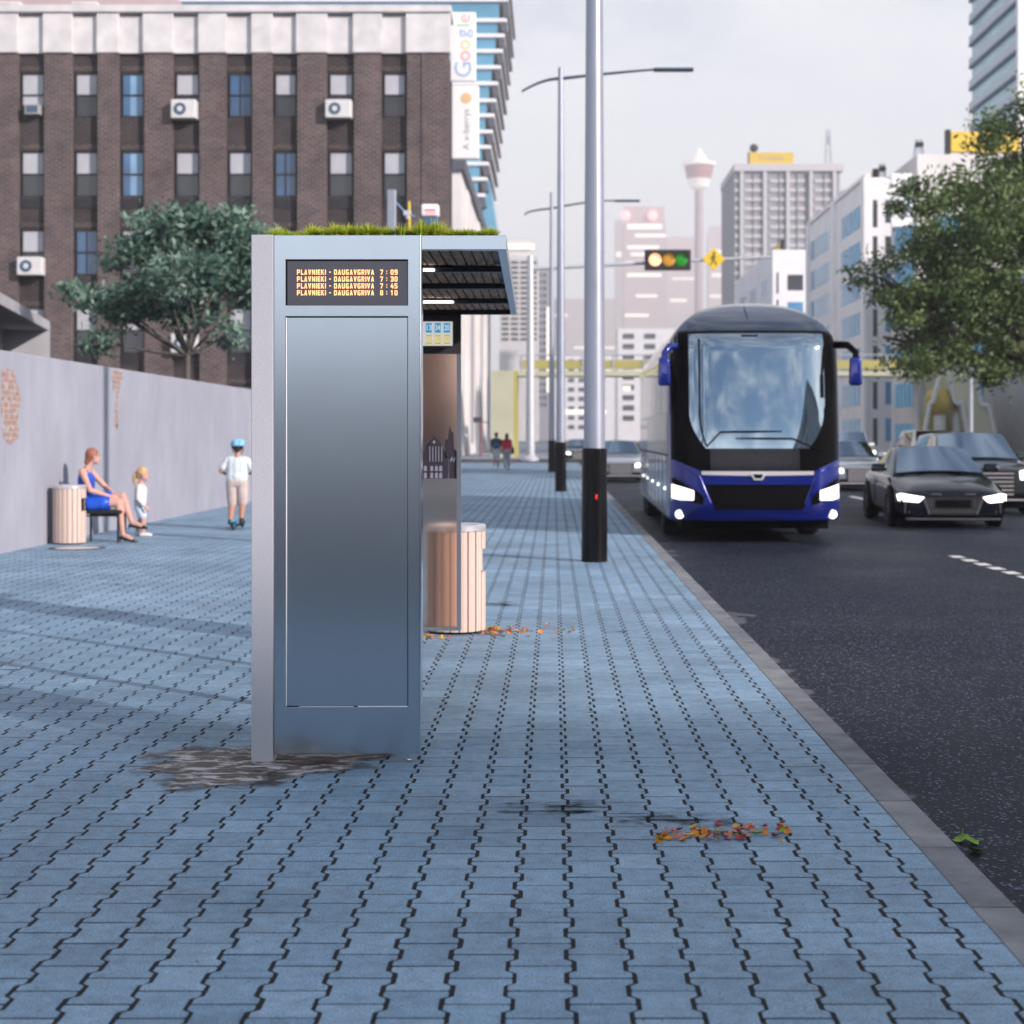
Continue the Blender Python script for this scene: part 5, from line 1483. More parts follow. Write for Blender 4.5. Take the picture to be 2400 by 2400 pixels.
for sh_, el, wr in arms: g.limb([sh_, sh_.lerp(el, .45), sh_.lerp(el, .68)], [.060, .062, .062])
remesh_obj(g, 'shirt', cloth('white_tshirt', (.66, .74, .76)), boy, .009, 3)
g = MB(); g.cap(pel + V3((-.06, 0, -.01)), pel + V3((.06, 0, -.01)), .112, .112)
for hip, kn, an in legs: g.limb([hip, hip.lerp(kn, .55), kn + V3((0, 0, -.01))], [.105, .096, .088])
remesh_obj(g, 'shorts', cloth('beige_cotton', (.56, .47, .43)), boy, .009, 3)
m_blackhair = M('dark_hair', (.02, .015, .013), .5, var=.2, scale=20)
g = MB(); g.ball(hd + V3((0, -.015, .02)), (.084, .092, .09), 16, 12); g.ball(hd + V3((0, -.055, -.03)), (.060, .045, .05), 12, 8); remesh_obj(g, 'hair', m_blackhair, boy, .008, 2)
m_helm = M('pale_blue_helmet', (.24, .55, .85), .3, var=.08, scale=20, coat=.5)
g = MB(); g.lathe([(.118, .030), (.122, .045), (.118, .085), (.095, .125), (.055, .146), (.001, .152)], 28, tuple(hd + V3((0, -.008, -.005))))
hm = g.build('helmet', m_helm, boy, smooth=180); s = hm.modifiers.new('s', 'SOLIDIFY'); s.thickness = .018
g = MB()
for q in (-1, 0, 1): g.tube([hd + V3((q * .055, -.118, .045)), hd + V3((q * .05, -.10, .10)), hd + V3((q * .035, -.03, .140))], .008, 6)
g.build('helmet_vent', m_eye, hm, smooth=180)
for q in (-1, 1): MB().tube([hd + V3((q * .09, -.05, .03)), hd + V3((q * .088, .0, -.04)), hd + V3((q * .05, .045, -.11))], .007, 6).build('chin_strap', m_eye, hm, smooth=180)
m_sh = M('black_trainer', (.02, .022, .028), .6, var=.1)
for hip, kn, an in legs:
    g = MB(); z = .115
    g.limb([V3((an.x, an.y - .045, z)), V3((an.x, an.y + .06, z)), V3((an.x, an.y + .15, z - .006))], [.036, .042, .032]); g.cap(an, V3((an.x, an.y - .01, z)), .040, .040)
    remesh_obj(g, 'shoe', m_sh, boy, .008, 2)
m_cyan2 = M('cyan_metal', (.03, .50, .80), .3, metal=.2, var=0)
t = thing('kick_scooter', 'cyan and black kick scooter under the boy with the pale blue helmet', 'kick scooter', tuple(B0))
MB().box(-.075, .06, -.20, .33, .055, .078).build('deck', m_sh, t, bevel=.01)
MB().tube([(0, .30, .08), (0, .40, .14), (0, .375, .90)], [.026, .026, .018], 12).build('steering_column', m_cyan2, t, smooth=60)
hb = MB().tube([(-.24, .345, .895), (0, .37, .90), (.24, .345, .895)], .014, 10).build('handlebar', m_sh, t, smooth=60)
for q in (-1, 1): MB().tube([(q * .15, .352, .8965), (q * .26, .342, .8945)], .021, 10).build('grip', m_eye, hb, smooth=60)
for y, r_ in ((-.27, .075), (.46, .085)):
    g = MB(); g.lathe([(r_ * .5, -.016), (r_ * .9, -.016), (r_, 0), (r_ * .9, .016), (r_ * .5, .016), (r_ * .5, -.016)], 24, (0, y, r_), 'x'); wv = g.build('wheel', m_sh, t, smooth=50)
    MB().lathe([(.001, -.012), (r_ * .5, -.012), (r_ * .5, .012), (.001, .012)], 20, (0, y, r_), 'x').build('hub', m_cyan2, wv, smooth=50)
g = MB(); g.lathe([(.085, -.035), (.09, -.035), (.09, .035), (.085, .035)], 16, (0, -.27, .075), 'x', a0=.3, a1=2.4); g.build('mudguard', m_cyan2, t, smooth=50)

# --- two people walking away down the footway
def walker(label, loc, sx, top, bottom, shoes, hairm, skin, longhair, shorts, h=1.0, bag=None):
    T = thing('person', label, 'person', loc, 0, None)
    pel = V3((0, 0, .93)) * h; ch = V3((0, .01, 1.28)) * h; hd = V3((0, .03, 1.60)) * h
    b = MB(); b.limb([pel, pel.lerp(ch, .5), ch], [.12, .105, .12])
    for q in (-1, 1): b.limb([pel + V3((.06 * q, 0, 0)), ch + V3((.08 * q, 0, 0))], [.10, .10])
    b.cap(ch + V3((-.13, 0, .09)), ch + V3((.13, 0, .09)), .06, .06); b.limb([ch + V3((0, 0, .12)), hd + V3((0, 0, -.06))], [.06, .052]); head(b, hd, (0.15, 1, 0), 1.05)
    arms = []
    for q, dy in ((-1, .10), (1, -.08)):
        sh_ = ch + V3((q * .19 * sx, 0, .08)); el = V3((q * .24 * sx, -.02, 1.06 * h)); wr = V3((q * .23 * sx, dy, .84 * h)); arms.append((sh_, el, wr))
        b.limb([sh_, el], [.052, .042]); b.limb([el, wr], [.042, .028]); hand(b, wr, wr - el, (q, 0, 0), .95, 1, .5)
    legs = []
    for q, dk, da in ((-1, .10, -.10), (1, .06, .22)):
        hip = pel + V3((q * .09, 0, -.03)); kn = V3((q * .09, dk, .50 * h)); an = V3((q * .075, da, .10 if da > 0 else .15)); legs.append((hip, kn, an))
        b.limb([hip, hip.lerp(kn, .5), kn], [.10, .085, .062]); b.limb([kn, kn.lerp(an, .3), an], [.062, .064, .04]); b.limb([an, an + V3((0, .14, -.055))], [.04, .032])
    remesh_obj(b, 'body', skin, T, .014, 2)
    eyes(T, hd, (0.15, 1, 0), 1.05)
    g = MB(); g.limb([pel + V3((0, 0, .10)), ch], [.135, .135]); g.cap(pel + V3((-.07, 0, .05)), pel + V3((.07, 0, .05)), .12, .12)
    for q in (-1, 1): g.limb([pel + V3((.065 * q, 0, .05)), ch + V3((.085 * q, 0, .0))], [.112, .112])
    g.cap(ch + V3((-.13, 0, .09)), ch + V3((.13, 0, .09)), .07, .07)
    for sh_, el, wr in arms: g.limb([sh_, sh_.lerp(el, .75)], [.066, .062])
    remesh_obj(g, 'top', top, T, .014, 2)
    g = MB(); g.cap(pel + V3((-.07, 0, 0)), pel + V3((.07, 0, 0)), .125, .125)
    for hip, kn, an in legs: g.limb([hip, kn] if shorts else [hip, kn, kn.lerp(an, .8)], [.115, .09, .07])
    remesh_obj(g, 'shorts' if shorts else 'trousers', bottom, T, .014, 2)
    g = MB(); g.ball(hd + V3((0, -.015, .035)), (.092, .10, .095), 14, 10); g.ball(hd + V3((0, -.05, -.02)), (.075, .055, .06), 12, 8)
    if longhair: g.limb([hd + V3((0, -.06, 0)), hd + V3((0, -.09, -.15)), hd + V3((0, -.10, -.30))], [.085, .085, .05])
    remesh_obj(g, 'hair', hairm, T, .013, 2)
    for hip, kn, an in legs:
        g = MB(); z = .045 if an.y > 0 else .095
        g.limb([V3((an.x, an.y - .05, z)), V3((an.x, an.y + .14, z - .005))], [.045, .04]); g.cap(an, V3((an.x, an.y, z)), .045, .045); remesh_obj(g, 'shoe', shoes, T, .012, 2)
    return T, ch
T1, c1 = walker('man in black T-shirt and white shorts walking away down the footway', (-2.66, 73.0, 0), 1.0, cloth('black_cotton', (.02, .022, .03)), cloth('white_cotton', (.66, .68, .70)), m_wshoe, m_blackhair, m_skin2, False, True)
t = thing('backpack', 'dark blue backpack on the back of the man in the black T-shirt', 'backpack', (-2.66, 72.84, 1.02))
MB().box(-.15, .15, -.10, .03, 0, .44).build('bag', M('blue_canvas', (.03, .07, .16), .8), t, bevel=.05, seg=3)
MB().box(-.11, .11, -.135, -.10, .05, .22).build('pocket', M('blue_canvas_light', (.06, .13, .26), .8), t, bevel=.015)
T2, c2 = walker('long-haired woman in a red top and grey trousers walking away with the man', (-2.16, 72.6, 0), .92, cloth('red_cotton', (.50, .02, .06)), cloth('grey_print', (.30, .31, .36)), m_sh, m_blackhair, m_skin1, True, False, .97)
t = thing('shoulder_bag', 'black shoulder bag at the right hip of the woman in the red top', 'bag', (-1.88, 72.55, .72))
MB().box(-.05, .06, -.12, .12, 0, .30).build('bag', m_sh, t, bevel=.03, seg=2)
MB().tube([(0, -.1, .29), (-.06, -.09, .62), (-.12, 0, .66), (-.06, .09, .62), (0, .1, .29)], .012, 6).build('strap', m_sh, t, smooth=60)
# ---------------------------------------------------------------- trees
m_bark = M('bark', (.085, .075, .065), .9, var=.35, scale=8, stretch=(4, 4, 1), bump=.6, bscale=25)
m_bark2 = M('grey_bark', (.11, .105, .095), .9, var=.3, scale=8, stretch=(4, 4, 1), bump=.5, bscale=25)
def leafmat(name, a, b_, c):
    return attr_mat(name, [(0, a), (.5, b_), (1, c)], .5, trl=.30)
m_leafL = leafmat('leaf_blue_green', (.048, .11, .085), (.135, .245, .185), (.38, .51, .42))
m_leafR = leafmat('leaf_green', (.040, .078, .026), (.112, .185, .058), (.32, .40, .16))
def tree(name, label, base, trunk_h, crown, nclump, per, lsize, lmat, bark, seed, group=None, r0=.16, cl_r=.55, squash=.6, flat=.75):
    # crown: list of (dx,dy,z,rx,ry,rz) lobes
    rr_ = random.Random(seed)
    T = thing(name, label, 'tree', base, 0, group)
    tg = MB()
    top = Vector((rr_.uniform(-.2, .2), rr_.uniform(-.2, .2), trunk_h))
    tg.tube([(0, 0, -.3), (.03, .02, trunk_h * .4), top], [r0 * 1.25, r0, r0 * .8], 12)
    clumps = []
    for k in range(nclump):
        lob = rr_.choices(crown, weights=[c[3] * c[4] * c[5] for c in crown])[0]
        while True:
            p = Vector((rr_.uniform(-1, 1), rr_.uniform(-1, 1), rr_.uniform(-1, 1)))
            if p.length <= 1: break
        p = p.normalized() * (p.length ** .45)
        clumps.append(Vector((lob[0] + p.x * lob[3], lob[1] + p.y * lob[4], lob[2] + p.z * lob[5])))
    for lob in crown:
        c = Vector(lob[:3]); mid = top.lerp(c, .5) + Vector((rr_.uniform(-.2, .2), rr_.uniform(-.2, .2), -.1))
        tg.tube([top - Vector((0, 0, .1)), mid, c], [r0 * .55, r0 * .38, r0 * .18], 8)
        near = sorted(clumps, key=lambda q: (q - c).length)[:max(6, nclump // len(crown) // 2)]
        for q in near[::2]:
            m_ = c.lerp(q, .5) + Vector((0, 0, rr_.uniform(-.15, .1)))
            tg.tube([c.lerp(mid, rr_.random() * .6), m_, q], [r0 * .16, r0 * .10, r0 * .04], 5)
    tg.build('trunk', bark, T, smooth=60)
    V = []; C = []
    for q in clumps:
        cr_ = cl_r * rr_.uniform(.55, 1.25); tone = rr_.gauss(.42, .20)
        n = int(per * rr_.uniform(.6, 1.3))
        for i in range(n):
            v = Vector((rr_.gauss(0, .5), rr_.gauss(0, .5), rr_.gauss(0, .5) * squash)) * cr_
            p = q + v
            nrm = Vector((rr_.gauss(0, 1), rr_.gauss(0, 1), rr_.gauss(flat, .8))).normalized()
            a = nrm.orthogonal().normalized(); a.rotate(Matrix.Rotation(rr_.uniform(0, 6.283), 3, nrm)); b_ = nrm.cross(a)
            s = lsize * rr_.uniform(.6, 1.3)
            V += [p - a * s, p + b_ * s * .45 - a * .1 * s + nrm * .1 * s, p + a * s, p - b_ * s * .45 - a * .1 * s + nrm * .1 * s]
            c = min(1, max(0, tone + rr_.gauss(0, .16)))
            C += [c] * 4
    n = len(V) // 4
    me = bpy.data.meshes.new('crown')
    me.from_pydata([tuple(v) for v in V], [], [(4 * i, 4 * i + 1, 4 * i + 2, 4 * i + 3) for i in range(n)])
    at = me.attributes.new('rnd', 'FLOAT', 'POINT'); at.data.foreach_set('value', C)
    me.materials.append(lmat)
    o = bpy.data.objects.new('crown', me); link(o, T)
    return T
# left tree behind the wall (crown read from the photo at 34 m)
def cl(px, py, Y, base, dy=0, rx=.8, rz=.6):
    return (WX(px, Y) - base[0], dy, WZ(py, Y), rx, rx, rz)
bL = (WX(432, 34), 34.0, -.1)
tree('broadleaf_tree', 'blue-green broadleaf tree behind the grey wall in front of the brick building', bL, 3.45,
     [cl(370, 540, 34, bL, 0, .85, .48), cl(480, 520, 34, bL, .3, .95, .42), cl(560, 535, 34, bL, -.2, .65, .55), cl(330, 610, 34, bL, .2, .75, .5),
      cl(450, 640, 34, bL, -.6, .9, .55), cl(545, 640, 34, bL, .2, .75, .65), cl(250, 680, 34, bL, 0, .7, .35), cl(195, 672, 34, bL, .2, .45, .22),
      cl(300, 740, 34, bL, 0, .6, .35), cl(240, 790, 34, bL, .1, .5, .25), cl(560, 760, 34, bL, .1, .6, .4), cl(610, 620, 34, bL, .2, .6, .6), cl(400, 700, 34, bL, .7, .8, .4)],
     175, 70, .095, m_leafL, m_bark2, 5, r0=.075, cl_r=.40)
# right hand street trees
bR = (17.2, 55.0, 0)
def cr2(px, py, Y=55.0, dy=0, rx=2.0, rz=1.5): return cl(px, py, Y, bR, dy, rx, rz)
tree('broadleaf_tree', 'large dense green street tree overhanging the right side of the road', bR, 4.0,
     [cr2(2330, 480, rx=1.9, rz=1.5), cr2(2395, 330, rx=1.5, rz=1.5), cr2(2480, 300, rx=1.7, rz=1.6), cr2(2230, 560, rx=1.9, rz=1.3, dy=-1), cr2(2150, 480, rx=1.0, rz=.8), cr2(2160, 640, rx=1.5, rz=1.2, dy=.5),
      cr2(2260, 720, rx=2.2, rz=1.5), cr2(2100, 720, rx=1.1, rz=.8, dy=-1), cr2(2070, 790, rx=.85, rz=.45), cr2(2380, 640, rx=2.2, rz=1.9), cr2(2340, 830, rx=1.9, rz=.9), cr2(2180, 830, rx=1.3, rz=.7),
      cr2(2450, 480, rx=2.0, rz=2.0, dy=1), cr2(2480, 760, rx=2.2, rz=1.6), cr2(2060, 650, rx=.7, rz=.5)],
     390, 170, .11, m_leafR, m_bark, 11, r0=.30, cl_r=.78)
# ---------------------------------------------------------------- buildings
def brick_mat(name, c1, c2, mort, bw=.22, rh=.075, ax='xz'):
    m, nt, b = new_mat(name); L = nt.links
    tc = N(nt, 'ShaderNodeTexCoord'); sp = N(nt, 'ShaderNodeSeparateXYZ'); L.new(tc.outputs['Object'], sp.inputs[0])
    ad = N(nt, 'ShaderNodeMath', operation='ADD'); L.new(sp.outputs[0], ad.inputs[0]); L.new(sp.outputs[1], ad.inputs[1])
    cb = N(nt, 'ShaderNodeCombineXYZ'); L.new(ad.outputs[0], cb.inputs[0]); L.new(sp.outputs[2], cb.inputs[1])
    br = N(nt, 'ShaderNodeTexBrick'); br.inputs['Scale'].default_value = 1; br.inputs['Brick Width'].default_value = bw; br.inputs['Row Height'].default_value = rh; br.inputs['Mortar Size'].default_value = .018
    br.inputs['Color1'].default_value = col4(c1); br.inputs['Color2'].default_value = col4(c2); br.inputs['Mortar'].default_value = col4(mort)
    L.new(cb.outputs[0], br.inputs['Vector'])
    nz = N(nt, 'ShaderNodeTexNoise'); nz.inputs['Scale'].default_value = .7; nz.inputs['Detail'].default_value = 9; nz.inputs['Roughness'].default_value = .65; L.new(tc.outputs['Object'], nz.inputs['Vector'])
    mr = N(nt, 'ShaderNodeMapRange'); mr.inputs['From Min'].default_value = .3; mr.inputs['From Max'].default_value = .7; mr.inputs['To Min'].default_value = .62; mr.inputs['To Max'].default_value = 1.3; L.new(nz.outputs['Fac'], mr.inputs['Value'])
    mx = N(nt, 'ShaderNodeMix', data_type='RGBA', blend_type='MULTIPLY'); mx.inputs[0].default_value = 1; L.new(br.outputs['Color'], mx.inputs[6]); L.new(mr.outputs[0], mx.inputs[7])
    L.new(mx.outputs[2], b.inputs['Base Color']); b.inputs['Roughness'].default_value = .88
    return m
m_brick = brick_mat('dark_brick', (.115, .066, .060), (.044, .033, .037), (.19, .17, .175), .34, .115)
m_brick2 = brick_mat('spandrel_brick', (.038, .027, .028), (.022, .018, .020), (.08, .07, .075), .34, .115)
m_stone = M('white_cornice_stone', (.66, .65, .655), .8, var=.14, scale=1.2, bump=.2, bscale=8)
m_wfr = M('dark_window_frame', (.022, .022, .028), .5, var=.1)
m_wgl = M('window_glass_grey', (.022, .026, .036), .10, var=.2, scale=.8, spec=.8)
m_wbl = M('window_glass_blue', (.04, .11, .24), .06, var=.35, scale=.6, spec=.8)
m_wlb = M('window_glass_pale_blue', (.18, .33, .50), .1, var=.3, scale=.6)
m_blind = M('white_blind', (.46, .48, .53), .8, var=.06, scale=2)
m_ac = M('ac_casing', (.66, .66, .66), .5, var=.05); m_acg = M('ac_grille', (.06, .11, .18), .5, var=.1)

BY_ = 71.0
bk = thing('brick_building', 'dark brick office building with white stone top band and tall narrow windows', 'building', (-20, BY_, 0))
Ob = tuple(bk.location)
def kx(px): return WX(px, BY_)
def kz(py): return WZ(py, BY_)
XRB_ = -4.75
cols = [(45, 100), (172, 226), (281, 334), (408, 464), (533, 588), (641, 693), (769, 826), (897, 950)]
tops = [168, 352, 536, 720, 903]
zt = kz(124)
# brick: piers between recessed bays
g = MB()
edges = [-90] + [e for a, b in cols for e in (a - 4, b + 4)] + [None]
for i in range(0, len(edges), 2):
    x0 = kx(edges[i]); x1 = kx(edges[i + 1]) if edges[i + 1] is not None else XRB_
    g.box(x0, x1, BY_ - (.06 if i in (4, 10) else 0), BY_ + .4, -.1, zt)
g.box(kx(960) + .001 if False else kx(988), kx(996), BY_ - .05, BY_ + .02, -.1, zt - .02)
g.build('brick_pier', m_brick, bk, off=Ob)
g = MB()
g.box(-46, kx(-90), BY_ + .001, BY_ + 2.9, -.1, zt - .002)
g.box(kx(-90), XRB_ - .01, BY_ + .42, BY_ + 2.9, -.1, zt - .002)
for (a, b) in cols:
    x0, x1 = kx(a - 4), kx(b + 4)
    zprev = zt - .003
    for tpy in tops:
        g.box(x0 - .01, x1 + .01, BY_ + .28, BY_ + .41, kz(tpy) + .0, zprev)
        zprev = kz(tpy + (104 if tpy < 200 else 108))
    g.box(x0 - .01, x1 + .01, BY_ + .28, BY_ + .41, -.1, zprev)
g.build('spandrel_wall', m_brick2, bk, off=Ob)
g = MB()
for (a, b) in cols:
    for tpy in tops:
        for k in range(11):
            x = kx(a) + k * (kx(b) - kx(a)) / 10.5
            g.box(x, x + .06, BY_ + .24, BY_ + .275, kz(tpy) + .08, kz(tpy) + .30)
g.build('dentil_course', m_brick, bk, off=Ob, kind='stuff')
# white band
g = MB()
for i in range(0, len(edges), 2):
    x0 = kx(edges[i]); x1 = kx(edges[i + 1]) if edges[i + 1] is not None else XRB_ + .05
    g.box(x0 - .05, x1 + .05, BY_ - .10, BY_ + .4, zt + .003, kz(31))
for (a, b) in cols:
    g.box(kx(a - 4) + .052, kx(b + 4) - .052, BY_ + .10, BY_ + .4, zt + .003, kz(36))
g.box(-46, kx(-90) - .06, BY_ - .10, BY_ + 2.9, zt + .003, kz(31))
g.build('stone_band', m_stone, bk, bevel=.02, off=Ob)
for (a, b) in cols:
    for tpy in (352, 720):
        MB().box(kx(a - 3), kx(b + 3), BY_ + .26, BY_ + .279, kz(tpy + 134), kz(tpy + 110)).build('dark_sill_panel', m_wfr, bk, off=Ob)
g = MB(); g.box(-46, XRB_ + .14, BY_ - .22, BY_ + 2.95, kz(30.5), kz(14))
for px in (10, 190): g.box(kx(px - 20), kx(px + 40), BY_ - .20, BY_ + .4, kz(13.8), kz(6))
g.build('cornice', m_stone, bk, bevel=.03, off=Ob)
pal = {(2, 0): 'b', (4, 0): 'd', (5, 1): 'd', (2, 1): 'b', (1, 2): 'd', (0, 0): 'w', (4, 3): 'w'}
for ci, (a, b) in enumerate(cols):
    for ri, tpy in enumerate(tops):
        h = 104 if tpy < 200 else 108
        x0, x1, z1, z0 = kx(a), kx(b), kz(tpy) - .01, kz(tpy + h) + .01
        g = MB(); f_ = .07; y0, y1 = BY_ + .30, BY_ + .40
        g.box(x0, x0 + f_, y0, y1, z0, z1); g.box(x1 - f_, x1, y0, y1, z0, z1); g.box(x0 + f_, x1 - f_, y0, y1, z0, z0 + f_); g.box(x0 + f_, x1 - f_, y0, y1, z1 - f_, z1)
        zm = (z0 + z1) / 2; g.box(x0 + f_, x1 - f_, y0 - .01, y1, zm - .035, zm + .035)
        kind = pal.get((ci, ri), 'n')
        if kind == 'd': g.box((x0 + x1) / 2 - .03, (x0 + x1) / 2 + .03, y0 + .001, y1, z0 + f_, zm - .036); g.box((x0 + x1) / 2 - .03, (x0 + x1) / 2 + .03, y0 + .001, y1, zm + .036, z1 - f_)
        w_ = g.build('window', m_wfr, bk, off=Ob)
        MB().box(x0 + f_ + .001, x1 - f_ - .001, BY_ + .345, BY_ + .36, z0 + f_ + .001, z1 - f_ - .001).build('pane', {'n': m_wgl, 'b': m_wlb, 'd': m_wbl, 'w': m_wgl}[kind], w_, off=Ob)
        if kind in 'nw':
            zb_ = zm if kind == 'n' else z0 + .5
            MB().box(x0 + f_ + .002, x1 - f_ - .002, BY_ + .330, BY_ + .342, zb_ + .04, z1 - f_ - .002).build('blind', m_blind, w_, off=Ob)
        elif kind == 'b':
            MB().box(x0 + f_ + .002, x0 + .38, BY_ + .330, BY_ + .342, z0 + f_ + .002, z1 - f_ - .002).build('open_sash', m_wbl, w_, off=Ob)
# air conditioners hanging under windows
for (px0, py0, px1, py1), lab in zip([(405, 237, 464, 281), (765, 237, 826, 280), (46, 604, 106, 647), (405, 783, 466, 828), (41, 240, 42, 241)],
        ['fourth top-row window', 'seventh top-row window', 'first third-row window', 'behind the tree trunk', '']):
    if not lab: continue
    x0, x1, z0, z1 = kx(px0), kx(px1), kz(py1), kz(py0)
    t = thing('air_conditioner', 'white air conditioner with dark round fan on the brick facade, ' + lab, 'air conditioner', ((x0 + x1) / 2, BY_ - .05, z0), 0, 'air conditioners on the brick facade')
    Oa = tuple(t.location)
    MB().box(x0, x1, BY_ - .42, BY_ + .2, z0, z1).build('casing', m_ac, t, bevel=.05, off=Oa)
    c = (x0 + (x1 - x0) * .37, BY_ - .425, (z0 + z1) / 2); r = (z1 - z0) * .32
    MB().lathe([(r * .48, 0), (r * .48, -.03), (r, -.03), (r, 0)], 28, c, 'y').build('fan_grille', m_acg, t, smooth=40, off=Oa)
    MB().lathe([(.001, -.02), (r * .46, -.015), (r * .46, .02)], 24, c, 'y').build('fan_hub', m_ac, t, smooth=40, off=Oa)
t = thing('window_air_conditioner', 'small grey air conditioner set in the first top-row window of the brick facade', 'air conditioner', (kx(78), BY_ - .05, kz(272)))
MB().box(kx(62), kx(96), BY_ - .25, BY_ + .19, kz(270), kz(246)).build('casing', M('ac_grey', (.36, .36, .37), .6), t, bevel=.03, off=tuple(t.location))
MB().box(kx(66), kx(92), BY_ - .262, BY_ - .25, kz(266), kz(250)).build('vent', m_acg, t, off=tuple(t.location))

# two projecting vertical signs on the brick corner
m_sgn = M('lightbox_white', (.80, .80, .80), .4, var=0, rvar=0, emis=(.95, .95, 1.0), estr=.12)
SYY = 73.0
tc_ = {'b': M('sign_blue', (.38, .52, .82), .5, var=0), 'r': M('sign_red', (.80, .42, .38), .5, var=0), 'y': M('sign_yellow', (.86, .72, .35), .5, var=0), 'g': M('sign_green', (.35, .66, .42), .5, var=0), 'o': M('sign_orange', (.82, .55, .30), .5, var=0), 'k': M('sign_grey', (.33, .34, .38), .5, var=0)}
def vsign(name, label, px0, py0, px1, py1, Y=SYY):
    x0, x1, z0, z1 = WX(px0, Y), WX(px1, Y), WZ(py1, Y), WZ(py0, Y)
    t = thing(name, label, 'sign', ((x0 + x1) / 2, Y, z0))
    Os = tuple(t.location)
    bd = MB().box(x0, x1, Y, Y + .30, z0, z1).build('sign_box', m_sgn, t, bevel=.06, off=Os)
    MB().box(x0 - .30, x0 + .0, Y + .12, Y + .18, z0 + .3, z0 + .38).box(x0 - .30, x0 + .0, Y + .12, Y + .18, z1 - .38, z1 - .3).build('bracket', m_wfr, t, off=Os)
    return t, Os, x0, x1, z0, z1
t, Os, x0, x1, z0, z1 = vsign('vertical_sign', 'upper white vertical sign with coloured letters on the corner of the brick building', 1054, 28, 1115, 190)
zc = [177 - 10, 148 - 14 + 0, 118 - 14, 91 - 12, 64, 43]
zs = [162, 131, 105, 78, 59, 43]
for ch_, c_, py, sz in zip('Google', 'brybgr', zs, (1.05, .8, .8, .8, .8, .8)):
    text_obj('sign_letter', ch_, {'G': 1.10, 'l': .92}.get(ch_, .92), tc_[c_], t, ((x0 + x1) / 2 - Os[0] + (.06 if ch_ != 'g' else .0), -.012, WZ(py, SYY) - Os[2]), Euler((R(90), R(-90), 0), 'XYZ'), bold=0)
t, Os, x0, x1, z0, z1 = vsign('vertical_sign', 'lower white vertical sign with an orange disc and small grey letters on the brick corner', 1058, 200, 1122, 372)
g = MB(); g.lathe([(.001, -.02), (.24, -.02), (.25, .0)], 30, (WX(1093, SYY) - Os[0], -.0, WZ(230, SYY) - Os[2]), 'y'); g.build('orange_disc', tc_['o'], t, smooth=40)
text_obj('sign_lettering', 'A x-berrys', .42, tc_['k'], t, ((x0 + x1) / 2 - Os[0] + .06, -.012, WZ(303, SYY) - Os[2]), Euler((R(90), R(-90), 0), 'XYZ'), width=WZ(256, SYY) - WZ(352, SYY))

# generic slab building with window strips as parts
def block(name, label, x0, x1, y0, y1, h, wall, group=None, cat='building'):
    t = thing(name, label, cat, ((x0 + x1) / 2, (y0 + y1) / 2, 0), 0, group)
    MB().box(x0, x1, y0, y1, -.1, h).build('wall', wall, t, off=tuple(t.location))
    return t
m_white = M('white_render', (.88, .88, .90), .8, var=.06, scale=.4)
m_pale = M('pale_stone', (.70, .68, .67), .85, var=.1, scale=.3)
m_gwin = M('blue_strip_window', (.11, .33, .58), .08, var=.3, scale=.5, spec=.8)
m_mul = M('window_mullion', (.22, .26, .32), .5, var=0)
m_dwin = M('dark_window', (.06, .065, .08), .1, var=.2, scale=.5, spec=.8)

def strip_w(t, face, c, a0, a1, z0, z1, glass=m_gwin, nm=5, d=.05, mull=m_mul):
    # face 'x-': plane x=c facing -x spanning y a0..a1 ; 'y-': plane y=c facing -y spanning x a0..a1
    O_ = tuple(t.location)
    g = MB()
    if face == 'x-':
        w_ = g.box(c - .02, c + .3, a0, a1, z0, z1).build('window', glass, t, off=O_)
        g = MB()
        for k in range(1, nm): y = a0 + (a1 - a0) * k / nm; g.box(c - .05, c - .021, y - .07, y + .07, z0, z1)
    else:
        w_ = g.box(a0, a1, c - .02, c + .3, z0, z1).build('window', glass, t, off=O_)
        g = MB()
        for k in range(1, nm): x = a0 + (a1 - a0) * k / nm; g.box(x - .07, x + .07, c - .05, c - .021, z0, z1)
    if nm > 1: g.build('mullion', mull, w_, off=O_)
    return w_
XF = 28.0
# white stepped office row on the right of the street
A = block('white_office', 'nearer white stepped office block with blue strip windows right of the coach', XF, 38, 141, 173, 24.7, m_white)
Oq = tuple(A.location)
MB().box(XF - .25, XF + .3, 140.8, 173, 24.71, 25.0).build('parapet', m_white, A, off=Oq)
for k in range(7):
    zt_ = 22.7 - 3.25 * k; zb_ = zt_ - 2.05
    strip_w(A, 'x-', XF, 160.4, 171.6, zb_, zt_, nm=6); strip_w(A, 'x-', XF, 143.0, 154.0, zb_, zt_, nm=6)
    strip_w(A, 'y-', 141, 29.6, 32.4, zb_, zt_, m_gwin if k > 1 else m_dwin, 4)
    strip_w(A, 'y-', 141, 28.5, 28.9, zb_ - .4, zt_, m_dwin, 1)
for y in (141.6, 157.0, 172.6): MB().box(XF - .35, XF - .001, y - .8, y + .8, 0, 24.7).build('pilaster', m_white, A, off=Oq)
B = block('white_office', 'farther white office block with blue strip windows, partly behind the nearer one', XF, 52, 202, 243, 25.5, m_white)
for k in range(6):
    zt_ = 22.3 - 3.5 * k
    for a0, a1 in ((206, 214), (218, 226), (230, 238)): strip_w(B, 'x-', XF, a0, a1, zt_ - 2.1, zt_, nm=4)
    strip_w(B, 'y-', 202, 29.9, 31.9, zt_ - 2.0, zt_, m_dwin if k == 0 else m_gwin, 1)
    strip_w(B, 'y-', 202, 28.5, 28.75, zt_ - 2.4, zt_ + .3, m_dwin, 1); strip_w(B, 'y-', 202, 32.6, 32.9, zt_ - 2.1, zt_, m_dwin, 1)
Cb = block('pale_office', 'pale flat-roofed building behind the street tree with a vertical white sign', XF, 64, 121.6, 131, 23.3, m_pale)
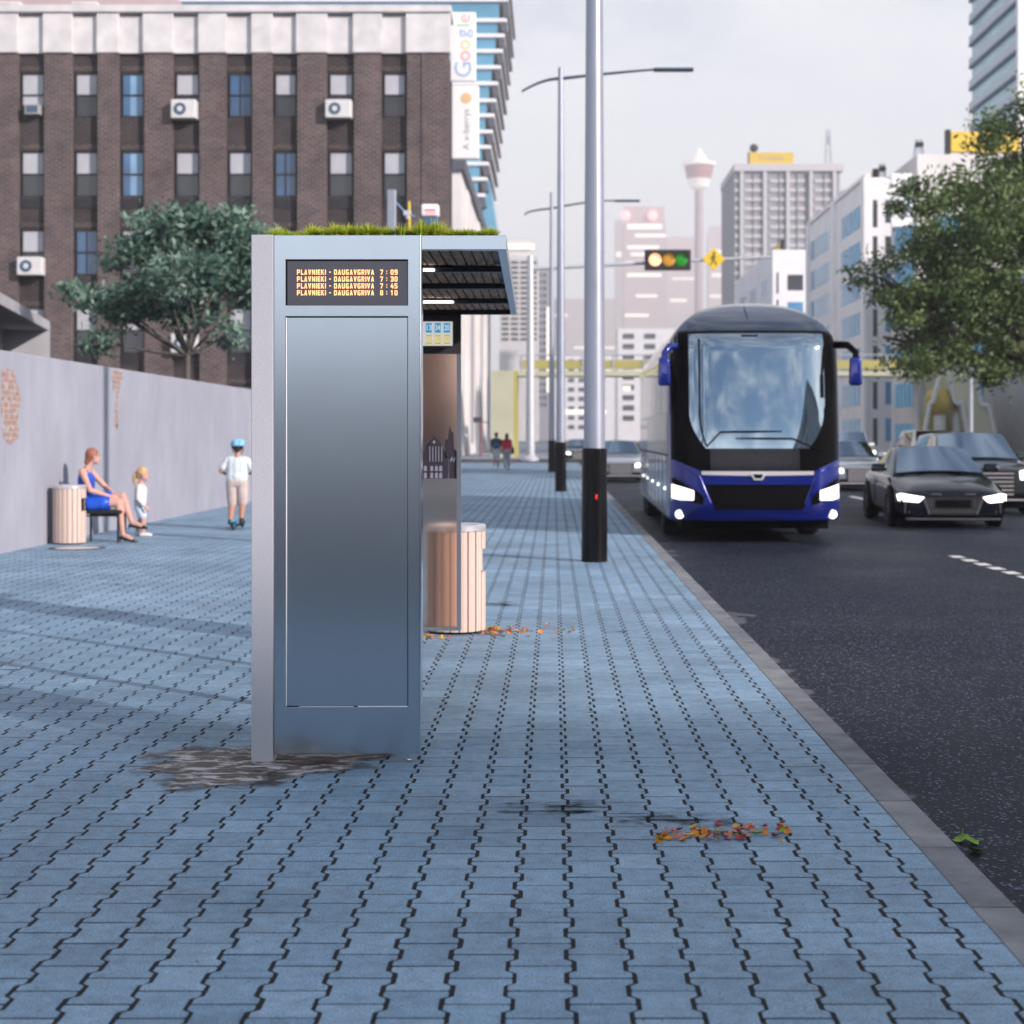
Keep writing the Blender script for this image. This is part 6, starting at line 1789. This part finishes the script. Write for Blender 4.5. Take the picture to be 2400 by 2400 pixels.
for k in range(6):
    zt_ = 18.6 - 3.2 * k
    strip_w(Cb, 'x-', XF, 123, 129.8, zt_ - 1.9, zt_, nm=5)
    for x in (29.5, 34.5, 39.5): strip_w(Cb, 'y-', 121.6, x, x + 3.6, zt_ - 1.9, zt_, nm=4)
t, Os, x0, x1, z0, z1 = vsign('vertical_sign', 'white vertical sign with dark lettering at the left edge of the street tree', 2089, 406, 2139, 531, 121.0)
text_obj('sign_lettering', 'Charming', .9, tc_['k'], t, (-.35, -.012, (z1 - z0) * .45), Euler((R(90), R(-90), 0), 'XYZ'), width=(z1 - z0) * .62)
text_obj('sign_lettering', 'Plaza', .9, M('sign_navy', (.05, .10, .25), .5, var=0), t, (.35, -.012, (z1 - z0) * .42), Euler((R(90), R(-90), 0), 'XYZ'), width=(z1 - z0) * .5, bold=.02)
# roof items: yellow hoardings and aerials
m_yell = M('yellow_hoarding', (.80, .55, .07), .5, var=.05)
def hoarding(label, px0, py0, px1, py1, Y, text=None, depth=.5):
    x0, x1, z0, z1 = WX(px0, Y), WX(px1, Y), WZ(py1, Y), WZ(py0, Y)
    t = thing('rooftop_sign', label, 'sign', ((x0 + x1) / 2, Y, z0))
    MB().box(x0, x1, Y, Y + depth, z0, z1).build('panel', m_yell, t, off=tuple(t.location), bevel=.08)
    MB().box(x0 - .35, x0 - .01, Y - .03, Y + depth, z0 - .2, z1 + .15).build('edge', m_wfr, t, off=tuple(t.location))
    if text: text_obj('sign_lettering', text, (z1 - z0) * .5, tc_['k'] if Y > 200 else m_white, t, (0, -.02, (z1 - z0) * .5), (R(90), 0, 0), width=(x1 - x0) * .55)
    for f in (.2, .8): MB().box(x0 + (x1 - x0) * f - .1, x0 + (x1 - x0) * f + .1, Y + depth, Y + depth + .3, z0 - 2.2, z1 - .2).build('strut', m_wfr, t, off=tuple(t.location))
    return t
hoarding('big yellow rooftop hoarding half covered by the top of the street tree', 2228, 308, 2392, 356, 121.9)
for (px0, py0, px1, py1, Y, dep, lab) in ((2040, 392, 2070, 415, 145, 9, 'yellow rooftop hoarding edge on the nearer white office'), (1972, 448, 1978, 466, 166, 7, 'low orange rooftop board at the far end of the nearer white office'), (1840, 562, 1855, 585, 204, 8, 'small yellow rooftop hoarding on the farther white office')):
    x0 = XF + .3; z0 = 25.02 if Y < 180 else 25.52
    t = thing('rooftop_sign', lab, 'sign', (x0 + 1, Y, z0))
    MB().box(0, .4, 0, dep, .1, (py1 - py0) / FPX * Y).build('panel', m_yell, t, bevel=.05)
    MB().box(-.05, .45, -.35, -.01, 0, (py1 - py0) / FPX * Y + .2).build('edge', m_wfr, t)
t = thing('water_tank', 'white rooftop tank on the far corner of the nearer white office', 'water tank', (WX(1990, 172), 171, 25.0))
MB().box(-1.2, 1.2, -1.0, 1.0, .4, 3.2).build('tank', m_white, t, bevel=.25, seg=3); MB().box(-.9, .9, -.8, .8, 0, .4).build('base', m_wfr, t)
m_mast = M('mast_grey', (.40, .43, .50), .5)
for px, pt, pb, Y, lab in ((2160, 312, 356, 124, 'lattice aerial mast on the pale building beside the street tree'), (2072, 372, 414, 147, 'short aerial mast on the nearer white office'), (1942, 300, 380, 490, 'faint tall aerial mast on the grey tower block')):
    x, z0, z1 = WX(px, Y), WZ(pb, Y), WZ(pt, Y)
    t = thing('aerial_mast', lab, 'aerial', (x, Y + 1, z0 - .3))
    g = MB(); h = z1 - z0
    w_ = .35 if Y < 200 else .9
    for a in (-1, 1):
        for b_ in (-1, 1): g.tube([(a * w_, b_ * w_, 0), (a * w_ * .5, b_ * w_ * .5, h)], .05 * (1 if Y < 200 else 2), 6)
    for k in range(6):
        z = h * k / 6; w2 = w_ * (1 - .5 * k / 6)
        g.tube([(-w2, -w2, z), (w2, -w2, z + h / 6)], .03 * (1 if Y < 200 else 2), 6); g.tube([(w2, w2, z), (-w2, w2, z + h / 6)], .03 * (1 if Y < 200 else 2), 6)
    g.build('lattice', m_mast, t); MB().box(-.3, .3, -.5, -.2, h * .55, h * .8).build('antenna', m_wfr if Y < 200 else m_mast, t, bevel=.04)
# glass tower at the right edge
gl = M('teal_tower_glass', (.50, .68, .73), .22, var=.10, scale=.25)
slab = M('tower_spandrel', (.56, .61, .68), .6, var=.05); slabd = M('tower_groove_dark', (.04, .10, .17), .5)
XG = 40.0
T_ = thing('glass_tower', 'teal glass tower with grey floor bands at the right edge of the sky', 'building', (48, 142, 0)); Ot = tuple(T_.location)
MB().box(XG, 70, 135.2, 151, -.1, 62).build('wall', gl, T_, off=Ot)
k = 0; z = 18.0
while z < 60:
    MB().box(XG - .25, 70.3, 134.9, 151.2, z, z + .72).build('floor_band', slab, T_, off=Ot)
    MB().box(XG - .27, 70.32, 134.88, 151.22, z - .26, z - .003).build('floor_groove', slabd, T_, off=Ot); z += 2.11  # thin dark line below each floor band
MB().box(XG - .5, XG + .6, 134.2, 134.87, -.1, 62).build('corner_column', m_white, T_, off=Ot)
# grey tower block with piers
m_tb = M('tower_block_grey', (.34, .34, .38), .8, var=.08); m_tp = M('tower_pier', (.62, .61, .63), .8, var=.05); m_tw = M('tower_window', (.10, .10, .14), .2, var=.3, scale=.2); m_tl = M('tower_ledge', (.60, .59, .60), .8)
YT = 480.0
tb = thing('tower_block', 'grey tower block with white vertical piers and a yellow rooftop sign', 'building', (WX(1850, YT), YT + 11, 0)); Ox = tuple(tb.location)
tx = lambda p: WX(p, YT)
tz = lambda p: WZ(p, YT)
MB().box(tx(1722), tx(1968), YT, YT + 38, 0, tz(402)).build('wall', m_tb, tb, off=Ox)
MB().box(tx(1720), tx(1975), YT - 1.2, YT + 38.5, tz(402) + .01, tz(385)).build('roof_slab', m_tp, tb, off=Ox)
for px in (1738, 1792, 1846, 1900, 1955): MB().box(tx(px - 4), tx(px + 4), YT - 1.0, YT - .001, 0, tz(402)).build('pier', m_tp, tb, off=Ox)
for a, b in ((1745, 1763), (1765, 1787), (1804, 1824), (1827, 1840), (1851, 1865), (1869, 1886), (1909, 1929), (1932, 1949), (1722, 1733)):
    g = MB(); 
    MB().box(tx(b), tx(b + 2.5), YT - .25, YT - .002, 2, tz(408)).build('window_column', m_tw, tb, off=Ox)
    for k in range(22):
        z = tz(420) - k * (21.6 * YT / FPX)
        g.box(tx(a), tx(b), YT - .35, YT - .003, z - 1.08, z)
    g.build('ledge', m_tl, tb, off=Ox, kind='stuff')
hoarding('long yellow rooftop sign on top of the grey tower block', 1756, 357, 1860, 384, YT - .2, 'Crossplan', 1.0)
t = thing('roof_sphere', 'dark ball on a stand above the yellow sign of the grey tower block', 'ornament', (WX(1769, YT), YT + 2.2, tz(384)))
MB().ball((0, 0, tz(344) - tz(384)), 1.3, 20, 14).build('ball', m_wfr, t, smooth=180); MB().tube([(-.8, 0, 0), (-.9, 0, 1.8), (0, 0, tz(344) - tz(384) - .7)], .18, 8).build('stand', m_mast, t)
# observation tower
m_ob = M('observation_tower_concrete', (.42, .33, .33), .8, var=.06, scale=.1); m_obr = M('observation_pod_red', (.36, .12, .12), .6, var=.08); m_obw = M('observation_pod_white', (.75, .72, .70), .5, var=0, emis=(1, .9, .8), estr=.35)
YO = 2100.0; k_ = YO / FPX
ot = thing('observation_tower', 'slender observation tower with a red and white pod at its top', 'tower', (WX(1638, YO), YO, 0))
zz = lambda p: WZ(p, YO)
MB().tube([(0, 0, 0), (0, 0, zz(440))], [11.5 * k_, 9.5 * k_], 24).build('shaft', m_ob, ot, smooth=40)
MB().lathe([(10 * k_, zz(446)), (22 * k_, zz(440)), (27 * k_, zz(421)), (28 * k_, zz(420))], 32).build('pod_base', m_obw, ot, smooth=40)
MB().lathe([(28 * k_, zz(420)), (34 * k_, zz(392)), (34 * k_, zz(390))], 32).build('pod', m_obr, ot, smooth=40)
MB().lathe([(34 * k_, zz(390)), (40 * k_, zz(389)), (40 * k_, zz(382)), (20 * k_, zz(378)), (16 * k_, zz(364)), (9 * k_, zz(360)), (7 * k_, zz(350)), (1 * k_, zz(347))], 32).build('pod_roof', m_obw, ot, smooth=40)
# far towers, hazy
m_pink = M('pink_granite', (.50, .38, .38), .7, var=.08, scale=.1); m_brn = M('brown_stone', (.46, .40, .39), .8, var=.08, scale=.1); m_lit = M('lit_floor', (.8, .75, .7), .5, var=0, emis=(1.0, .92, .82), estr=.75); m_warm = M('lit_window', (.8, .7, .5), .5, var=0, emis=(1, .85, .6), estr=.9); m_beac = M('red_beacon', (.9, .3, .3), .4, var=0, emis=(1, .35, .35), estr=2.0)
def far_tower(name, label, px0, px1, pt, Y, depth, wall, lit=(), step=None, lit_m=m_lit, win=None, rows=0, seed=1):
    x0, x1, h = WX(px0, Y), WX(px1, Y), WZ(pt, Y)
    t = thing(name, label, 'building', ((x0 + x1) / 2, Y, 0)); O_ = tuple(t.location)
    MB().box(x0, x1, Y, Y + depth, 0, h).build('wall', wall, t, off=O_)
    rr_ = random.Random(seed)
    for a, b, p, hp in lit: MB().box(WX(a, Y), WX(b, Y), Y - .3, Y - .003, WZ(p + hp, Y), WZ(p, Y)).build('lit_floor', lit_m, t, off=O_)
    if rows:
        for k in range(rows):
            p = pt + 12 + k * win[0]
            if p > 1000: break
            g = MB(); a = px0 + win[1]
            while a + win[2] < px1 - 1: g.box(WX(a, Y), WX(a + win[2], Y), Y - .25, Y - .002, WZ(p + win[3], Y), WZ(p, Y)); a += win[4]
            g.build('window', m_dwin, t, off=O_)
    if step: MB().box(WX(step[0], Y), WX(step[1], Y), Y + 1, Y + depth * .8, h, WZ(step[2], Y)).build('penthouse', wall, t, off=O_)
    return t
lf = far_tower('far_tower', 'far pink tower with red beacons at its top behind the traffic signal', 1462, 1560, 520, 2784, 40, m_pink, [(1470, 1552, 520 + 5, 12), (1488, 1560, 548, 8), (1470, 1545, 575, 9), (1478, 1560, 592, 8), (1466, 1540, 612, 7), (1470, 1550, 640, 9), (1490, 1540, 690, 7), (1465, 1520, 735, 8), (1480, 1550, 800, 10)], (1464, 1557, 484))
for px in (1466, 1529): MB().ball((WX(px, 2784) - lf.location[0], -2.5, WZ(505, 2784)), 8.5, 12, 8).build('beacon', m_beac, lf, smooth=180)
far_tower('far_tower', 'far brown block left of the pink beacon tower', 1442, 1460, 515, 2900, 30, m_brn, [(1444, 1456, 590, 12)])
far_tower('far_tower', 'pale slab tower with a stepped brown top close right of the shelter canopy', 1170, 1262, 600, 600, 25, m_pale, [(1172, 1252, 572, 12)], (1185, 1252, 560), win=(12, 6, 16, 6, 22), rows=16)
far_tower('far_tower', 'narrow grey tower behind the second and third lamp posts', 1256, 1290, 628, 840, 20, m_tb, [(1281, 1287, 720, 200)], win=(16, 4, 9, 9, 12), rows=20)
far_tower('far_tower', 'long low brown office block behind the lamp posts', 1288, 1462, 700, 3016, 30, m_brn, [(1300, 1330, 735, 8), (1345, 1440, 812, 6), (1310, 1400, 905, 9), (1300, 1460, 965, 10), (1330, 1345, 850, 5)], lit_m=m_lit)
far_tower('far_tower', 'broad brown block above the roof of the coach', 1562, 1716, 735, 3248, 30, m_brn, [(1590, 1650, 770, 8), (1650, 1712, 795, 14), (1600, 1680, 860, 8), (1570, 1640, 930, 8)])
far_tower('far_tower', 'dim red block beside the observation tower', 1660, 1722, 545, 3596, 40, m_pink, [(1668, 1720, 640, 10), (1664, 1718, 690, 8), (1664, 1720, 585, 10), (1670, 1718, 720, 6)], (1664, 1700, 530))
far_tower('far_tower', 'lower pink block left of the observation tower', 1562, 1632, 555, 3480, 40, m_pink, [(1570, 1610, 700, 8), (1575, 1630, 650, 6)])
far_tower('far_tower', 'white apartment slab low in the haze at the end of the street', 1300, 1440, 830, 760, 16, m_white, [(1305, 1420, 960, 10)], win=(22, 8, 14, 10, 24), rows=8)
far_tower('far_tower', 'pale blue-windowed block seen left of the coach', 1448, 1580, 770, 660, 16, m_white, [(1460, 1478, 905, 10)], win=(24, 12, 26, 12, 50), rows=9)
# left: teal tower rising behind the brick building, and pale stone building beside the footway
YL = 345.0
tt = thing('flared_glass_tower', 'teal glass tower with white floor slabs flaring outward behind the brick building', 'building', (WX(900, YL), YL + 20, 0)); Oy = tuple(tt.location)
gteal = M('teal_glass', (.12, .36, .52), .10, var=.15, scale=.1, metal=.2); m_dgr = M('dark_grey_panel', (.085, .095, .125), .6)
rows_ = [(-38, 1200), (0, 1196), (48, 1192), (84, 1187), (120, 1183), (158, 1178), (196, 1172), (236, 1167), (271, 1163), (309, 1159), (345, 1155), (384, 1150), (420, 1146), (458, 1141), (495, 1137)]
for (p0, r0_), (p1, r1_) in zip(rows_, rows_[1:]):
    z1, z0 = WZ(p0, YL), WZ(p1, YL)
    MB().box(WX(370, YL), WX(r0_ - 26, YL), YL + .5, YL + 40, z0, z1).build('glass_storey', gteal, tt, off=Oy)
    MB().box(WX(360, YL), WX(r0_ - 4, YL), YL - .4, YL + 41, z1 - .35, z1 + .4).build('floor_slab', m_white, tt, off=Oy)
    MB().hexa([(WX(r0_ - 15, YL), YL, z0 + .9), (WX(r0_ - 1, YL), YL, z0 + .9), (WX(r0_ - 1, YL), YL + 38, z0 + .9), (WX(r0_ - 15, YL), YL + 38, z0 + .9),
               (WX(r0_ - 19, YL), YL, z1 - .56), (WX(r0_ - 5, YL), YL, z1 - .56), (WX(r0_ - 5, YL), YL + 38, z1 - .56), (WX(r0_ - 19, YL), YL + 38, z1 - .56)]).build('end_panel', m_dgr, tt, off=Oy)
MB().box(WX(370, YL), WX(1120, YL), YL + 1, YL + 39, 0, WZ(495, YL)).build('lower_glass', gteal, tt, off=Oy)
MB().hexa([(WX(1128, YL), YL + 2, WZ(640, YL)), (WX(1180, YL), YL + 2, WZ(640, YL)), (WX(1180, YL), YL + 30, WZ(640, YL)), (WX(1128, YL), YL + 30, WZ(640, YL)),
           (WX(1132, YL), YL + 2, WZ(420, YL)), (WX(1147, YL), YL + 2, WZ(420, YL)), (WX(1147, YL), YL + 30, WZ(420, YL)), (WX(1132, YL), YL + 30, WZ(420, YL))]).build('sloping_glass', gteal, tt, off=Oy)
pk = block('far_tower', 'pinkish block top peeping over the left end of the brick building', WX(-120, 300), WX(368, 300), 300, 330, WZ(-60, 300), m_pink)
ps = thing('stone_building', 'pale stone building with a dark sloping eave beyond the brick building', 'building', (-12, 150, 0)); Oz = tuple(ps.location)
MB().box(-34, -7.37, 125, 184, -.1, 22.6).build('wall', m_pale, ps, off=Oz)
MB().box(-34, -7.0, 124.6, 184.4, 22.61, 23.6).build('eave', m_dgr, ps, off=Oz)
for y in (131, 150, 166): MB().box(-7.36, -7.12, y, y + 4.5, 0, 22).build('pilaster', m_pale, ps, off=Oz)
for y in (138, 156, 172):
    MB().box(-7.40, -7.30, y, y + 6, 1.0, 20).build('recess', M('shadowed_stone', (.34, .33, .34), .9), ps, off=Oz)  # darker stone colour paints a recess in shade on flat panels
m_lamp = M('wall_lamp_dark', (.06, .05, .07), .6)
t = thing('street_sign_post', 'thin dark post with a small dark two-arm sign in front of the pale stone building', 'sign', (WX(1127, 118), 118, 0))
MB().tube([(0, 0, 0), (0, 0, WZ(985, 118))], .08, 8).build('post', M('maroon_post', (.22, .08, .10), .6), t)
MB().box(-.55, .15, -.06, .06, WZ(990, 118), WZ(978, 118)).build('plate', m_lamp, t); MB().box(.15, .62, -.03, .03, WZ(991, 118), WZ(988.5, 118)).build('arm', m_lamp, t)
# flat-roofed concrete house behind the wall, far left
m_cc = M('grey_concrete', (.40, .41, .44), .85, var=.1, scale=1.2)
hs = thing('concrete_pavilion', 'grey concrete flat-roofed pavilion with dark glazing behind the wall at far left', 'building', (-14, 34, 0)); Oh = tuple(hs.location)
A_, B_ = Vector((-10.3, 26.7)), Vector((-13.08, 41.0))
dAB = (B_ - A_).normalized(); nin = Vector((-dAB.y, dAB.x))
def P2(p): return (p.x, p.y)
g = MB(); g.prism([P2(A_), P2(B_), (-26, 41), (-26, 26.7)], 'z', 4.24, 4.50); g.build('roof_slab', m_cc, hs, bevel=.02, off=Oh)
g = MB(); g.prism([P2(B_ - dAB * .38), P2(B_ - dAB * .02), P2(B_ - dAB * .02 + nin * 3), P2(B_ - dAB * .38 + nin * 3)], 'z', -.1, 4.238); g.build('end_wall', m_cc, hs, off=Oh)
a_, b_2 = A_ + nin * 1.1, B_ + nin * 1.1 - dAB * .4
g = MB(); g.prism([P2(a_), P2(b_2), P2(b_2 + nin * .3), P2(a_ + nin * .3)], 'z', -.1, 4.238); g.build('wall', M('shaded_concrete', (.24, .25, .28), .85, var=.1), hs, off=Oh)  # darker concrete tone paints the shade under the roof slab
c_2 = B_ + nin * 1.08 - dAB * 3.2
g = MB(); g.prism([P2(a_ - nin * .02), P2(c_2), P2(c_2 + nin * .1), P2(a_ + nin * .08)], 'z', .6, 3.5); g.build('window', m_dwin, hs, off=Oh)
# grey low building right edge
lb = block('low_building', 'low shaded grey building at the right edge behind the trees', 33, 60, 100, 118.5, 8.5, m_cc)
MB().box(32.7, 60.2, 99.7, 118.8, 8.51, 9.0).build('roof_edge', m_white, lb, off=tuple(lb.location))
for k in range(4): MB().box(35 + k * 5.5, 38.5 + k * 5.5, 99.9, 100.1, 1.0, 3.2).build('window', m_dwin, lb, off=tuple(lb.location))

# ---------------------------------------------------------------- footbridge with stair towers
m_oliv = M('olive_paint', (.44, .40, .13), .6, var=.1, scale=.5); m_olv2 = M('pale_olive', (.52, .53, .38), .7, var=.1, scale=.4); m_rail = M('pale_rail', (.60, .62, .62), .5)
YB_ = 120.0
fb_ = thing('footbridge', 'yellow-olive footbridge crossing the street between two stair towers', 'bridge', (14, YB_, 0)); Of = tuple(fb_.location)
fx_ = lambda p: WX(p, YB_)
fz_ = lambda p: WZ(p, YB_)
MB().box(fx_(1218), fx_(2226), YB_, YB_ + .25, fz_(861), fz_(844)).build('upper_beam', m_oliv, fb_, off=Of)
MB().box(fx_(1214), fx_(2222), YB_ - .02, YB_ + 3.0, fz_(881), fz_(870)).build('deck', m_olv2, fb_, off=Of)
MB().box(fx_(1218), fx_(2226), YB_ + 2.75, YB_ + 3.0, fz_(861), fz_(844)).build('upper_beam', m_oliv, fb_, off=Of)
for k in range(15):
    x = fx_(1222) + k * (fx_(2222) - fx_(1222)) / 14
    MB().box(x - .07, x + .07, YB_ - .06, YB_ - .003, fz_(869.9), fz_(832)).build('post', m_mast, fb_, off=Of)
MB().tube([(fx_(1214), YB_ - .02, fz_(832)), (fx_(2226), YB_ - .02, fz_(832))], .05, 8).build('handrail', m_mast, fb_, off=Of)
st_ = thing('stair_tower', 'plain yellow-olive stair tower at the left end of the footbridge', 'stair tower', (fx_(1182), YB_ + 1, 0)); Oi = tuple(st_.location)
MB().box(fx_(1152), fx_(1204), YB_ - .5, YB_ + 4, -.1, fz_(869)).build('wall', m_olv2, st_, off=Oi); MB().box(fx_(1204) + .001, fx_(1213), YB_ - .4, YB_ + 3.9, -.1, fz_(870)).build('side_wall', m_oliv, st_, off=Oi)
# right stair: two flights running down towards the camera with stepped pale strings
sr = thing('stair_tower', 'olive stair tower with pale stepped rails at the right end of the footbridge', 'stair tower', (30, 112, 0)); Oj = tuple(sr.location)
Ys = 110.0
qx = lambda p: WX(p, Ys)
qz = lambda p: WZ(p, Ys)
g = MB(); g.prism([(qx(2225), qz(872)), (qx(2285), qz(872)), (qx(2310), qz(952)), (qx(2338), qz(1062)), (qx(2275), qz(1062)), (qx(2250), qz(960))], 'y', Ys, Ys + 8); g.build('flight', m_olv2, sr, off=Oj)
for pts in ([(2218, 868), (2238, 945), (2254, 945), (2274, 1050)], [(2280, 862), (2300, 950), (2316, 952), (2342, 1062)], [(2201, 882), (2186, 942), (2178, 945), (2163, 1030)]):
    g = MB()
    for (a, b), (c, d_) in zip(pts, pts[1:]):
        g.tube([(qx(a), Ys - .1, qz(b)), (qx(c), Ys - .1, qz(d_))], .17, 8)
    g.build('stair_rail', m_rail, sr, off=Oj)
g = MB(); g.prism([(qx(2190), qz(950)), (qx(2240), qz(950)), (qx(2270), qz(1062)), (qx(2160), qz(1062))], 'y', Ys + 2.5, Ys + 3); g.build('lower_wall', m_oliv, sr, off=Oj)
ycap = M('ochre_cladding', (.48, .36, .08), .6, var=.1)
for px in (2211, 2251):
    x = qx(px)
    g = MB(); g.tube([(x, Ys + 1, 0), (x, Ys + 1, qz(965))], .42 if px < 2230 else .3, 16); cl_ = g.build('column', m_rail, sr, smooth=40, off=Oj)
    g = MB(); g.tube([(x, Ys + 1, 0), (x, Ys + 1, .9)], .55 if px < 2230 else .45, 16); g.build('column_guard', M('yellow_guard', (.80, .50, .02), .6), cl_, smooth=40, off=Oj)
g = MB(); g.lathe([(.45, qz(972)), (.95, qz(960)), (1.05, qz(935)), (.85, qz(915)), (.3, qz(908)), (.001, qz(907))], 24, (qx(2211), Ys + 1, 0)); g.build('column_head', ycap, sr, smooth=60, off=Oj)

# ---------------------------------------------------------------- traffic signals
m_mastp = M('white_mast', (.60, .63, .68), .4, metal=.3, var=.04)
m_house = M('signal_housing', (.015, .016, .018), .5, var=.1)
def lens(nm, col, e): return M(nm, col, .3, var=0, emis=col, estr=e)
l_r = lens('signal_red_lit', (1.0, .50, .28), 1.25); l_y = lens('signal_amber', (.50, .24, .02), .45); l_g = lens('signal_green', (.01, .22, .01), .45)
YG = 100.0
sx2 = lambda p: WX(p, YG)
sz2 = lambda p: WZ(p, YG)
ms = thing('traffic_signal_mast', 'white mast whose long arm carries the horizontal signal over the road', 'traffic signal', (sx2(1243), YG, 0)); Ok = tuple(ms.location)
MB().tube([(sx2(1243), YG, 0), (sx2(1243), YG, sz2(600))], [.30, .20], 18).build('pole', m_mastp, ms, smooth=40, off=Ok)
MB().lathe([(.55, 0), (.55, .12), (.32, .35), (.001, .35)], 24, (sx2(1243), YG, .0)).build('base', m_mastp, ms, smooth=40, off=Ok)
MB().tube([(sx2(1243), YG, sz2(630)), (sx2(1500), YG, sz2(617)), (sx2(1806), YG, sz2(602))], [.13, .11, .08], 12).build('arm', m_mastp, ms, smooth=40, off=Ok)
sg = MB().box(sx2(1510), sx2(1618), YG - .55, YG - .14, sz2(635), sz2(587)).build('signal_head', m_house, ms, bevel=.06, off=Ok)
for px, m_ in ((1534, l_r), (1566, l_y), (1595, l_g)):
    c = (sx2(px), YG - .56, sz2(611)); r = 15.5 / FPX * YG
    MB().lathe([(.001, -.10), (r * .6, -.08), (r * .95, .0), (r * .95, .05)], 24, c, 'y').build('signal_lens', m_, sg, smooth=60, off=Ok)
    g = MB(); g.lathe([(r * 1.0, .0), (r * 1.04, -.32), (r * 1.10, -.32), (r * 1.06, .0)], 24, c, 'y', a0=R(10), a1=R(170)); g.build('visor', m_house, sg, smooth=40, off=Ok)
m_wy = M('warning_yellow', (.85, .58, .03), .5, var=.03)
wsn = thing('crossing_sign', 'yellow diamond pedestrian crossing sign on the signal arm', 'sign', (sx2(1672), YG - .2, sz2(608))); 
r = 27 / FPX * YG
MB().prism([(0, r), (r, 0), (0, -r), (-r, 0)], 'y', 0, .06).build('plate', m_wy, wsn, bevel=.02)
q = r / 27
g = MB()
g.ball((1 * q, -.02, 14 * q), (3 * q, .02, 3 * q), 12, 8)
for pts, w_ in (([(0, 10), (-1, 0)], 3.2), ([(-1, 0), (5, -8), (6, -14)], 2.2), ([(-1, 0), (-4, -8), (-8, -14)], 2.2), ([(0, 8), (6, 3)], 1.8), ([(0, 8), (-5, 5), (-6, 0)], 1.8)):
    for (a, b), (c, d_) in zip(pts, pts[1:]):
        dx, dz = c - a, d_ - b; l_ = math.hypot(dx, dz); nx_, nz_ = -dz / l_ * w_ / 2, dx / l_ * w_ / 2
        g.prism([((a + nx_) * q, (b + nz_) * q), ((c + nx_) * q, (d_ + nz_) * q), ((c - nx_) * q, (d_ - nz_) * q), ((a - nx_) * q, (b - nz_) * q)], 'y', -.03 - random.uniform(0, .002), -.005)
g.build('walking_figure', m_house, wsn)
# signal seen side-on above the shelter roof
YS2 = 44.0
ux = lambda p: WX(p, YS2)
uz = lambda p: WZ(p, YS2)
s2 = thing('traffic_signal', 'grey signal post with yellow bar and red and white box above the shelter roof', 'traffic signal', (ux(918), YS2, 0)); Ol = tuple(s2.location)
MB().box(ux(908), ux(928), YS2 - .08, YS2 + .08, 0, uz(445)).build('post', m_pole, s2, bevel=.02, off=Ol)
MB().tube([(ux(927), YS2, uz(474)), (ux(950), YS2, uz(498)), (ux(1000), YS2, uz(522))], .03, 10).build('bracket', M('signal_steel', (.20, .32, .45), .4, metal=.3), s2, off=Ol)
MB().box(ux(946), ux(963), YS2 - .07, YS2 + .07, uz(505), uz(494)).ball((ux(956), YS2, uz(510)), .07, 12, 8).build('joint', m_mastp, s2, bevel=.01, off=Ol)
MB().tube([(ux(960), YS2 - .02, uz(540)), (ux(959), YS2 - .02, uz(472))], .034, 10).build('yellow_bar', m_wy, s2, smooth=40, off=Ol)
bxs = MB().box(ux(988), ux(1029), YS2 - .2, YS2 + .2, uz(509), uz(480)).build('signal_box', m_white, s2, bevel=.06, seg=3, off=Ol)
MB().box(ux(996), ux(1022), YS2 - .206, YS2 - .19, uz(496.5), uz(493.5)).build('slot', M('slot_maroon', (.18, .02, .10), .5), bxs, off=Ol)
MB().box(ux(997), ux(1022), YS2 - .207, YS2 - .19, uz(506), uz(497)).build('red_glow', M('red_glow', (.8, .35, .35), .4, var=0, emis=(1, .5, .5), estr=.5), bxs, off=Ol)
MB().box(ux(993), ux(1026), YS2 - .15, YS2 + .15, uz(530), uz(509.5)).build('shade', M('signal_shade', (.05, .12, .22), .5), bxs, bevel=.03, off=Ol)
# right hand far lamp posts
def far_lamp(label, px, pt, pb, Y, arm0, arm1, pa):
    x = WX(px, Y); t = thing('street_lamp', label, 'street lamp', (x, Y, 0), 0, 'far lamp posts on the right')
    MB().tube([(0, 0, 0), (0, 0, WZ(pt, Y))], [.16, .10], 12).build('pole', m_mast, t, smooth=40)
    g = MB().tube([(WX(arm0, Y) - x, 0, WZ(pa, Y)), (0, 0, WZ(pa + 4, Y)), (WX(arm1, Y) - x, 0, WZ(pa + 8, Y))], .055, 8).build('lamp_arm', m_mast, t, smooth=40)
    MB().box(WX(arm0, Y) - x - .02, WX(arm0 + 26, Y) - x, -.16, .16, WZ(pa + 4, Y), WZ(pa - 1, Y)).build('lamp_head', m_mast, g, bevel=.02)
far_lamp('thin grey lamp post in front of the right stair tower', 2275, 788, 1040, 98, 2190, 2300, 784)
far_lamp('thin faint lamp post farther off, left of the right stair tower', 2155, 814, 1040, 113, 2082, 2180, 812)
far_lamp('thin lamp post at the right edge with its arm under the street tree', 2432, 735, 1040, 80, 2345, 2450, 748)
# ---------------------------------------------------------------- haze
hm = bpy.data.materials.new('haze'); hm.use_nodes = True
nt = hm.node_tree; nt.nodes.remove(nt.nodes['Principled BSDF'])
pv_ = nt.nodes.new('ShaderNodeVolumePrincipled'); pv_.inputs['Color'].default_value = (.96, .955, .965, 1); pv_.inputs['Density'].default_value = .00036
pv_.inputs['Anisotropy'].default_value = -.1
nt.links.new(pv_.outputs[0], nt.nodes['Material Output'].inputs['Volume'])
g = MB(); g.box(-3000, 3000, -300, 5000, -1.6, 660)
o = g.build('haze', hm); tag(o, kind='stuff'); o.visible_shadow = True
